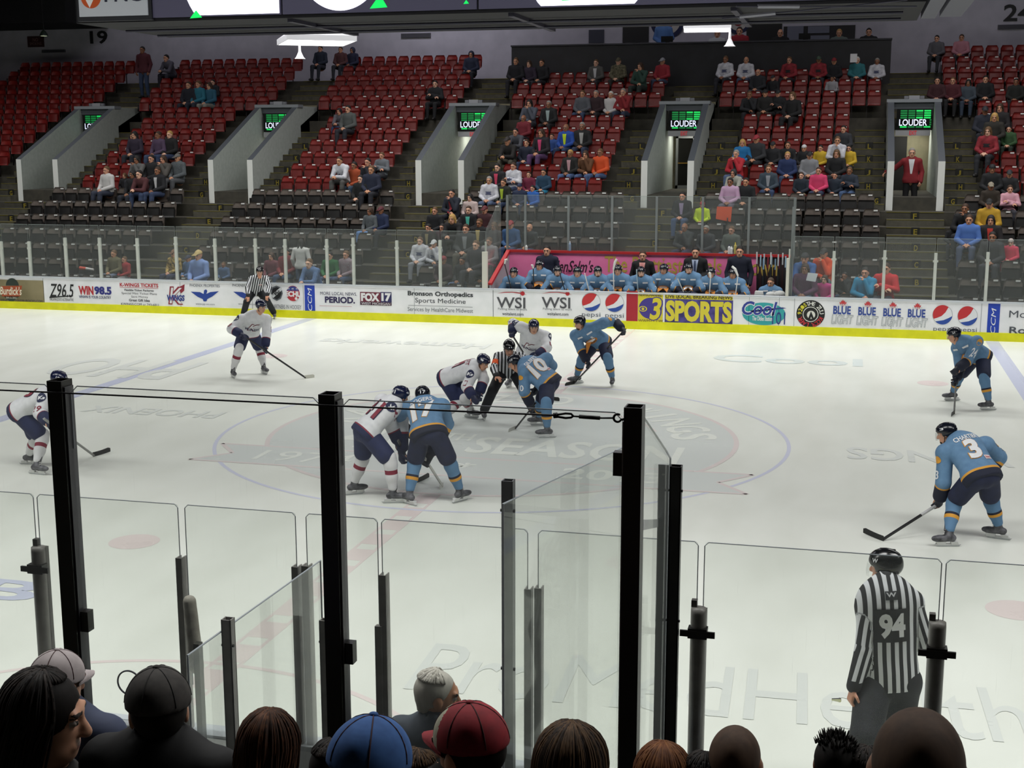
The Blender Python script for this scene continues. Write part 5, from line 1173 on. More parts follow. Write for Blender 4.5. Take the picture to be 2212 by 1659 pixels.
def official(S):
    J, f = joints(S); base_ = (J['anL']+J['anR'])/2; root = thing('person', S['label'], 'person', (base_[0], base_[1], 0)); ff, u, l = spine_axes(J); pv = J['pelvis']
    ha = math.radians(S.get('hf', S['f'])); hf = V(math.cos(ha), math.sin(ha), -S.get('dn', .15)); hu = unit(u*.35+V(0, 0, 1)); c = J['head']
    td = [V(math.cos(math.radians(S.get(k, S['f']))), math.sin(math.radians(S.get(k, S['f']))), 0) for k in ('tL', 'tR')]
    nb = c-unit(hu)*.06
    body = solid(torso_prims(J, -.014)+arm_prims(J, 'L')+arm_prims(J, 'R')+leg_prims(J, 'L', -.012)+leg_prims(J, 'R', -.012)+[RC(J['neck'], nb, .055, .05)], .022)
    hd = head_geo(c, hf, hu, 1., .0085); hs = []
    for s, k in (('L', 1), ('R', -1)):
        fa = unit(J['wr'+s]-J['el'+s]); d = unit(fa+np.asarray(S.get('hd'+s, fa*0))); hs.append(hand_geo(J['wr'+s], d, S.get('hn'+s, f*.2-V(0, 0, 1)), k, S.get('curl'+s, .7), 1, .0065))
    v, q = vjoin(body, hd[:2], *hs); fm = [0]*len(body[1])+hd[2]+[0]*sum(len(h[1]) for h in hs)
    obj('body', (v, q), [mat(SKINS[4], .5), mat('#5c5048', .7), mat('#c9c1ba', .4), mat('#1b1411', .4), mat('#9a5a50', .5)], root, True, fm)
    obj('hair', hair_geo(c, hf, hu, .98, 'short'), mat(S.get('hair', '#3a3029'), .7), root, True)
    # striped shirt
    tor = torso_prims(J, .016, S.get('g', 1.), .06, S.get('belly', 0))+[RC(J['hipL'], J['hipR'], .124, .124), PL(pv-u*S.get('hem', .05), -u)]
    sv, sq = solid(tor+arm_prims(J, 'L', .024, 1., to=.93)+arm_prims(J, 'R', .024, 1., to=.93)+[EL(nb, np.eye(3), V(.072, .072, .05), neg=True, sm=.01)], .013, .03)
    st = ((sv-pv) @ l)/.058+.25
    fm = np.zeros(len(sq), int); C = cent(sv, sq)
    for s, k in (('L', 1), ('R', -1)):
        a, b, w_ = J['sh'+s], J['el'+s], J['wr'+s]
        for p0, p1, off in ((a, b, .02), (b, w_, 0)):
            t, d = seg_t(sv, p0, p1); out = unit(l*k); sd = unit(np.cross(p1-p0, ff if abs(unit(p1-p0) @ ff) < .8 else u)); m = (d < .088) & ((sv-a) @ out > .0+.02) & (t > -.1 if off == 0 else t > .12)
            st[m] = ((sv[m]-p0) @ sd)/.052+.25
        t, d = seg_t(C, b, w_); fm[(d < .07) & (t > .80)] = 1
        if S.get('band'): t, d = seg_t(C, a, b); fm[(d < .10) & (t > .42) & (t < .74) & ((C-a) @ unit(l*k) > .0)] = 2
    so = obj('striped_shirt', (sv, sq), [STRIPE, mat('#15161b', .8), mat('#d9541e', .75)], root, True, fm)
    at_ = so.data.attributes.new('stripe', 'FLOAT', 'POINT'); at_.data.foreach_set('value', st.astype(np.float32))
    bv = BVHTree.FromPolygons([tuple(x) for x in sv], [tuple(map(int, x)) for x in sq])
    col = solid([RC(J['neck']-u*.01, J['neck']+u*.035, .078, .07), EL(nb, np.eye(3), V(.062, .062, .09), neg=True, sm=0)], .011, .01); obj('collar', col, mat('#14151a', .8), so, True)
    if S.get('num'):
        bc = pv+(J['neck']-pv)*S.get('numh', .60)
        decal(so, bv, bc-ff*.1, -ff, u, .23, .24, GRID, mat('#14151a', .8), .006, 'number_panel'); decal(so, bv, bc-ff*.1, -ff, u, .185, .18, text_geo(S['num'], .045), mat('#cfd0d2', .7), .012)
        decal(so, bv, pv+(J['neck']-pv)*.93-ff*.1, -ff, u, .085, .06, GRID, mat('#23252a', .7), .006, 'back_badge'); decal(so, bv, pv+(J['neck']-pv)*.94-ff*.1, -ff, u, .07, .03, text_geo('W', .03), mat('#b9babd', .7), .010)
    else: decal(so, bv, pv+(J['neck']-pv)*.72+l*.09, ff, u, .075, .05, GRID, mat('#c8b4b4', .7), .006, 'crest'); decal(so, bv, pv+(J['neck']-pv)*.70+l*.09, ff, u, .06, .015, GRID, mat('#b0333c', .7), .010, 'crest')
    bg = S.get('bag', 0); tr = [RC(J['hipL'], J['hipR'], .112+bg, .112+bg), RC(pv, pv+u*.07, .150+bg*.6, .145, ff, .78)]
    for s in 'LR': tr += [RC(J['hip'+s], J['kn'+s], .112+bg, .088+bg, sm=.03), RC(J['kn'+s], J['kn'+s]+(J['an'+s]-J['kn'+s])*.92, .088+bg, .080+bg, sm=.02)]
    obj('trousers', solid(tr, .015, .03), BLACKT, root, True)
    for s, t_ in (('L', td[0]), ('R', td[1])): skate(root, J['an'+s], t_, J['kn'+s]-J['an'+s])
    helmet(root, c, hf, hu, mat('#0c0d10', .2), True, None)
    return J, root
JL, _ = official(dict(f=-82, hf=-72, lean=.36, dn=.25, label='person, striped linesman shirt, hands on knees before the far boards',
    p=dict(head=(561, 587), neck=(559, 598), shR=(543, 602), shL=(575, 601), elR=(535, 622), wrR=(536, 640), elL=(582, 621), wrL=(577, 638), pelvis=(553, 629), knR=(533, 652), knL=(577, 650), anR=(526, 678), anL=(592, 676)), tR=-110, tL=-60, hdR=V(0, -.2, -.8), hdL=V(0, -.2, -.8)))
JR, _ = official(dict(f=-72, hf=-65, lean=.44, dn=.55, band=True, label='person, striped referee shirt with orange armband, dropping the puck at center',
    p=dict(head=(1100, 752), neck=(1099, 766), shR=(1076, 770), shL=(1126, 770), elR=(1067, 797), wrR=(1073, 814), elL=(1137, 795), wrL=(1128, 815), pelvis=(1098, 800), knR=(1065, 842), knL=(1131, 842), anR=(1045, 888), anL=(1154, 889)), tR=-70, tL=-75, hdR=V(.9, -.3, .1), hnR=V(0, 0, -1)))
hp = JR['wrR']+V(.13, -.06, -.03); pk = obj('puck', lathe(hp, [(.036, -.012), (.038, -.008), (.038, .008), (.036, .012)], 20), mat('#0b0b0c', .5), loc=hp); tag(pk, 'small black puck held out by the referee at the face-off', 'puck')
J9, _ = official(dict(f=102, hf=150, lean=.05, dn=.1, num='94', g=1.22, bag=.022, hem=.06, numh=.62, Y=-11.0, pdy=0., label='person, striped shirt number 94, standing back turned behind the near glass',
    p=dict(head=(1911, 1226), neck=(1914, 1262), shL=(1879, 1303), shR=(1970, 1300), elL=(1866, 1404), wrL=(1843, 1488), elR=(1998, 1388), wrR=(1950, 1372), pelvis=(1919, 1466), knL=(1870, 1590), knR=(1937, 1590), anL=(1852, 1700), anR=(1962, 1712)), tL=110, tR=80, curlL=1.1, hnL=V(.6, .2, -.5)))
wp = J9['wrL']+V(-.09, -.01, -.09); wt = thing('whistle', 'silver finger whistle in the hand of official 94', 'whistle', wp)
obj('barrel', tube([wp+V(-.0, -.012, 0), wp+V(-.0, .012, 0)], .013, 14), mat('#c4c6c9', .2, .9), wt); obj('mouthpiece', hexa([wp+V(-.055, -.008, -.006), wp+V(0, -.01, -.012), wp+V(0, .01, -.012), wp+V(-.055, .008, -.006)], [wp+V(-.055, -.008, .004), wp+V(0, -.01, .012), wp+V(0, .01, .012), wp+V(-.055, .008, .004)]), mat('#c4c6c9', .2, .9), wt)

# ------------------------------------------------------------------ the blue bench
def copy_tree(o, loc, label, group=None):
    def rec(a, parent):
        c_ = a.copy(); COL.objects.link(c_); c_.parent = parent
        for ch in [x for x in KIDS.get(a.name, [])]: rec(ch, c_)
        return c_
    n = o.copy(); COL.objects.link(n); n.location = tuple(loc); n['label'] = label
    for ch in KIDS.get(o.name, []): rec(ch, n)
    return n
def bench_joints(hands, lean, hz=0):
    J = sit_joints(lean, .16, hands)
    if hands == 'low':
        for s, x in (('L', 1), ('R', -1)): J['el'+s] = J['sh'+s]+V(.14*x, -.12, -.24); J['wr'+s] = V(.13*x, -.42, .62)
    J['head'] = J['head']+V(0, -.01, .03)
    return {k: (v+V(0, 13.72, .10) if isinstance(v, np.ndarray) else v) for k, v in J.items()}
protos = []
for i, (lean, hf, hands, num) in enumerate(((24, -88, 'low', '8'), (14, -104, 'low', '5'), (26, -72, 'low', '22'))):
    S = dict(team='blue', J=(bench_joints(hands, lean), V(0, -1, 0)), f=-90, hf=hf, dn=.12, num=num, bulk=1.2, beard=(i == 2), skin=i, label='x')
    protos.append(player(S)[1]); protos[-1].scale = (1.08, 1.08, 1.08)
KIDS = {}
for o in bpy.data.objects:
    if o.parent: KIDS.setdefault(o.parent.name, []).append(o)
BP = [(1109, 604, 0, 'leftmost blue player seated on the bench'), (1163, 592, 1, 'blue player sitting upright second from left on the bench'), (1204, 600, 2, 'blue player on the bench below the standing equipment man'), (1247, 603, 0, 'blue player on the bench fourth from left'), (1291, 601, 2, 'blue player on the bench below the grey script lettering'), (1334, 599, 0, 'blue player on the bench beside the tall white stick blade'),
      (1384, 602, 2, 'blue player on the bench in front of the pink shirted coach'), (1432, 601, 1, 'blue player on the bench just right of the pink shirted coach'), (1487, 595, 2, 'blue player on the bench in front of the coach in blue tie'), (1535, 605, 0, 'blue player on the bench right of the coach in blue tie'), (1582, 611, 1, 'bearded blue player at the bench gate with a white blade before him')]
for n, (x, y, k, lab) in enumerate(BP):
    p = at(x, y, 13.25); r = protos[k]; zz = .12+max(-.10, min(.16, p[2]-1.20)); loc = V(p[0], 13.62-.59, zz)
    lab = 'person, '+lab
    if n in (0, 1, 2): pass
    if not r.get('used'): r.location = tuple(loc); r['label'] = lab; r['used'] = 1
    else:
        c_ = copy_tree(r, loc, lab)
        if 'used' in c_: del c_['used']
for r in protos: del r['used']
# goaltender without helmet
S = dict(team='blue', J=(bench_joints('lap', 6), V(0, -1, 0)), f=-90, hf=-105, dn=.25, helm=False, hair='#4a3a2c', bulk=1.18, visor=False, label='person, bareheaded goaltender in blue with white pads at the bench end')
_, gr = player(S); pg = at(1664, 612, 13.4); gr.location = (pg[0], 13.72-.59, .10+pg[2]-1.30)
gl_ = obj('goal_pads', join(*[hexa([V(pg[0]+x-.12, 13.0, .86), V(pg[0]+x+.12, 13.0, .86), V(pg[0]+x+.12, 13.22, .86), V(pg[0]+x-.12, 13.22, .86)], [V(pg[0]+x-.10, 13.02, 1.02), V(pg[0]+x+.10, 13.02, 1.02), V(pg[0]+x+.09, 13.2, 1.02), V(pg[0]+x-.09, 13.2, 1.02)]) for x in (-.25,)]), mat('#c9cac8', .6), loc=(pg[0], 13.1, .86)); tag(gl_, 'white blocker pad lying on the boards left of the goaltender', 'goal pad')
g2 = obj('goal_pads', solid([EL(V(pg[0]+.26, 13.1, .95), np.eye(3), V(.14, .10, .10)), EL(V(pg[0]+.04, 13.1, .93), np.eye(3), V(.13, .10, .09))], .02, .02), mat('#c2c3c1', .6), smooth=True, loc=(pg[0]+.15, 13.1, .86)); tag(g2, 'white catching glove held before the goaltender', 'goal glove')
# sticks held up on the bench
def bench_stick(x0, y0, x1, y1, Y, label, shaft, blade, bl=26, dx=10):
    a, b = at(x0, y0, Y), at(x1, y1, Y); r = thing('hockey_stick', label, 'hockey stick', a); d = unit(b-a); lo = a-d*((a[2]-.01)/max(.3, d[2]))
    obj('shaft', bar(lo, b, .028, .022), mat(shaft, .4), r); t = at(x1+dx, y1-bl*.8, Y)
    if bl: obj('blade', tube([b, b+(t-b)*.5+d*.05, t], [.022, .034, .028], 8), mat(blade, .5), r)
for q in ((1101, 612, 1090, 570, 13.16, 'dark stick with white blade at the left end of the bench', '#202024', '#c9cac4', 12, 6), (1153, 617, 1152, 580, 13.14, 'dark upright stick before the second bench player', '#1b1b20', '#c4c4c0', 8, -4), (1218, 620, 1209, 590, 13.12, 'dark stick leaning by the third bench player', '#1b1b20', '#1b1b20', 0, 0), (1269, 614, 1263, 590, 13.12, 'short white taped stick by the fourth bench player', '#cfcfca', '#cfcfca', 0, 0),
          (1326, 622, 1325, 582, 13.12, 'tall white stick with curved blade near the middle of the bench', '#d3d3cf', '#d3d3cf', 28, 7), (1377, 612, 1375, 582, 13.2, 'pale blue stick end before the pink shirted coach', '#9fb7c4', '#9fb7c4', 0, 0), (1419, 626, 1422, 606, 13.0, 'dark taped stick knob above the boards by the center bench', '#17171b', '#17171b', 0, 0), (1471, 618, 1464, 602, 13.14, 'pale stick crossing the chest of the center bench player', '#b9bdb9', '#b9bdb9', 0, 0),
          (1533, 627, 1535, 600, 13.1, 'slim white stick before the player right of the blue tie coach', '#d4d4d0', '#d4d4d0', 14, -4), (1592, 612, 1594, 596, 13.02, 'white curved stick blade raised at the right of the bench', '#d4d4d0', '#d8d8d4', 26, -13)): bench_stick(*q)
# stick rack at the right end
for i in range(13):
    x = 1637+i*5.3; Y = 14.30-.05*(i % 3); a, b = at(x, 625, Y), at(x+(-2, 1, 2)[i % 3], 546+(i*7) % 17, Y); cg = ('#c9cbcd', '#9fb9cc', '#8aa7c2', '#b9bfc4', '#8d3040')[i % 5]
    r = thing('hockey_stick', f'spare stick in the rack at the bench end, {("leftmost", "second", "third", "fourth", "fifth", "sixth", "middle", "eighth", "ninth", "tenth", "eleventh", "twelfth", "rightmost")[i]} from the left', 'hockey stick', V(a[0], Y, .1), 'spare sticks in the rack')
    obj('shaft', bar(V(a[0], Y, .1), b, .032, .024), mat(('#17171a', '#3a1418', '#202228')[i % 3], .4), r); obj('taped_knob', bar(b+(V(a[0], Y, .1)-b)*.16, b+V(0, 0, .02), .042, .034), mat(cg, .6), r)
# staff behind the players
def staff(x, y, lab, shirt, pants, tie=None, inner=None, rot=0., pose='stand', hairc='k', Y=14.22, stand_h=None):
    h = at(x, y, Y); sc = stand_h or max(.92, min(1.14, (h[2]-.0)/1.61)); o, J = person((h[0], Y, h[2]-1.61*sc), lab, shirt, 'short', hairc, pants, pose, sc, rot)
    if inner:
        M = o; ch = [c_ for c_ in bpy.data.objects if c_.parent == o and c_.name.startswith('shirt')][0]; bv = BVHTree.FromPolygons([tuple(v.co) for v in ch.data.vertices], [tuple(p.vertices) for p in ch.data.polygons])
        def dl(pts, m, of, nm):
            vs = []; n = 6
            g = [[(pts[0][0]+(pts[1][0]-pts[0][0])*i/n, 0) for i in range(n+1)]]
            vv, fc = [], []
            for j in range(n+1):
                t = j/n; xl = pts[0][0]+(pts[3][0]-pts[0][0])*t; xr = pts[1][0]+(pts[2][0]-pts[1][0])*t; z = pts[0][1]+(pts[3][1]-pts[0][1])*t
                for i in range(3):
                    xx = xl+(xr-xl)*i/2; r_ = bv.ray_cast(Vector((xx, -.6, z)), Vector((0, 1, 0)), 1.)
                    vv.append((xx, (r_[0].y if r_[0] is not None else -.1)-of, z))
            for j in range(n):
                for i in range(2): a = j*3+i; fc.append((a, a+1, a+4, a+3))
            me = mesh(nm, vv, fc, m); q = bpy.data.objects.new(nm, me); COL.objects.link(q); q.parent = o
        dl([(-.075, 1.45), (.075, 1.45), (.02, 1.08), (-.02, 1.08)], mat(inner, .7), .006, 'dress_shirt')
        if tie: dl([(-.016, 1.43), (.016, 1.43), (.026, 1.10), (-.026, 1.10)], mat(tie, .6), .014, 'necktie')
    return o
staff(1182, 541, 'person, navy polo, standing behind the left of the bench looking up', '#161b30', '#161821', pose='front')
staff(1389, 552, 'person, black suit with pink shirt, coach standing behind the bench', '#141416', '#141416', '#d98a86', '#d99a94', hairc='b')
staff(1503, 545, 'person, black suit with blue tie, coach looking down behind the bench', '#141417', '#141417', '#33405e', '#a9b4cc', pose='front')
staff(1598, 543, 'person, navy quarter zip, standing at the right of the bench', '#12172a', '#14151c')
def usher(): return staff(1970, 330, 'person, dark red blazer over white shirt, standing in the last entrance', '#7a1a22', '#101013', None, '#c9c9cc', pose='rest', hairc='g', Y=20.6)
usher()
# bottles along the red rail
def bottle(x, y, h, c, cap, lab):
    p = at(x, y, BY+.0); p[2] = bz+.06; r = thing('bottle', lab, 'bottle', p); obj('body', lathe(p, [(.034, 0), (.036, .02), (.036, h*.7), (.018, h*.85)], 12), mat(c, .3), r); obj('cap', lathe(p+V(0, 0, h*.85), [(.016, 0), (.016, h*.15)], 10), mat(cap, .4), r)
bottle(1137, 540, .14, '#c9cac8', '#e0e0de', 'short white cup shaped bottle on the rail left of the navy polo man'); bottle(1231, 536, .26, '#7d8fa4', '#d0d4d8', 'clear blue water bottle on the red bench rail'); bottle(1575, 543, .24, '#cfd0d2', '#2a3550', 'white squeeze bottle on the rail before the grey green jacket'); bottle(1580, 546, .2, '#d8d8d8', '#d8d8d8', 'smaller white bottle right beside the squeeze bottle'); bottle(1588, 546, .3, '#b9aa62', '#cdbb4a', 'yellowish drink bottle on the rail by the navy quarter zip')
# ------------------------------------------------------------------ spectators on the far stand
PLAID = noisy('red_plaid_shirt', '#6a3a44', '#8f8f98', 60, .85); PLAID2 = noisy('grey_plaid_shirt', '#3f4448', '#5c6266', 60, .85); CAMO = noisy('camouflage_jacket', '#3a3a2a', '#6b6550', 22, .85); DENIM = noisy('denim_shirt', '#41597f', '#54709a', 26, .85)
WJ = noisy('white_fan_jersey', '#a9aab4', '#c9cad0', 10, .85); RJ = noisy('red_fan_jersey', '#6a1820', '#8c2530', 10, .85)
# x, y of the face in the photograph, shirt, hair style, hair/hat colour, trousers, pose, look, options
P_ = [
 (311,111,'#4a1c26','short','k','#33425e','stand','maroon hooded top and jeans, standing',dict(row=16)),(368,121,'#4c4a56','short','k','#2a2a36','knees','grey hooded top, turned sideways',{}),
 (403,183,'#181a26','short','b','#1c2230','lap','black jacket, beside the teal jacket',{}),(423,181,'#1f6479','bun','n','#272b38','lap','bright teal jacket',{}),(444,184,'#23546b','long','b','#7b7c76','lap','dull teal top and pale trousers',{}),(463,181,'#1b2028','short','k','#20242e','lap','charcoal jacket, end of the teal group',{}),
 (288,291,'#2a2233','long','k','#20242e','lap','dark purple top',{}),(303,290,'#c4c4c6','short','b','#33425e','knees','white T-shirt',{}),(338,291,'#4c3c54','bun','b','#33425e','lap','mauve scarf and blue jeans',{}),(358,290,'#141416','short','y','#2c3a58','lap','black jacket with fair hair',{}),
 (303,343,'#5c5c5c','long','k','#22242c','face','grey sweater, chin on hand',{}),(331,342,'#1a1a1e','short','k','#202026','lap','plain black hooded top',{}),(361,342,'#4d4a46','long','b','#22242c','face','taupe cardigan, long hair',{}),(385,340,PLAID2,'cap','#5c5a58','#4a4c50','lap','grey checked shirt with cap',{}),
 (231,367,'#b9b7b6','short','n','#2a3040','lap','white hooded sweatshirt',{}),(262,378,'#15151a','long','n','#5a4632','lap','small girl in black with tan boots',dict(s=.8)),(285,375,'#121318','long','k','#20242e','lap','black coat, long black hair',{}),(306,370,'#4a2428','short','k','#2c3a56','knees','maroon T-shirt, leaning forward',{}),(336,368,'#15161b','short','b','#2f3c58','lap','black jacket over white shirt',{}),
 (692,104,'#1c2434','short','k','#20242e','lap','dark team hoodie, back row',{}),(735,106,'#4a2a2c','short','b','#22242c','lap','rust brown jacket, back row',{}),(758,107,'#1c2038','hood','#1c2038','#20242e','lap','navy hood up, back row',{}),
 (1021,116,'#1b2238','hood','#1b2238','#1a1c24','lap','navy hooded jacket, top corner',{}),(932,180,'#16171c','short','k','#15161a','cross','black jacket, arms spread over seats',{}),(733,235,'#5c5a62','long','k','#33466a','knees','grey top and jeans, long black hair',{}),(752,231,'#4d5150','short','k','#24262e','lap','dark grey T-shirt, beside long haired companion',{}),
 (1115,131,'#16161c','short','n','#1a1a20','lap','black pullover, below the press box corner',{}),(1147,136,'#2a2030','long','b','#1c1c24','lap','plum black top, below the press box',{}),(1177,134,'#141419','short','b','#2a2a30','lap','black printed T-shirt holding a white cup',{}),
 (1295,134,'#4b4a48','short','n','#2b2b30','lap','grey jacket over white shirt, top row',{}),(1332,131,CAMO,'cap','#4a4634','#2a2a28','lap','camouflage jacket, top row',{}),(1384,142,'#27433a','long','b','#26302c','face','dark green top, hands at face',{}),(1438,131,'#8c2430','cap','#8a8a90','#44506a','lap','red sports jersey with white sleeves',{}),
 (1267,201,'#4e5158','short','n','#33425e','lap','grey sweatshirt, left of a row of four',{}),(1295,201,'#2c1a20','short','g','#1f1d22','lap','dark burgundy coat, grey hair',{}),(1329,203,'#b6b4b4','short','w','#24262e','lap','white knit sweater',{}),(1357,197,'#7c1c22','short','g','#2a3348','face','plain red pullover, hand at chin',{}),
 (1140,221,'#474c58','long','k','#24262e','face','slate grey top, hand raised',{}),(1192,224,'#16181a','short','g','#1c1c20','lap','black coat with pale scarf',{}),(1125,254,'#6a1c28','bald','g','#22242c','lap','maroon track jacket with white stripes',{}),(1116,279,'#44464e','short','k','#1f2026','knees','dull grey jacket, leaning by the maroon jacket',{}),
 (1098,298,'#1c1a1a','cap','#2a2624','#4d4a40','knees','black coat, looking through hands',{}),(1130,307,'#1a2032','bun','b','#26324c','lap','navy fleece, dark hair tied back',{}),(1167,286,'#18141c','long','b','#52365e','lap','black and pink top with patterned blanket',{}),(1198,294,'#24427c','short','b','#26324c','lap','small boy in blue jacket',dict(s=.78)),(1230,274,'#1c4494','bald','g','#2c3c5c','lap','royal blue jacket with neon collar',{}),(1265,271,'#1a1a1c','short','g','#2a344c','lap','black coat with checked scarf',{}),
 (1239,330,'#1b1b1a','short','y','#4a6088','lap','black fur hooded coat, fair hair',{}),(1275,331,'#5a3a22','long','b','#42567c','face','brown and orange jacket, hand on cheek',{}),(1305,328,'#c2481c','short','n','#42567c','lap','bright orange jersey',{}),
 (1063,360,'#1c1a20','short','k','#2a3248','lap','black jacket open over pink top',{}),(1101,358,WJ,'short','b','#2c3a58','cross','white jersey with arms folded',{}),(1130,376,'#6a1f38','short','b','#23262e','lap','raspberry jacket, young',dict(s=.85)),(1163,371,'#1d3c54','short','k','#1f7ea0','lap','navy and turquoise jacket',dict(s=.9)),
 (1053,388,WJ,'short','g','#4a5a76','lap','white hockey jersey with red trim, grey hair',{}),(1086,393,'#1b201a','short','b','#24324e','lap','black jacket with lime shirt',{}),(1116,403,'#1f2a44','beanie','#202a4a','#2a3448','lap','child in navy with knit hat',dict(s=.8)),(1143,406,'#2258a4','short','k','#20406e','lap','boy in bright blue sweater',dict(s=.8)),
 (750,341,WJ,'short','b','#4a4a48','knees','white jersey, turned away',{}),(752,356,'#94401f','short','k','#2f4054','lap','rust orange long sleeved shirt',{}),(799,348,'#1a1c26','short','k','#1f222c','face','black top, hand to mouth',{}),(832,335,'#5f646a','short','n','#26282e','cross','grey hoodie, arms crossed high',{}),(802,360,'#1a2034','short','n','#1c1e26','lap','navy jacket, bearded',{}),(792,385,'#101113','short','k','#141416','lap','all black, near front of red seats',{}),
 (968,415,'#1a1f2c','short','k','#20242e','face','navy jacket with red collar, hand at mouth',{}),(1004,425,'#b7a5a2','long','k','#2a2c36','lap','pale pink knit, long dark hair',{}),(795,455,PLAID2,'long','b','#5478a8','lap','checked blouse, leaning on companion',{}),(819,453,'#1b2746','cap','#55202a','#20242e','lap','navy sweatshirt with dark red cap',{}),
 (939,454,'#17181c','short','n','#202026','lap','black printed T-shirt, fourth brown row',{}),(976,464,'#17161a','long','y','#202026','knees','long fair hair, bent forward in black',{}),(1014,452,'#16171b','short','b','#202026','lap','black cardigan over turquoise',{}),(1050,452,'#3c1c22','cap','#5a2026','#22242c','lap','maroon sweater and cap',{}),
 (927,490,'#1d1c1a','bun','k','#25262c','lap','black jacket and khaki scarf',{}),(958,490,'#3c2830','short','k','#20222a','lap','dark red checked shirt',{}),(996,485,'#2b2e30','short','b','#4a463c','lap','charcoal jacket with grey scarf',{}),(1043,480,'#17191b','short','n','#24262c','lap','black jacket, yellow collar and red beard',{}),(1066,487,'#3a3638','long','n','#25262c','lap','dark grey top beside the bench glass',{}),
 (907,519,WJ,'short','n','#7d8088','lap','white hockey jersey with red shoulders',{}),(941,524,WJ,'cap','#bfc0c2','#3a3a46','face','white jersey and white cap, bearded',{}),(1023,522,'#25242a','short','n','#25262c','lap','dark coat, turned to the side',{}),(1063,520,'#8d888c','bun','n','#a04868','lap','light grey hoodie and pink trousers',{}),
 (959,561,'#2a1a20','beanie','#7c2430','#5a5c50','lap','dark hoodie and red knit hat',{}),(1003,562,'#17191d','short','k','#4c5c78','lap','black jacket and pale jeans',{}),(1040,561,'#26241e','long','n','#23242a','lap','girl with long fair brown hair in black and gold',dict(s=.9)),
 (722,551,'#1d5a2e','bun','k','#33425e','lap','green sweater',{}),(757,549,PLAID,'short','n','#33425e','lap','red and white checked shirt',{}),(1096,484,'#2c4c74','cap','#8a2a30','#30405e','lap','red cap and blue jersey behind the bench glass',{}),(1143,490,'#232628','bald','g','#33425e','lap','bald, dark grey jacket behind the bench glass',{}),
 (241,547,'#5a543c','short','n','#5a6478','lap','olive jacket',{}),(263,561,'#8a2028','short','n','#7c7c80','lap','girl in red hooded top',dict(s=.85)),(376,546,noisy('gold_jersey','#2a2620','#b79a58',12,.85),'cap','#6a4a34','#2c3048','lap','gold and black hockey jersey',{}),(403,557,DENIM,'cap','#23283c','#3d5578','lap','blue shirt and dark cap, child',dict(s=.9)),(435,551,'#6f86b8','cap','#b09a66','#5a6478','lap','broad, light blue sweatshirt and straw coloured cap',dict(s=1.08)),(477,571,'#3e5474','short','n','#33425e','lap','small child in faded blue',dict(s=.72)),
 (579,552,'#5c2834','long','b','#28303e','lap','maroon hoodie, smiling',{}),(605,543,'#6a1c24','short','k','#33425e','lap','dark red top, half hidden',{}),(652,521,'#b9b8b6','long','k','#44546c','stand','white blouse, standing back turned',dict(row=1,rot=3.14)),(677,561,DENIM,'short','n','#8a96a8','knees','light denim shirt, leaning forward',{}),
 (2026,81,'#55545a','short','k','#2a2c32','lap','grey hooded top, back row at right',{}),(2077,79,'#a4707c','bun','b','#2a2c32','lap','pink hooded top, back row at right',{}),
 (1558,127,WJ,'short','n','#23242c','lap','white jersey with red bands, top row',{}),(1617,128,WJ,'bald','g','#3a465e','lap','white jersey with black square crest, top row',{}),(1714,128,RJ,'short','n','#20222a','lap','red jersey with black crest, top row',{}),(1774,127,RJ,'cap','#3a4a3c','#25262e','lap','crimson jersey with dark cap, top row',{}),(1809,130,'#17171c','cap','#7c2028','#1c1c22','lap','black jacket and red cap, top row',{}),(1844,128,'#2a6a72','short','w','#23303a','lap','teal sweater holding up white paper',{}),(1901,130,WJ,'short','g','#24262e','lap','white and black jersey at the end of the top row',{}),
 (1644,154,'#22242a','bald','g','#3c4048','lap','dark coat, second row from top',{}),(1677,167,'#191a1f','cap','#23242a','#1c1d22','lap','small figure in black cap',dict(s=.85)),(1806,169,'#8d8d92','short','k','#22242a','lap','child in black and white',dict(s=.7)),
 (1611,202,'#202226','short','n','#1c1d22','face','dark jacket, first of a row of four',{}),(1646,200,'#1d1c1c','beanie','#1a1a1c','#2b2620','lap','black coat and hat, second of four',{}),(1670,200,'#15171a','cap','#1b1d20','#17181c','cross','black jacket, arms folded, third of four',{}),(1707,206,'#131316','long','n','#17171b','lap','long haired in black, last of four',{}),
 (1833,277,'#2b2d33','short','k','#453f36','lap','dark sweater, alone above the crowd',{}),(1802,301,WJ,'short','n','#26262c','face','white jersey, hand at mouth',{}),(1602,307,'#1c6ca4','long','y','#23283a','lap','fair hair and bright blue top',dict(s=.9)),(1631,299,'#26282c','cap','#8c2430','#202126','lap','dark shirt and red cap',{}),(1664,312,'#1a1b1f','cap','#1b1b1f','#222328','lap','black jacket with white piping',dict(s=.9)),(1692,312,'#16171a','short','b','#1c1d22','lap','black top, looking down',dict(s=.9)),(1730,319,'#17181b','beanie','#c2c2c4','#3c3c40','lap','child with white headband',dict(s=.8)),(1769,319,'#b99a28','short','k','#25262c','lap','boy in yellow shirt, left of two',dict(s=.8)),(1835,319,'#b99a28','short','k','#1c1d22','lap','boy in yellow shirt, right of two',dict(s=.82)),
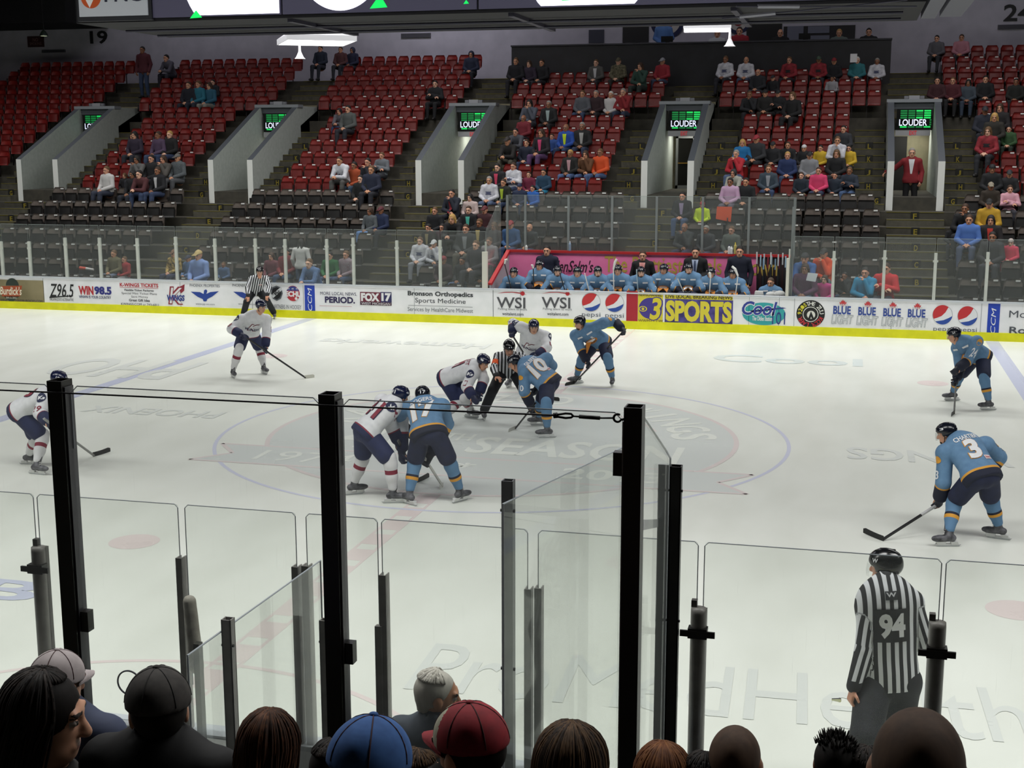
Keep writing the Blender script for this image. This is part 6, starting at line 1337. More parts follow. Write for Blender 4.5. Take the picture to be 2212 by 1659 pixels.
 (1589,330,'#a82430','short','g','#4a5a78','face','red and black jacket',{}),(1695,334,'#1c2c54','short','y','#33425e','lap','curly fair hair and navy jersey',{}),(1758,334,'#7b7d82','cap','#151518','#2c2e34','lap','grey hoodie and black cap',{}),(1802,330,'#141518','long','n','#1e2026','lap','long brown hair and black coat',{}),(1593,367,'#97988f','hood','#2a2a2c','#33353a','knees','pale grey jacket, turned away',{}),(1653,363,'#33404c','short','n','#2f4060','lap','slate blue jacket over grey shirt',{}),(1763,367,'#c43a64','short','b','#26324c','lap','hot pink sweater',{}),(1725,378,'#1a2430','short','b','#8a7e62','lap','child in black and blue with tan boots',dict(s=.76)),(1798,378,'#1c2634','short','k','#15161a','lap','boy in dark team top',dict(s=.8)),(1837,367,'#1f2836','short','n','#3a5072','cross','navy jacket, legs crossed in jeans',{}),(1582,391,'#b292ae','bun','k','#5a5462','lap','lilac hoodie, looking at phone',{}),(1613,391,'#131519','short','k','#17181c','lap','black jacket, front of the crowd',{}),
 (1475,422,'#17191e','short','k','#3a4c6c','lap','black jacket over lilac shirt behind the bench glass',{}),(1527,442,'#b6cc28','beanie','#a0333c','#22242a','lap','child in neon yellow top',dict(s=.78)),(1472,488,'#2c3032','bald','g','#26304a','face','bald, dark jacket, drinking',{}),(1517,494,'#2a2c30','short','g','#33405a','lap','dark sweater behind a glass post',{}),(1589,496,'#4e5550','short','n','#3c5478','lap','grey green jacket holding a drink',{}),
 (2026,172,'#3a1c22','short','k','#22242a','lap','dark maroon top, left of the upper group',{}),(2063,172,'#4a1c24','short','n','#17181c','lap','red and black jersey, upper group',{}),(2096,176,'#3c4650','long','k','#2c3848','lap','grey blue jacket, upper group',{}),(2134,169,'#15161a','short','k','#17181c','lap','black pullover, upper group',{}),(2200,174,'#1c1e1c','short','k','#1a1c20','lap','near black coat at the right edge',{}),
 (2118,238,'#222632','cap','#202228','#1f222a','lap','dark team jacket and cap',{}),(2151,232,'#1c1a1c','long','b','#22242a','lap','black top holding a yellow cup',{}),(2160,253,'#26241f','long','y','#2b2a28','lap','dark coat, long fair hair',{}),(2187,279,'#2c4a2a','short','k','#1f2a22','lap','child in black and green',dict(s=.75)),(2129,283,RJ,'long','n','#22242a','lap','red and white hockey jersey',{}),(2134,363,'#15171a','beanie','#15171a','#1b1d22','lap','black jacket and knit hat',{}),(2171,373,'#1c1d20','cap','#26282c','#22242a','lap','black coat and cap beside the pink top',{}),(2138,400,'#2e261e','cap','#8a8272','#2f3c50','lap','brown jacket and tan cap',{}),(2182,406,'#c795a2','bun','b','#2c2c34','cross','pale pink sweatshirt, arms folded',{}),
 (2094,448,'#141518','bun','b','#1c1e22','face','black top, hand to face, brown seats',{}),(2147,440,'#b08a24','cap','#1a1a1a','#3c4c62','lap','black and gold jacket and cap',{}),(2103,474,'#4668a8','short','b','#3c4660','lap','blue button shirt',{}),(2149,475,'#1a1618','long','k','#22242a','lap','black jacket open over red',{}),(2068,490,'#1b1c1f','short','k','#23252b','lap','small child in black with white bands',dict(s=.72)),(2154,508,'#26262a','short','k','#2a2c32','lap','dark jacket beside the pink child',{}),(2195,523,'#c2304e','beanie','#b9ada8','#7c3040','lap','child in hot pink coat and white hat',dict(s=.75)),
 (1747,549,'#345c9c','beanie','#24242a','#2f3c58','knees','blue jersey and dark hat',{}),(1782,545,'#c8441c','cap','#17171a','#7c7f84','face','orange jersey and black cap',{}),(1741,571,'#4a2444','long','b','#53667e','lap','purple top holding a sheet of paper',{}),(1782,589,'#b23478','long','b','#33405a','lap','girl in pink top',dict(s=.8,row=0)),(1824,593,'#1a1c1f','short','k','#2a3a54','face','boy in black, chin on hands',dict(s=.85)),(1868,587,'#1f7ea6','short','k','#23262e','face','turquoise T-shirt, hands at mouth',{}),(1918,580,'#b8242c','bun','b','#2a303e','cross','bright red sweatshirt, arms crossed',dict(s=1.05)),
]
BANDN = lambda i: 'in brown seats' if i <= 6 else ('in red seats' if i < 13 else 'in top red seats')
SECS = ['left of first entrance', 'between first and second entrances', 'between second and third entrances', 'between third and fourth entrances', 'between fourth and fifth entrances', 'right of fifth entrance']
_seen = {}; TAKEN = []; DBG = False
INNER = {(336, 368): '#b9b9bb', (1063, 360): '#c2405e', (1192, 224): '#8fa0a0', (1265, 271): '#9a9a98', (1014, 452): '#4fb0a0', (1295, 134): '#b4b4b6', (1475, 422): '#8d7f9c', (1086, 393): '#9ab030', (1230, 274): '#b8d020', (1653, 363): '#8c9098', (996, 485): '#7d8084', (1239, 330): '#b08a90', (2149, 475): '#b03028', (1043, 480): '#b8a468', (1589, 330): '#1b1b1f', (968, 415): '#8a2430', (927, 490): '#8a7e5c', (1167, 286): '#b83a68'}
for n, (x, y, sh, hr, hc, pn, po, look, op) in enumerate(P_):
    s = op.get('s', 1.)*1.07; st = po in ('stand',); best = None
    for i in range(0, 19):
        Yh = rowY(i)-.17; hz = 1.21*s if not st else 1.6*s
        X = at(x, y, Yh)[0]; py = px((X, Yh, rowZ(i)+hz))[1]; c_ = abs(py-y)
        if 'row' in op and i != op['row']: continue
        if i <= 1 and -4.0 < X < 3.9: continue
        c_ += sum(22 for a_, b_ in TAKEN if b_ == i and abs(a_-X) < .24)
        if best is None or c_ < best[0]: best = (c_, i, X, py)
    cst, i, X, py = best; z = rowZ(i)
    if not st:      # sit in the nearest free seat of that row
        fs = [q for q in SEATS if q[1] == i and (q[0], i) not in OCC]
        if fs:
            q = min(fs, key=lambda q: abs(q[0]-X))
            if abs(q[0]-X) < .34: OCC.add((q[0], i)); X = X*.45+q[0]*.55
    near_ = [a_ for a_, b_ in TAKEN if b_ == i and abs(a_-X) < .30]
    if near_: X += .08*(1 if X >= near_[0] else -1)
    TAKEN.append((X, i))
    if DBG: print('P', n, x, y, LET[i], round(X, 2), round(py-y, 1), round(cst, 1), look)
    d = (py-y)/FPX*np.linalg.norm(V(X, rowY(i), z)-CAM); s0 = s; s = s*(1+max(-.12, min(.03, d/(1.21*s)))); z += max(-.06, min(.20, d-(s-s0)*1.21))
    lab = 'person, '+look
    full = f'{lab}, {BANDN(i)} {SECS[section(X)]}'; 
    if len(full.split()) > 16: full = f'{lab}, {SECS[section(X)]}'
    if len(full.split()) > 16: full = lab
    if full in _seen: full = lab
    _seen[full] = 1
    fem = hr in ('long', 'bun'); rnd = random.Random(n)
    person((X, rowY(i)+(-.25 if st else .14 if i == 0 else .0), z), full, sh, hr, hc, pn, po, s, op.get('rot', rnd.uniform(-.22, .12)-.12), fem, rnd.randrange(5), crest='#4b506c' if sh is WJ else ('#17171c' if sh is RJ else None), inner=INNER.get((x, y)))
# people working behind the press box counter
for x, y, sh, hc, look in ((1433, 48, '#4a6ea4', 'k', 'blue polo, holding a paper, left end of the press box'), (1550, 72, '#a9adb0', 'n', 'white shirt, below the hanging lamp in the press box'), (1598, 66, '#8a1f2c', 'b', 'red shirt, beside the white post in the press box'), (1686, 70, '#141416', 'n', 'bald, black shirt, before the press box window'), (1813, 70, '#5e6a66', 'y', 'grey green top, fair hair, in the press box'), (1877, 68, '#1c1c22', 'k', 'dark jacket writing at the press box end')):
    Yh = PY+1.1; h = at(x, y, Yh); person((h[0], Yh+.1, 7.0), 'person, '+look, sh, 'bald' if 'bald' in look else 'short', hc, '#1c1d22', 'front' if x == 1433 else 'lap', (h[2]-7.0)/(1.6 if x == 1433 else 1.21), 0)
for x, lab in ((1737, 'small black monitor on the press box counter'), (1440, 'dark laptop left of the press box lamp')):
    a = at(x-12, 88, PY+.25); b = at(x+14, 76, PY+.25); r = thing('monitor', lab, 'monitor', ((a[0]+b[0])/2, PY+.25, pz+.05)); obj('screen', box(a[0], b[0], PY+.24, PY+.27, pz+.08, pz+.28), mat('#0c0c0e', .3), r); obj('stand', box((a[0]+b[0])/2-.05, (a[0]+b[0])/2+.05, PY+.2, PY+.33, pz+.05, pz+.09), mat('#1a1a1c', .4), r)
# things lying about
p = at(1844, 126, 26.1); o = obj('paper_sheet', hexa([p+V(-.11, 0, -.13), p+V(.11, 0, -.13), p+V(.11, .004, -.13), p+V(-.11, .004, -.13)], [p+V(-.11, .03, .15), p+V(.11, .03, .15), p+V(.11, .034, .15), p+V(-.11, .034, .15)]), mat('#c9c9cc', .7), loc=p); tag(o, 'white paper held up before the face in the top row', 'paper')
p = at(1753, 598, rowY(0)-.62); o = obj('paper_sheet', hexa([p+V(-.13, -.02, -.09), p+V(.10, -.02, -.12), p+V(.10, -.016, -.12), p+V(-.13, -.016, -.09)], [p+V(-.09, .03, .10), p+V(.15, .03, .08), p+V(.15, .034, .08), p+V(-.09, .034, .10)]), mat('#b9bcc2', .7), loc=p); tag(o, 'sheet of white paper read by the person in purple', 'paper')
p = V(at(1564, 465, rowY(5)-.1)[0], rowY(5)-.12, rowZ(5)+.9); o = obj('draped_jersey', hexa([p+V(-.22, -.06, -.32), p+V(.20, -.06, -.40), p+V(.20, .0, -.40), p+V(-.22, .0, -.32)], [p+V(-.2, -.02, .02), p+V(.22, -.02, .02), p+V(.22, .04, .02), p+V(-.2, .04, .02)]), mat('#c8481e', .8), loc=p); tag(o, 'orange garment draped over a brown seat behind the bench glass', 'garment')
p = at(186, 580, rowY(0)-.35); o = thing('toy_horn', 'red and white paper horn lying on a seat at lower left', 'horn', p)
obj('red_tube', tube([p+V(-.2, 0, .01), p+V(0, 0, .0)], [.05, .04], 10), mat('#b8402c', .6), o); obj('white_tube', tube([p, p+V(.24, 0, -.03)], [.04, .03], 10), mat('#b9b4b4', .6), o)
build_seats()
# ------------------------------------------------------------------ near side: glass, posts, penalty box
NG = glass_mat('near_glass', (.965, .975, .965), .035, (.72, .76, .74), .10); NG2 = glass_mat('tall_near_glass', (.97, .975, .97), .02, (.7, .73, .72), .05); EDGE = mat('#9aa0a6', .35)
BPOST = noisy('black_post', '#0e0d0c', '#191714', 9, .4); GPOST = noisy('grey_post', '#75726e', '#8a8782', 7, .4, spec=.5); ALS = mat('#a9abad', .4, .3)
YG = YN-.06
def rounded(x0, x1, z0, z1, r=.05, n=5, which=(1, 1)):
    q = [(x0, z0), (x1, z0)]
    if which[1]: q += [(x1-r+r*math.cos(t), z1-r+r*math.sin(t)) for t in np.linspace(0, math.pi/2, n)]
    else: q.append((x1, z1))
    if which[0]: q += [(x0+r-r*math.sin(t), z1-r+r*math.cos(t)) for t in np.linspace(0, math.pi/2, n)]
    else: q.append((x0, z1))
    return q
def npane(name, x0, x1, y, z0, z1, label, m, th=.014, r=.022):
    o = obj(name, prism(rounded(x0, x1, z0, z1, r), 'y', y-th/2, y+th/2), m, loc=((x0+x1)/2, y, z0)); tag(o, label, 'glass panel'); return o
def edge(o, pts, r=.005): obj('polished_edge', tube(pts, r, 6), EDGE, o)
ZG = 2.44
for x0, x1, lab in ((-330, 75, 'near glass panel at the left edge of the frame'), (83, 385, 'near glass panel behind the leftmost tall dark post'), (400, 638, 'near glass panel above the slanting side glass'), (661, 815, 'narrow near glass panel behind the middle tall dark post'), (824, 1140, 'near glass panel right of the middle tall dark post'), (1163, 1510, 'near glass panel behind the right tall dark post'), (1524, 2040, 'wide near glass panel in front of official 94'), (2050, 2420, 'near glass panel at the right edge of the frame')):
    a, b = at(x0, 1120, YG)[0], at(x1, 1120, YG)[0]; o = npane('near_glass', a, b, YG, HB, ZG, lab, NG); edge(o, [(a, YG, HB+.3), (a, YG, ZG-.022), (a+.022, YG, ZG), (b-.022, YG, ZG), (b, YG, ZG-.022), (b, YG, HB+.3)], .0032)
# short stanchions on the near boards
for x, y, wd, lab in ((390, 1203, .042, 'short grey stanchion left of the slanting side glass'), (640, 1222, .042, 'left one of a close pair of short grey stanchions'), (662, 1220, .046, 'right one of a close pair of short grey stanchions'), (829, 1240, .044, 'short grey stanchion right of the middle tall dark post'), (1142, 1270, .042, 'left one of two short grey stanchions near the right tall post'), (1164, 1268, .044, 'right one of two short grey stanchions near the right tall post')):
    p = at(x, y, YG-.02); o = obj('near_stanchion', join(box(p[0]-wd/2, p[0]-wd/2+.008, YG-.045, YG+.02, HB, p[2]), box(p[0]+wd/2-.008, p[0]+wd/2, YG-.045, YG+.02, HB, p[2]), box(p[0]-wd/2, p[0]+wd/2, YG-.05, YG-.04, HB, p[2])), GPOST, loc=(p[0], YG, HB)); tag(o, lab, 'post')
    obj('inner_channel', box(p[0]-wd*.22, p[0]+wd*.22, YG-.038, YG-.01, HB, p[2]-.015), mat('#8b8c8e', .4, .4), o)
for x, y, lab in ((820, 1350, 'low dark stanchion just left of the short grey one by the middle post'),):
    p = at(x, y, YG-.03); o = obj('near_stanchion', box(p[0]-.022, p[0]+.022, YG-.06, YG-.02, HB, p[2]), GPOST, loc=(p[0], YG, HB)); tag(o, lab, 'post')
for x, y, yc, lab in ((84, 1168, 1225, 'round dark stanchion with cross clamp at far left'), (1510, 1300, 1363, 'round dark stanchion with cross clamp right of the tall posts'), (2026, 1330, 1405, 'round dark stanchion with cross clamp beside official 94')):
    p = at(x, y+12, YG-.02); z2 = at(x-8, y-5, YG)[2]; o = thing('near_stanchion', lab, 'post', (p[0], YG, HB))
    obj('tube', lathe((p[0], YG-.03, HB), [(.046, 0), (.046, p[2]-HB-.03), (.044, p[2]-HB)], 20), GPOST, o, True)
    obj('glass_channel', box(p[0]-.045, p[0]-.012, YG-.02, YG+.02, HB, z2), mat('#4a4744', .4), o); obj('glass_channel', box(p[0]+.015, p[0]+.045, YG-.02, YG+.02, HB, z2-.05), mat('#4a4744', .4), o)
    zc = at(x, yc, YG-.03)[2]; obj('clamp', join(box(p[0]-.1, p[0]+.1, YG-.09, YG-.075, zc-.018, zc+.018), box(p[0]-.055, p[0]+.055, YG-.085, YG-.02, zc-.03, zc+.03)), BPOST, o)
# tall posts behind the penalty box
YT = -15.0; ZT = at(715, 850, YT)[2]; tall = []
for x, y, yc, lab in ((128, 820, 1335, 'tall dark post at left, nearest the dark haired woman'), (713, 849, 1405, 'tall dark post in the middle before the blue cap'), (1371, 877, 1003, 'tall dark post at right holding the cable hook')):
    p = at(x, y, YT); tall.append(p[0]); o = thing('tall_post', lab, 'post', (p[0], YT, .3))
    obj('post_tube', join(box(p[0]-.038, p[0]-.032, YT-.04, YT+.045, .3, p[2]), box(p[0]+.032, p[0]+.038, YT-.04, YT+.045, .3, p[2]), box(p[0]-.038, p[0]+.038, YT-.045, YT-.039, .3, p[2]), box(p[0]-.038, p[0]+.038, YT+.039, YT+.045, .3, p[2])), BPOST, o)
    zc = at(x, yc, YT)[2]; sx = -1 if x > 1000 else 1; obj('clamp', box(p[0]+sx*.03-.005, p[0]+sx*.085, YT-.02, YT+.03, zc-.05, zc+.05), BPOST, o)
    obj('lit_side_or_edge', box(p[0]-sx*(-.039), p[0]+sx*.046, YT-.03, YT+.04, .3, p[2]-.03 if x < 1000 else at(1351, 908, YT)[2]), mat('#4b4a4e' if x < 1000 else '#8a8c8e', .4, .3), o)  # left posts: lit side face painted as lighter grey; right post: metal edge
a0 = at(-200, 826, YT)[0]
for n, (xa, xb, lab) in enumerate(((a0, tall[0]-.05, 'tall clear glass left of the leftmost tall post'), (tall[0]+.05, tall[1]-.05, 'tall clear glass between the left and middle tall posts'), (tall[1]+.05, tall[2]-.05, 'tall clear glass between the middle and right tall posts'))):
    zt = ZT-.025; o = npane('tall_near_glass', xa, xb, YT+.01, .9, zt, lab, NG2, .012, .035); edge(o, [(xa, YT+.01, zt-.3), (xa, YT+.01, zt-.035), (xa+.035, YT+.01, zt), (xb-.035, YT+.01, zt), (xb, YT+.01, zt-.035), (xb, YT+.01, zt-.3)], .0028)
# steel wire along the top with turnbuckle and hook
YW = YT-.06; pts = [at(x, y, YW) for x, y in ((-150, 836), (120, 848), (420, 862), (713, 876), (960, 887), (1198, 897))]
cb = thing('safety_cable', 'thin steel cable with turnbuckle stretched along the tall near glass', 'cable', pts[0])
obj('wire', tube(pts, .0042, 6), mat('#2a2a2c', .4, .6), cb, True)
q = lambda x, y: at(x, y, YW)
obj('clevis', join(tube([q(1196, 898), q(1204, 897)], .012, 8), tube([q(1203, 896), q(1222, 893), q(1234, 894), q(1238, 899)], .005, 6), tube([q(1203, 900), q(1222, 903), q(1234, 902), q(1238, 899)], .005, 6)), mat('#121214', .4, .5), cb, True)
obj('turnbuckle', join(tube([q(1238, 899), q(1252, 900)], .004, 6), tube([q(1251, 900), q(1296, 903)], .0085, 8), tube([q(1296, 903), q(1326, 903)], .004, 6)), mat('#0e0e10', .4, .5), cb, True)
hc = q(1334, 903); rr = .016; obj('hook', tube([hc+CR*rr*math.cos(t)+CU*rr*math.sin(t) for t in np.linspace(.9, 5.9, 18)]+[q(1346, 906), V(tall[2]-.03, YT-.035, q(1352, 904)[2])], .0052, 6), mat('#0e0e10', .4, .5), cb, True)
# side panes of the boxes
def slope_pane(A, B, z0, label, m=NG, chamfer=None, th=.014):
    A, B = np.asarray(A), np.asarray(B); d = V(B[0]-A[0], B[1]-A[1], 0); nrm = unit(np.cross(d, V(0, 0, 1)))*th/2
    P = [V(A[0], A[1], z0), V(B[0], B[1], z0), B, A] if chamfer is None else [V(A[0], A[1], z0), V(B[0], B[1], z0), B, chamfer, A]
    n = len(P); v = [p-nrm for p in P]+[p+nrm for p in P]; f = [tuple(range(n))[::-1], tuple(range(n, 2*n))]+[(i, (i+1) % n, (i+1) % n+n, i+n) for i in range(n)]
    o = obj('side_glass', (v, f), m, loc=V(A[0], A[1], z0)); tag(o, label, 'glass panel'); edge(o, [V(A[0], A[1], z0+.3), A]+([chamfer] if chamfer is not None else [])+[B, V(B[0], B[1], z0+.3)], .006); return o
slope_pane(at(405, 1416, -14.9), at(692, 1211, YG-.09), .4, 'scratched side glass slanting up to the right before the woman with auburn hair')
slope_pane(at(1086, 1089, -14.88), at(1346, 966, -13.15), .4, 'side glass with rising top edge left of the right tall post')
A_ = at(1385, 893, -14.93); B_ = at(1448, 1060, -13.12); slope_pane(V(A_[0], A_[1], A_[2]), at(1448, 990, -13.12), .4, 'side glass with cut corner right of the right tall post', chamfer=at(1438, 972, -13.5))
def sqpost(x, y, Y, w_, label, m=GPOST, z0=.3):
    p = at(x, y, Y); t = .006; o = obj('box_post', join(box(p[0]-w_, p[0]-w_+t, Y-w_, Y+w_, z0, p[2]), box(p[0]+w_-t, p[0]+w_, Y-w_, Y+w_, z0, p[2]), box(p[0]-w_, p[0]+w_, Y-w_, Y-w_+t, z0, p[2]), box(p[0]-w_, p[0]+w_, Y+w_-t, Y+w_, z0, p[2])), m, loc=(p[0], Y, z0)); tag(o, label, 'post')
    for dz in (.14, .9): obj('bolt', join(*[tube([V(p[0]+s*w_, Y-.01, p[2]-dz), V(p[0]+s*(w_+.008), Y-.01, p[2]-dz)], .008, 8) for s in (-1, 1)]), mat('#2a2a2c', .4, .6), o)
    return o
sqpost(492, 1336, -14.5, .026, 'square grey box post in front of the slanting side glass'); sqpost(701, 1338, -13.28, .026, 'square grey box post just left of the middle tall post')
sqpost(1098, 1037, -14.72, .026, 'square grey box post left of the right tall post', noisy('steel_post', '#34363a', '#4a4c52', 5, .35)); sqpost(1461, 1006, -13.2, .032, 'square black box post right of the right tall post', BPOST)
p = at(1434, 1003, -13.14); o = obj('flat_strip', box(p[0]-.03, p[0]+.03, -13.15, -13.14, .3, p[2]), ALS, loc=(p[0], -13.15, .3)); tag(o, 'flat pale metal strip with one hole left of the black box post', 'strip')
obj('hole', ([tuple(at(1433, 1025, -13.155)+V(.009*math.cos(t), 0, .006*math.sin(t))) for t in np.linspace(0, 2*math.pi, 12, endpoint=False)], [tuple(range(12))]), mat('#dfe2dc', .5), o)
a, b = at(1386, 1134, -14.9), at(1420, 1130, -13.16); o = obj('cross_bar', bar(a, b, .012, .045), ALS, loc=a); tag(o, 'short pale cross bar between the right tall post and the flat strip', 'bar')
p = at(412, 1290, YG-.1); zb = at(420, 1440, YG-.1)[2]; o = obj('post_padding', solid([RC(V(p[0]-.01, YG-.1, p[2]-.03), V(p[0]+.02, YG-.1, zb), .042, .046)], .012), noisy('worn_padding', '#8f8a80', '#b9b4a8', 12, .7, .2), smooth=True, loc=(p[0], YG-.1, zb)); tag(o, 'worn pale padding wrapped beside the short left stanchion', 'padding')
p = at(428, 1388, YG-.16); o = obj('latch_post', box(p[0]-.02, p[0]+.02, YG-.19, YG-.14, .4, p[2]), mat('#3a3a34', .5), loc=(p[0], YG-.16, .4)); tag(o, 'low dark latch post below the worn padding', 'post')
# round port in the glass, counter, floor and tiers of the near stand
p = at(279, 1475, YG-.012); o = obj('glass_port', tube([V(p[0]+.083*math.cos(t), YG-.012, p[2]+.083*math.sin(t)) for t in np.linspace(0, 2*math.pi, 40)], .006, 6, False), mat('#3d3d48', .4), smooth=True, loc=p); tag(o, 'round rimmed port in the near glass beside the grey cap', 'port')
ct = obj('score_counter', box(-2.5, at(480, 1600, -13.3)[0], -13.55, YN-.125, HB-.06, HB-.02), mat('#a9aaa8', .5), loc=(0, -13.3, HB-.06)); tag(ct, 'pale counter along the near boards inside the scorer box', 'counter')
p = gnd(22, 1578, HB-.015); o = obj('paper_sheet', box(p[0]-.12, p[0]+.10, p[1]-.1, p[1]+.1, HB-.02, HB-.014), mat('#b9b49a', .7), loc=p); tag(o, 'papers lying on the counter at the lower left corner', 'paper')
p = gnd(10, 1548, HB-.01); o = obj('power_cord', tube([p+V(-.25, 0, 0), p+V(-.05, .03, .005), p+V(.12, -.02, 0), p+V(.3, .02, 0)], .006, 6), mat('#101012', .5), smooth=True, loc=p); tag(o, 'black cord along the counter at the lower left corner', 'cord')
structure('floor_penalty_box', box(-14, 20, -15.45, YN-.125, -.3, .3), mat('#2a2b2c', .8))
NROW = [(-16.25, 1.50), (-17.05, 1.885), (-17.85, 2.27), (-18.65, 2.655)]
q = [(-15.45, -.3)]
for y, z in NROW: q += [(y+.62, z), (y-.18, z)]
q += [(-24, 2.655+.4), (-24, -.3)]; q[-3] = (-19.0, 2.655)
structure('floor_near_tiers', prism(q, 'x', -14, 20), CONC)

# ------------------------------------------------------------------ people in the nearest rows
def strands(name, c1, c2):
    return noisy(name, c1, c2, 26, .72, .35, (1, 1, .12), .3, .7, 5, .25)
HM = {'black': strands('black_hair', '#0d0a09', '#1c1614'), 'brown': strands('brown_hair', '#1f150e', '#38271a'), 'auburn': strands('auburn_hair', '#24140c', '#472a19'), 'white': strands('white_hair', '#a9a59c', '#c9c5bb'), 'ginger': strands('ginger_hair', '#4a2a18', '#6d4022'), 'grey': strands('grey_hair', '#3a2a20', '#523e30')}
HM2 = {'black': strands('black_hair_light', '#1c1613', '#2e2520'), 'brown': strands('brown_hair_light', '#3a2919', '#5e452c'), 'auburn': strands('auburn_hair_light', '#3c2213', '#643d24'), 'white': strands('white_hair_light', '#c4c0b6', '#d6d2c8'), 'ginger': strands('ginger_hair_light', '#5e3820', '#83552f'), 'grey': HM['grey']}
def near_person(x, y, row, label, hd, hair, hm, shirt, female=False, k=1., skin=0, Y=None, stand=False, caphue=None, drop=0., spk=False):
    Yr, fl = NROW[row] if row is not None else (Y, .3)
    h = at(x, y, Yr); sc = (h[2]-fl)/(1.60 if stand else 1.215); sc = max(.8, min(1.15, sc))
    J = stand_joints('front') if stand else sit_joints(2); f = V(0, 1, 0)
    R = np.diag([-1., -1., 1.]); base_ = V(h[0], Yr, h[2]-(1.60 if stand else J['head'][2])*sc); off = V(0, 0, 0) if stand else V(0, -.12*sc, 0)
    J = {a: base_+off+R @ b*sc for a, b in J.items()}; J = {a: b-V(0, 0, drop) for a, b in J.items()}; J['head'] = h+V(0, 0, 0)
    root = thing('person', label, 'person', base_); hf = unit(V(*hd)); up = V(0, 0, 1)
    body = solid(torso_prims(J, -.012)+arm_prims(J, 'L')+arm_prims(J, 'R')+leg_prims(J, 'L')+leg_prims(J, 'R')+foot_prims(J['anL'], J['toeL'])+foot_prims(J['anR'], J['toeR'])+[RC(J['neck'], h-V(0, 0, .05), .056, .052)], .024)
    hg = head_geo(h, hf, up, k, .006); hs = [hand_geo(J['wr'+s], J['wr'+s]-J['el'+s], V(0, .2, -1), n, .7, 1, .009) for s, n in (('L', 1), ('R', -1))]
    v, q = vjoin(body, hg[:2], *hs); fm = [0]*len(body[1])+hg[2]+[0]*sum(len(a[1]) for a in hs)
    obj('body', (v, q), [mat(SKINS[skin], .5), mat('#241812', .7), mat('#b9aea6', .4), mat('#17100e', .4), mat('#8f5248', .5)], root, True, fm)
    e = .022; g = .95 if female else 1.06
    sh = solid(torso_prims(J, e, g, .08)+arm_prims(J, 'L', .028)+arm_prims(J, 'R', .028)+[RC(J['neck']-V(0, 0, .03), J['neck']+V(0, 0, .035), .088, .078, sm=.03), EL(h-V(0, 0, .10), np.eye(3), V(.07, .075, .075), neg=True, sm=.01)], .016)
    obj('jacket', sh, shirt, root, True)
    obj('trousers', solid([RC(J['hipL'], J['hipR'], .115, .115)]+leg_prims(J, 'L', .014)+leg_prims(J, 'R', .014), .022), mat('#16171c', .85), root, True)
    obj('shoes', solid(foot_prims(J['anL'], J['toeL'], .01)+foot_prims(J['anR'], J['toeR'], .01), .018, .01), mat('#141414', .6), root, True)
    f3 = frame3(hf, up); P = lambda a, b, c: h+k*(f3[0]*a+f3[1]*b+f3[2]*c); A = list(f3)
    if hair == 'long': hs_ = solid([EL(P(-.02, .038, 0), A, k*V(.1075, .1035, .0905)), RC(P(-.055, .02, 0), P(-.075, -.22, 0), .066*k, .056*k, sm=.05), RC(P(-.02, 0, .07), P(-.03, -.22, .07), .026*k, .022*k), RC(P(-.02, 0, -.07), P(-.03, -.22, -.07), .026*k, .022*k), EL(P(.10, -.05, 0), A, k*V(.085, .115, .066), neg=True, sm=.01)], .009, .03)
    elif hair == 'short': hs_ = solid([EL(P(-.02, .036, 0), A, k*V(.102, .0985, .0845)), RC(P(-.06, -.02, 0), P(-.055, -.07, 0), .045*k, .038*k), PL(P(.048, .055, 0), f3[0]*.85-f3[1]*.55), PL(P(-.02, -.075, 0), -f3[1]), EL(P(-.005, -.01, .085), A, k*V(.03, .042, .02), neg=True, sm=0), EL(P(-.005, -.01, -.085), A, k*V(.03, .042, .02), neg=True, sm=0)], .008, .02)
    elif hair == 'thin': hs_ = solid([EL(P(-.014, .029, 0), A, k*V(.1005, .0965, .0795)), PL(P(.02, .05, 0), f3[0]), PL(P(-.02, -.055, 0), -f3[1])], .007, .01)
    else: hs_ = solid([EL(P(-.018, .02, 0), A, k*V(.102, .09, .084)), PL(P(.03, 0, 0), f3[0]), PL(P(-.02, -.07, 0), -f3[1])], .009, .02)
    if spk:
        rnd = random.Random(3); g_ = []
        for _ in range(150):
            t, ph = rnd.uniform(0, 6.28), rnd.uniform(.0, 1.0); d = f3[0]*math.cos(t)*math.sin(ph)+f3[2]*math.sin(t)*math.sin(ph)+f3[1]*math.cos(ph); p0 = h+k*(f3[1]*.036-f3[0]*.02+d*.094); g_.append(tube([p0, p0+k*(d*.5+f3[1]*.5)*rnd.uniform(.02, .04)], [.0045, .0008], 4))
        hs_ = (lambda a, b: (list(map(tuple, a[0]))+list(b[0]), list(a[1])+[tuple(i+len(a[0]) for i in t_) for t_ in b[1]]))(hs_, join(*g_))
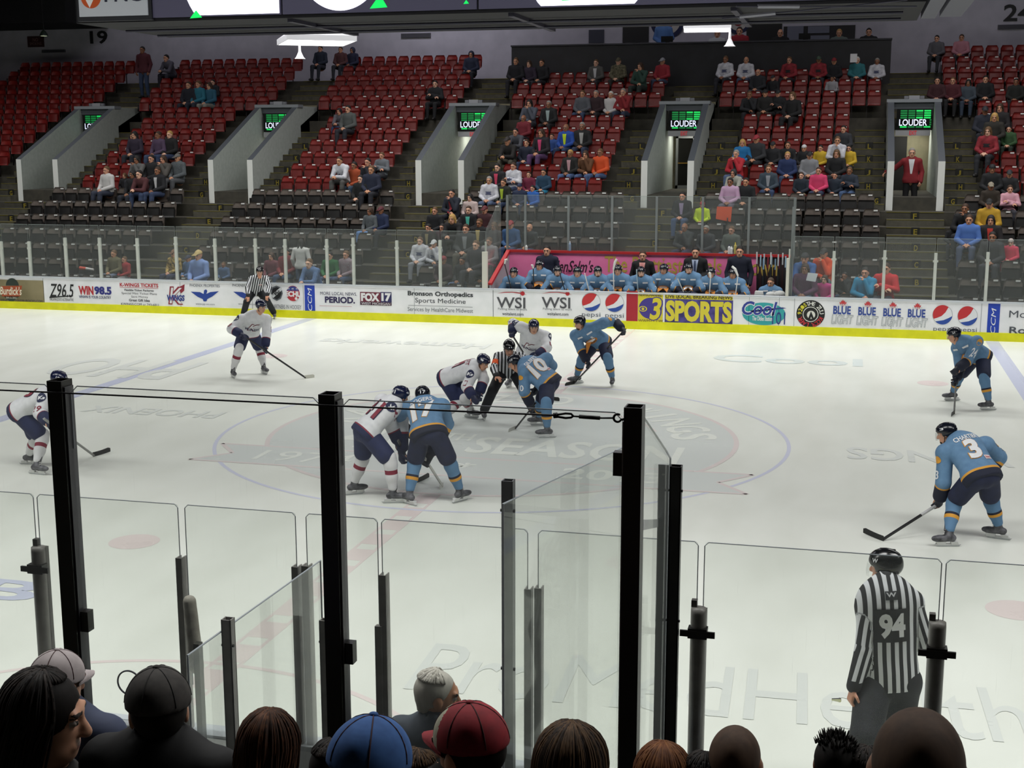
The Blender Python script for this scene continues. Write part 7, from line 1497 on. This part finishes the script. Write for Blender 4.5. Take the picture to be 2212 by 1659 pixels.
    if hair in ('long', 'short') and not caphue and not spk:
        rnd = random.Random(int(x)); tb = []; fm_ = []; lg = hair == 'long'; rx, ry, rz = (.112, .108, .095) if lg else (.106, .102, .088)
        for _ in range(460 if lg else 420):
            t = rnd.uniform(-math.pi, math.pi) if lg else rnd.choice((-1, 1))*rnd.uniform(1.1, math.pi); fr_ = abs(t) < 1.05; o_ = rnd.uniform(-.004, .005) if not fr_ else rnd.uniform(-.006, .0); end = (1.0 if not fr_ else .42) if not lg else (1.55 if not fr_ else .62)
            s0 = rnd.uniform(0.02, .9)*end if not lg else rnd.uniform(.02, .35); ss = np.linspace(s0, min(end, s0+.5) if not lg else end, 6); pp = []
            for s_ in ss: tt = t+(.25*(s_-s0)*(1 if t > 0 else -1) if fr_ else 0); pp.append(P(-.02+(rx+o_)*math.sin(s_)*math.cos(tt), .038+(ry+o_)*math.cos(s_), (rz+o_)*math.sin(s_)*math.sin(tt)))
            if lg and not fr_:
                L_ = rnd.uniform(.10, .24); w_ = rnd.uniform(-.015, .02)
                for d_ in (.35, .7, 1.): pp.append(P(-.02+(rx+o_-.012*d_)*math.cos(t)-.03*d_+w_*d_, .038-L_*d_, (rz+o_-.004*d_)*math.sin(t)+w_*.6*math.sin(5*d_)))
            r0 = rnd.uniform(.0028, .0048)*k; tb.append(tube(pp, [r0]*(len(pp)-1)+[r0*.4], 5)); fm_ += [rnd.randrange(2)]*len(tb[-1][1])
        tg = join(*tb); n_ = len(hs_[0]); hv_ = [tuple(p_) for p_ in hs_[0]]+tg[0]; hq_ = [tuple(int(i) for i in t_) for t_ in hs_[1]]+[tuple(i+n_ for i in t_) for t_ in tg[1]]
        obj('hair', (hv_, hq_), [HM[hm], HM2[hm]], root, True, [0]*len(hs_[1])+fm_)
    else: obj('hair', hs_, HM[hm], root, True)
    if caphue:
        main, front = caphue; v, q = solid([EL(P(-.014, .046, 0), A, k*V(.114, .104, .098)), PL(P(0, .03, 0), -f3[1]*.98-f3[0]*.05)], .007, .01)
        C = (cent(v, q)-h)/k; fm = ((C @ f3[0] > .035) & (C @ f3[1] < .135)).astype(int); co = obj('cap', (v, q), [main, front], root, True, fm)
        br, bf = [], []
        for i in range(13):
            t = math.radians(-78+156*i/12)
            for r0, dz in ((.080, .034), (.135, .036), (.182, .022)): br.append(P(r0*math.cos(t)*(1 if r0 < .1 else 1.0)-.01, dz-.018*abs(math.sin(t))**2, (.093 if r0 < .1 else .096+.0*r0)*math.sin(t)*(1 if r0 < .1 else .92 if r0 < .15 else .62)))
        for i in range(12):
            for j in range(2): bf.append((i*3+j, i*3+j+1, i*3+j+4, i*3+j+3))
        n_ = len(br); br2 = br+[p-f3[1]*.006 for p in br]; bf2 = bf+[tuple(a+n_ for a in reversed(t)) for t in bf]
        obj('brim', (br2, bf2), main, co, True); obj('button', solid([EL(P(-.014, .150, 0), A, V(.011, .007, .011))], .003), main, co, True)
        seams = []
        for a_ in range(6):
            t = math.radians(30+60*a_); seams.append(tube([P(-.014+.1145*math.cos(t)*math.cos(s), .046+.1045*math.sin(s), .0985*math.sin(t)*math.cos(s)) for s in np.linspace(.05, 1.5, 8)], .0016, 5))
        obj('seam', join(*seams), mat('#0e0d0d' if main.name.startswith('dark') else '#3a1418', .8), co, True)
    return root, J
BJ = noisy('black_jacket', '#08080a', '#111114', 9, .8, .2); DJ = noisy('dark_coat', '#0d0b0a', '#181513', 9, .8, .2)
DCAP = noisy('dark_cap_cloth', '#33302e', '#413d3a', 30, .85, .15); RCAP = noisy('red_cap_cloth', '#7d1420', '#8f1a26', 30, .8, .15); RCAPF = noisy('cream_cap_panel', '#a39f8b', '#b5b19c', 30, .8, .15); BCAP = noisy('blue_cap_cloth', '#2f5690', '#3a64a2', 30, .85, .15)
near_person(102, 1556, 1, 'person, long dark hair, profile turned right, at the lower left corner', (.93, .36, -.12), 'long', 'black', DJ, True, 1.10, drop=.10)
near_person(343, 1541, 1, 'person, charcoal cap and black jacket, seen from behind at lower left', (-.5, .85, -.05), 'fringe', 'black', BJ, False, .98, caphue=(DCAP, DCAP))
near_person(588, 1622, 1, 'person, long auburn hair, seen from behind right of the charcoal cap', (.2, 1, -.1), 'long', 'auburn', DJ, True, .88, drop=.05)
near_person(722, 1668, 0, 'person, dark rounded hair, behind the blue cap on its left', (.2, 1, -.1), 'short', 'black', BJ, False, .9)
near_person(800, 1680, 2, 'person, faded blue cap, seen from behind at bottom center left', (.15, 1, -.25), 'fringe', 'brown', DJ, False, .92, caphue=(BCAP, BCAP))
near_person(1012, 1626, 1, 'person, red and cream cap with brim to the left', (-.86, .42, -.06), 'fringe', 'black', BJ, False, 1.0, caphue=(RCAP, RCAPF))
near_person(1236, 1670, 1, 'person, wavy brown hair, seen from behind right of the red cap', (.1, 1, -.1), 'long', 'brown', DJ, True, 1.02, drop=.05)
near_person(1432, 1690, 0, 'person, ginger hair, mostly hidden below the black box post', (0, 1, -.1), 'long', 'ginger', DJ, True, .98)
near_person(1588, 1650, 0, 'person, close cropped rounded head right of the round clamp stanchion', (.1, 1, -.05), 'thin', 'grey', BJ, False, 1.05, skin=3)
near_person(1522, 1690, 0, 'person, dark hair just showing left of the cropped head', (.1, 1, -.05), 'short', 'black', BJ, False, .8)
near_person(1805, 1654, 0, 'person, spiky black hair below the legs of official 94', (.1, 1, -.05), 'short', 'black', BJ, False, .80, skin=3, spk=True)
near_person(1872, 1682, 0, 'person, dark hair between the spiky hair and the balding head', (.1, 1, -.05), 'short', 'black', BJ, False, .82)
near_person(1982, 1676, 2, 'person, large balding dark head at the bottom right', (.05, 1, -.05), 'thin', 'grey', BJ, False, 1.1, skin=3)
near_person(906, 1683, 0, 'person, brown hair just showing between blue and red caps', (.1, 1, -.05), 'short', 'brown', DJ, False, .85)
near_person(128, 1482, 0, 'person, pale rounded hat, behind the long dark hair at left', (.3, 1, -.1), 'fringe', 'grey', mat('#39415a', .8), False, .95, caphue=(noisy('pale_hat_cloth', '#a49a9a', '#b5abab', 20, .8), noisy('pale_hat_front', '#a49a9a', '#b5abab', 20, .8)))
near_person(946, 1506, None, 'person, white haired man in slate jacket inside the box behind the red cap', (.88, .35, -.12), 'short', 'white', noisy('slate_jacket', '#39404a', '#454d58', 12, .8, .1), False, 1.05, skin=1, Y=-14.35, stand=True)
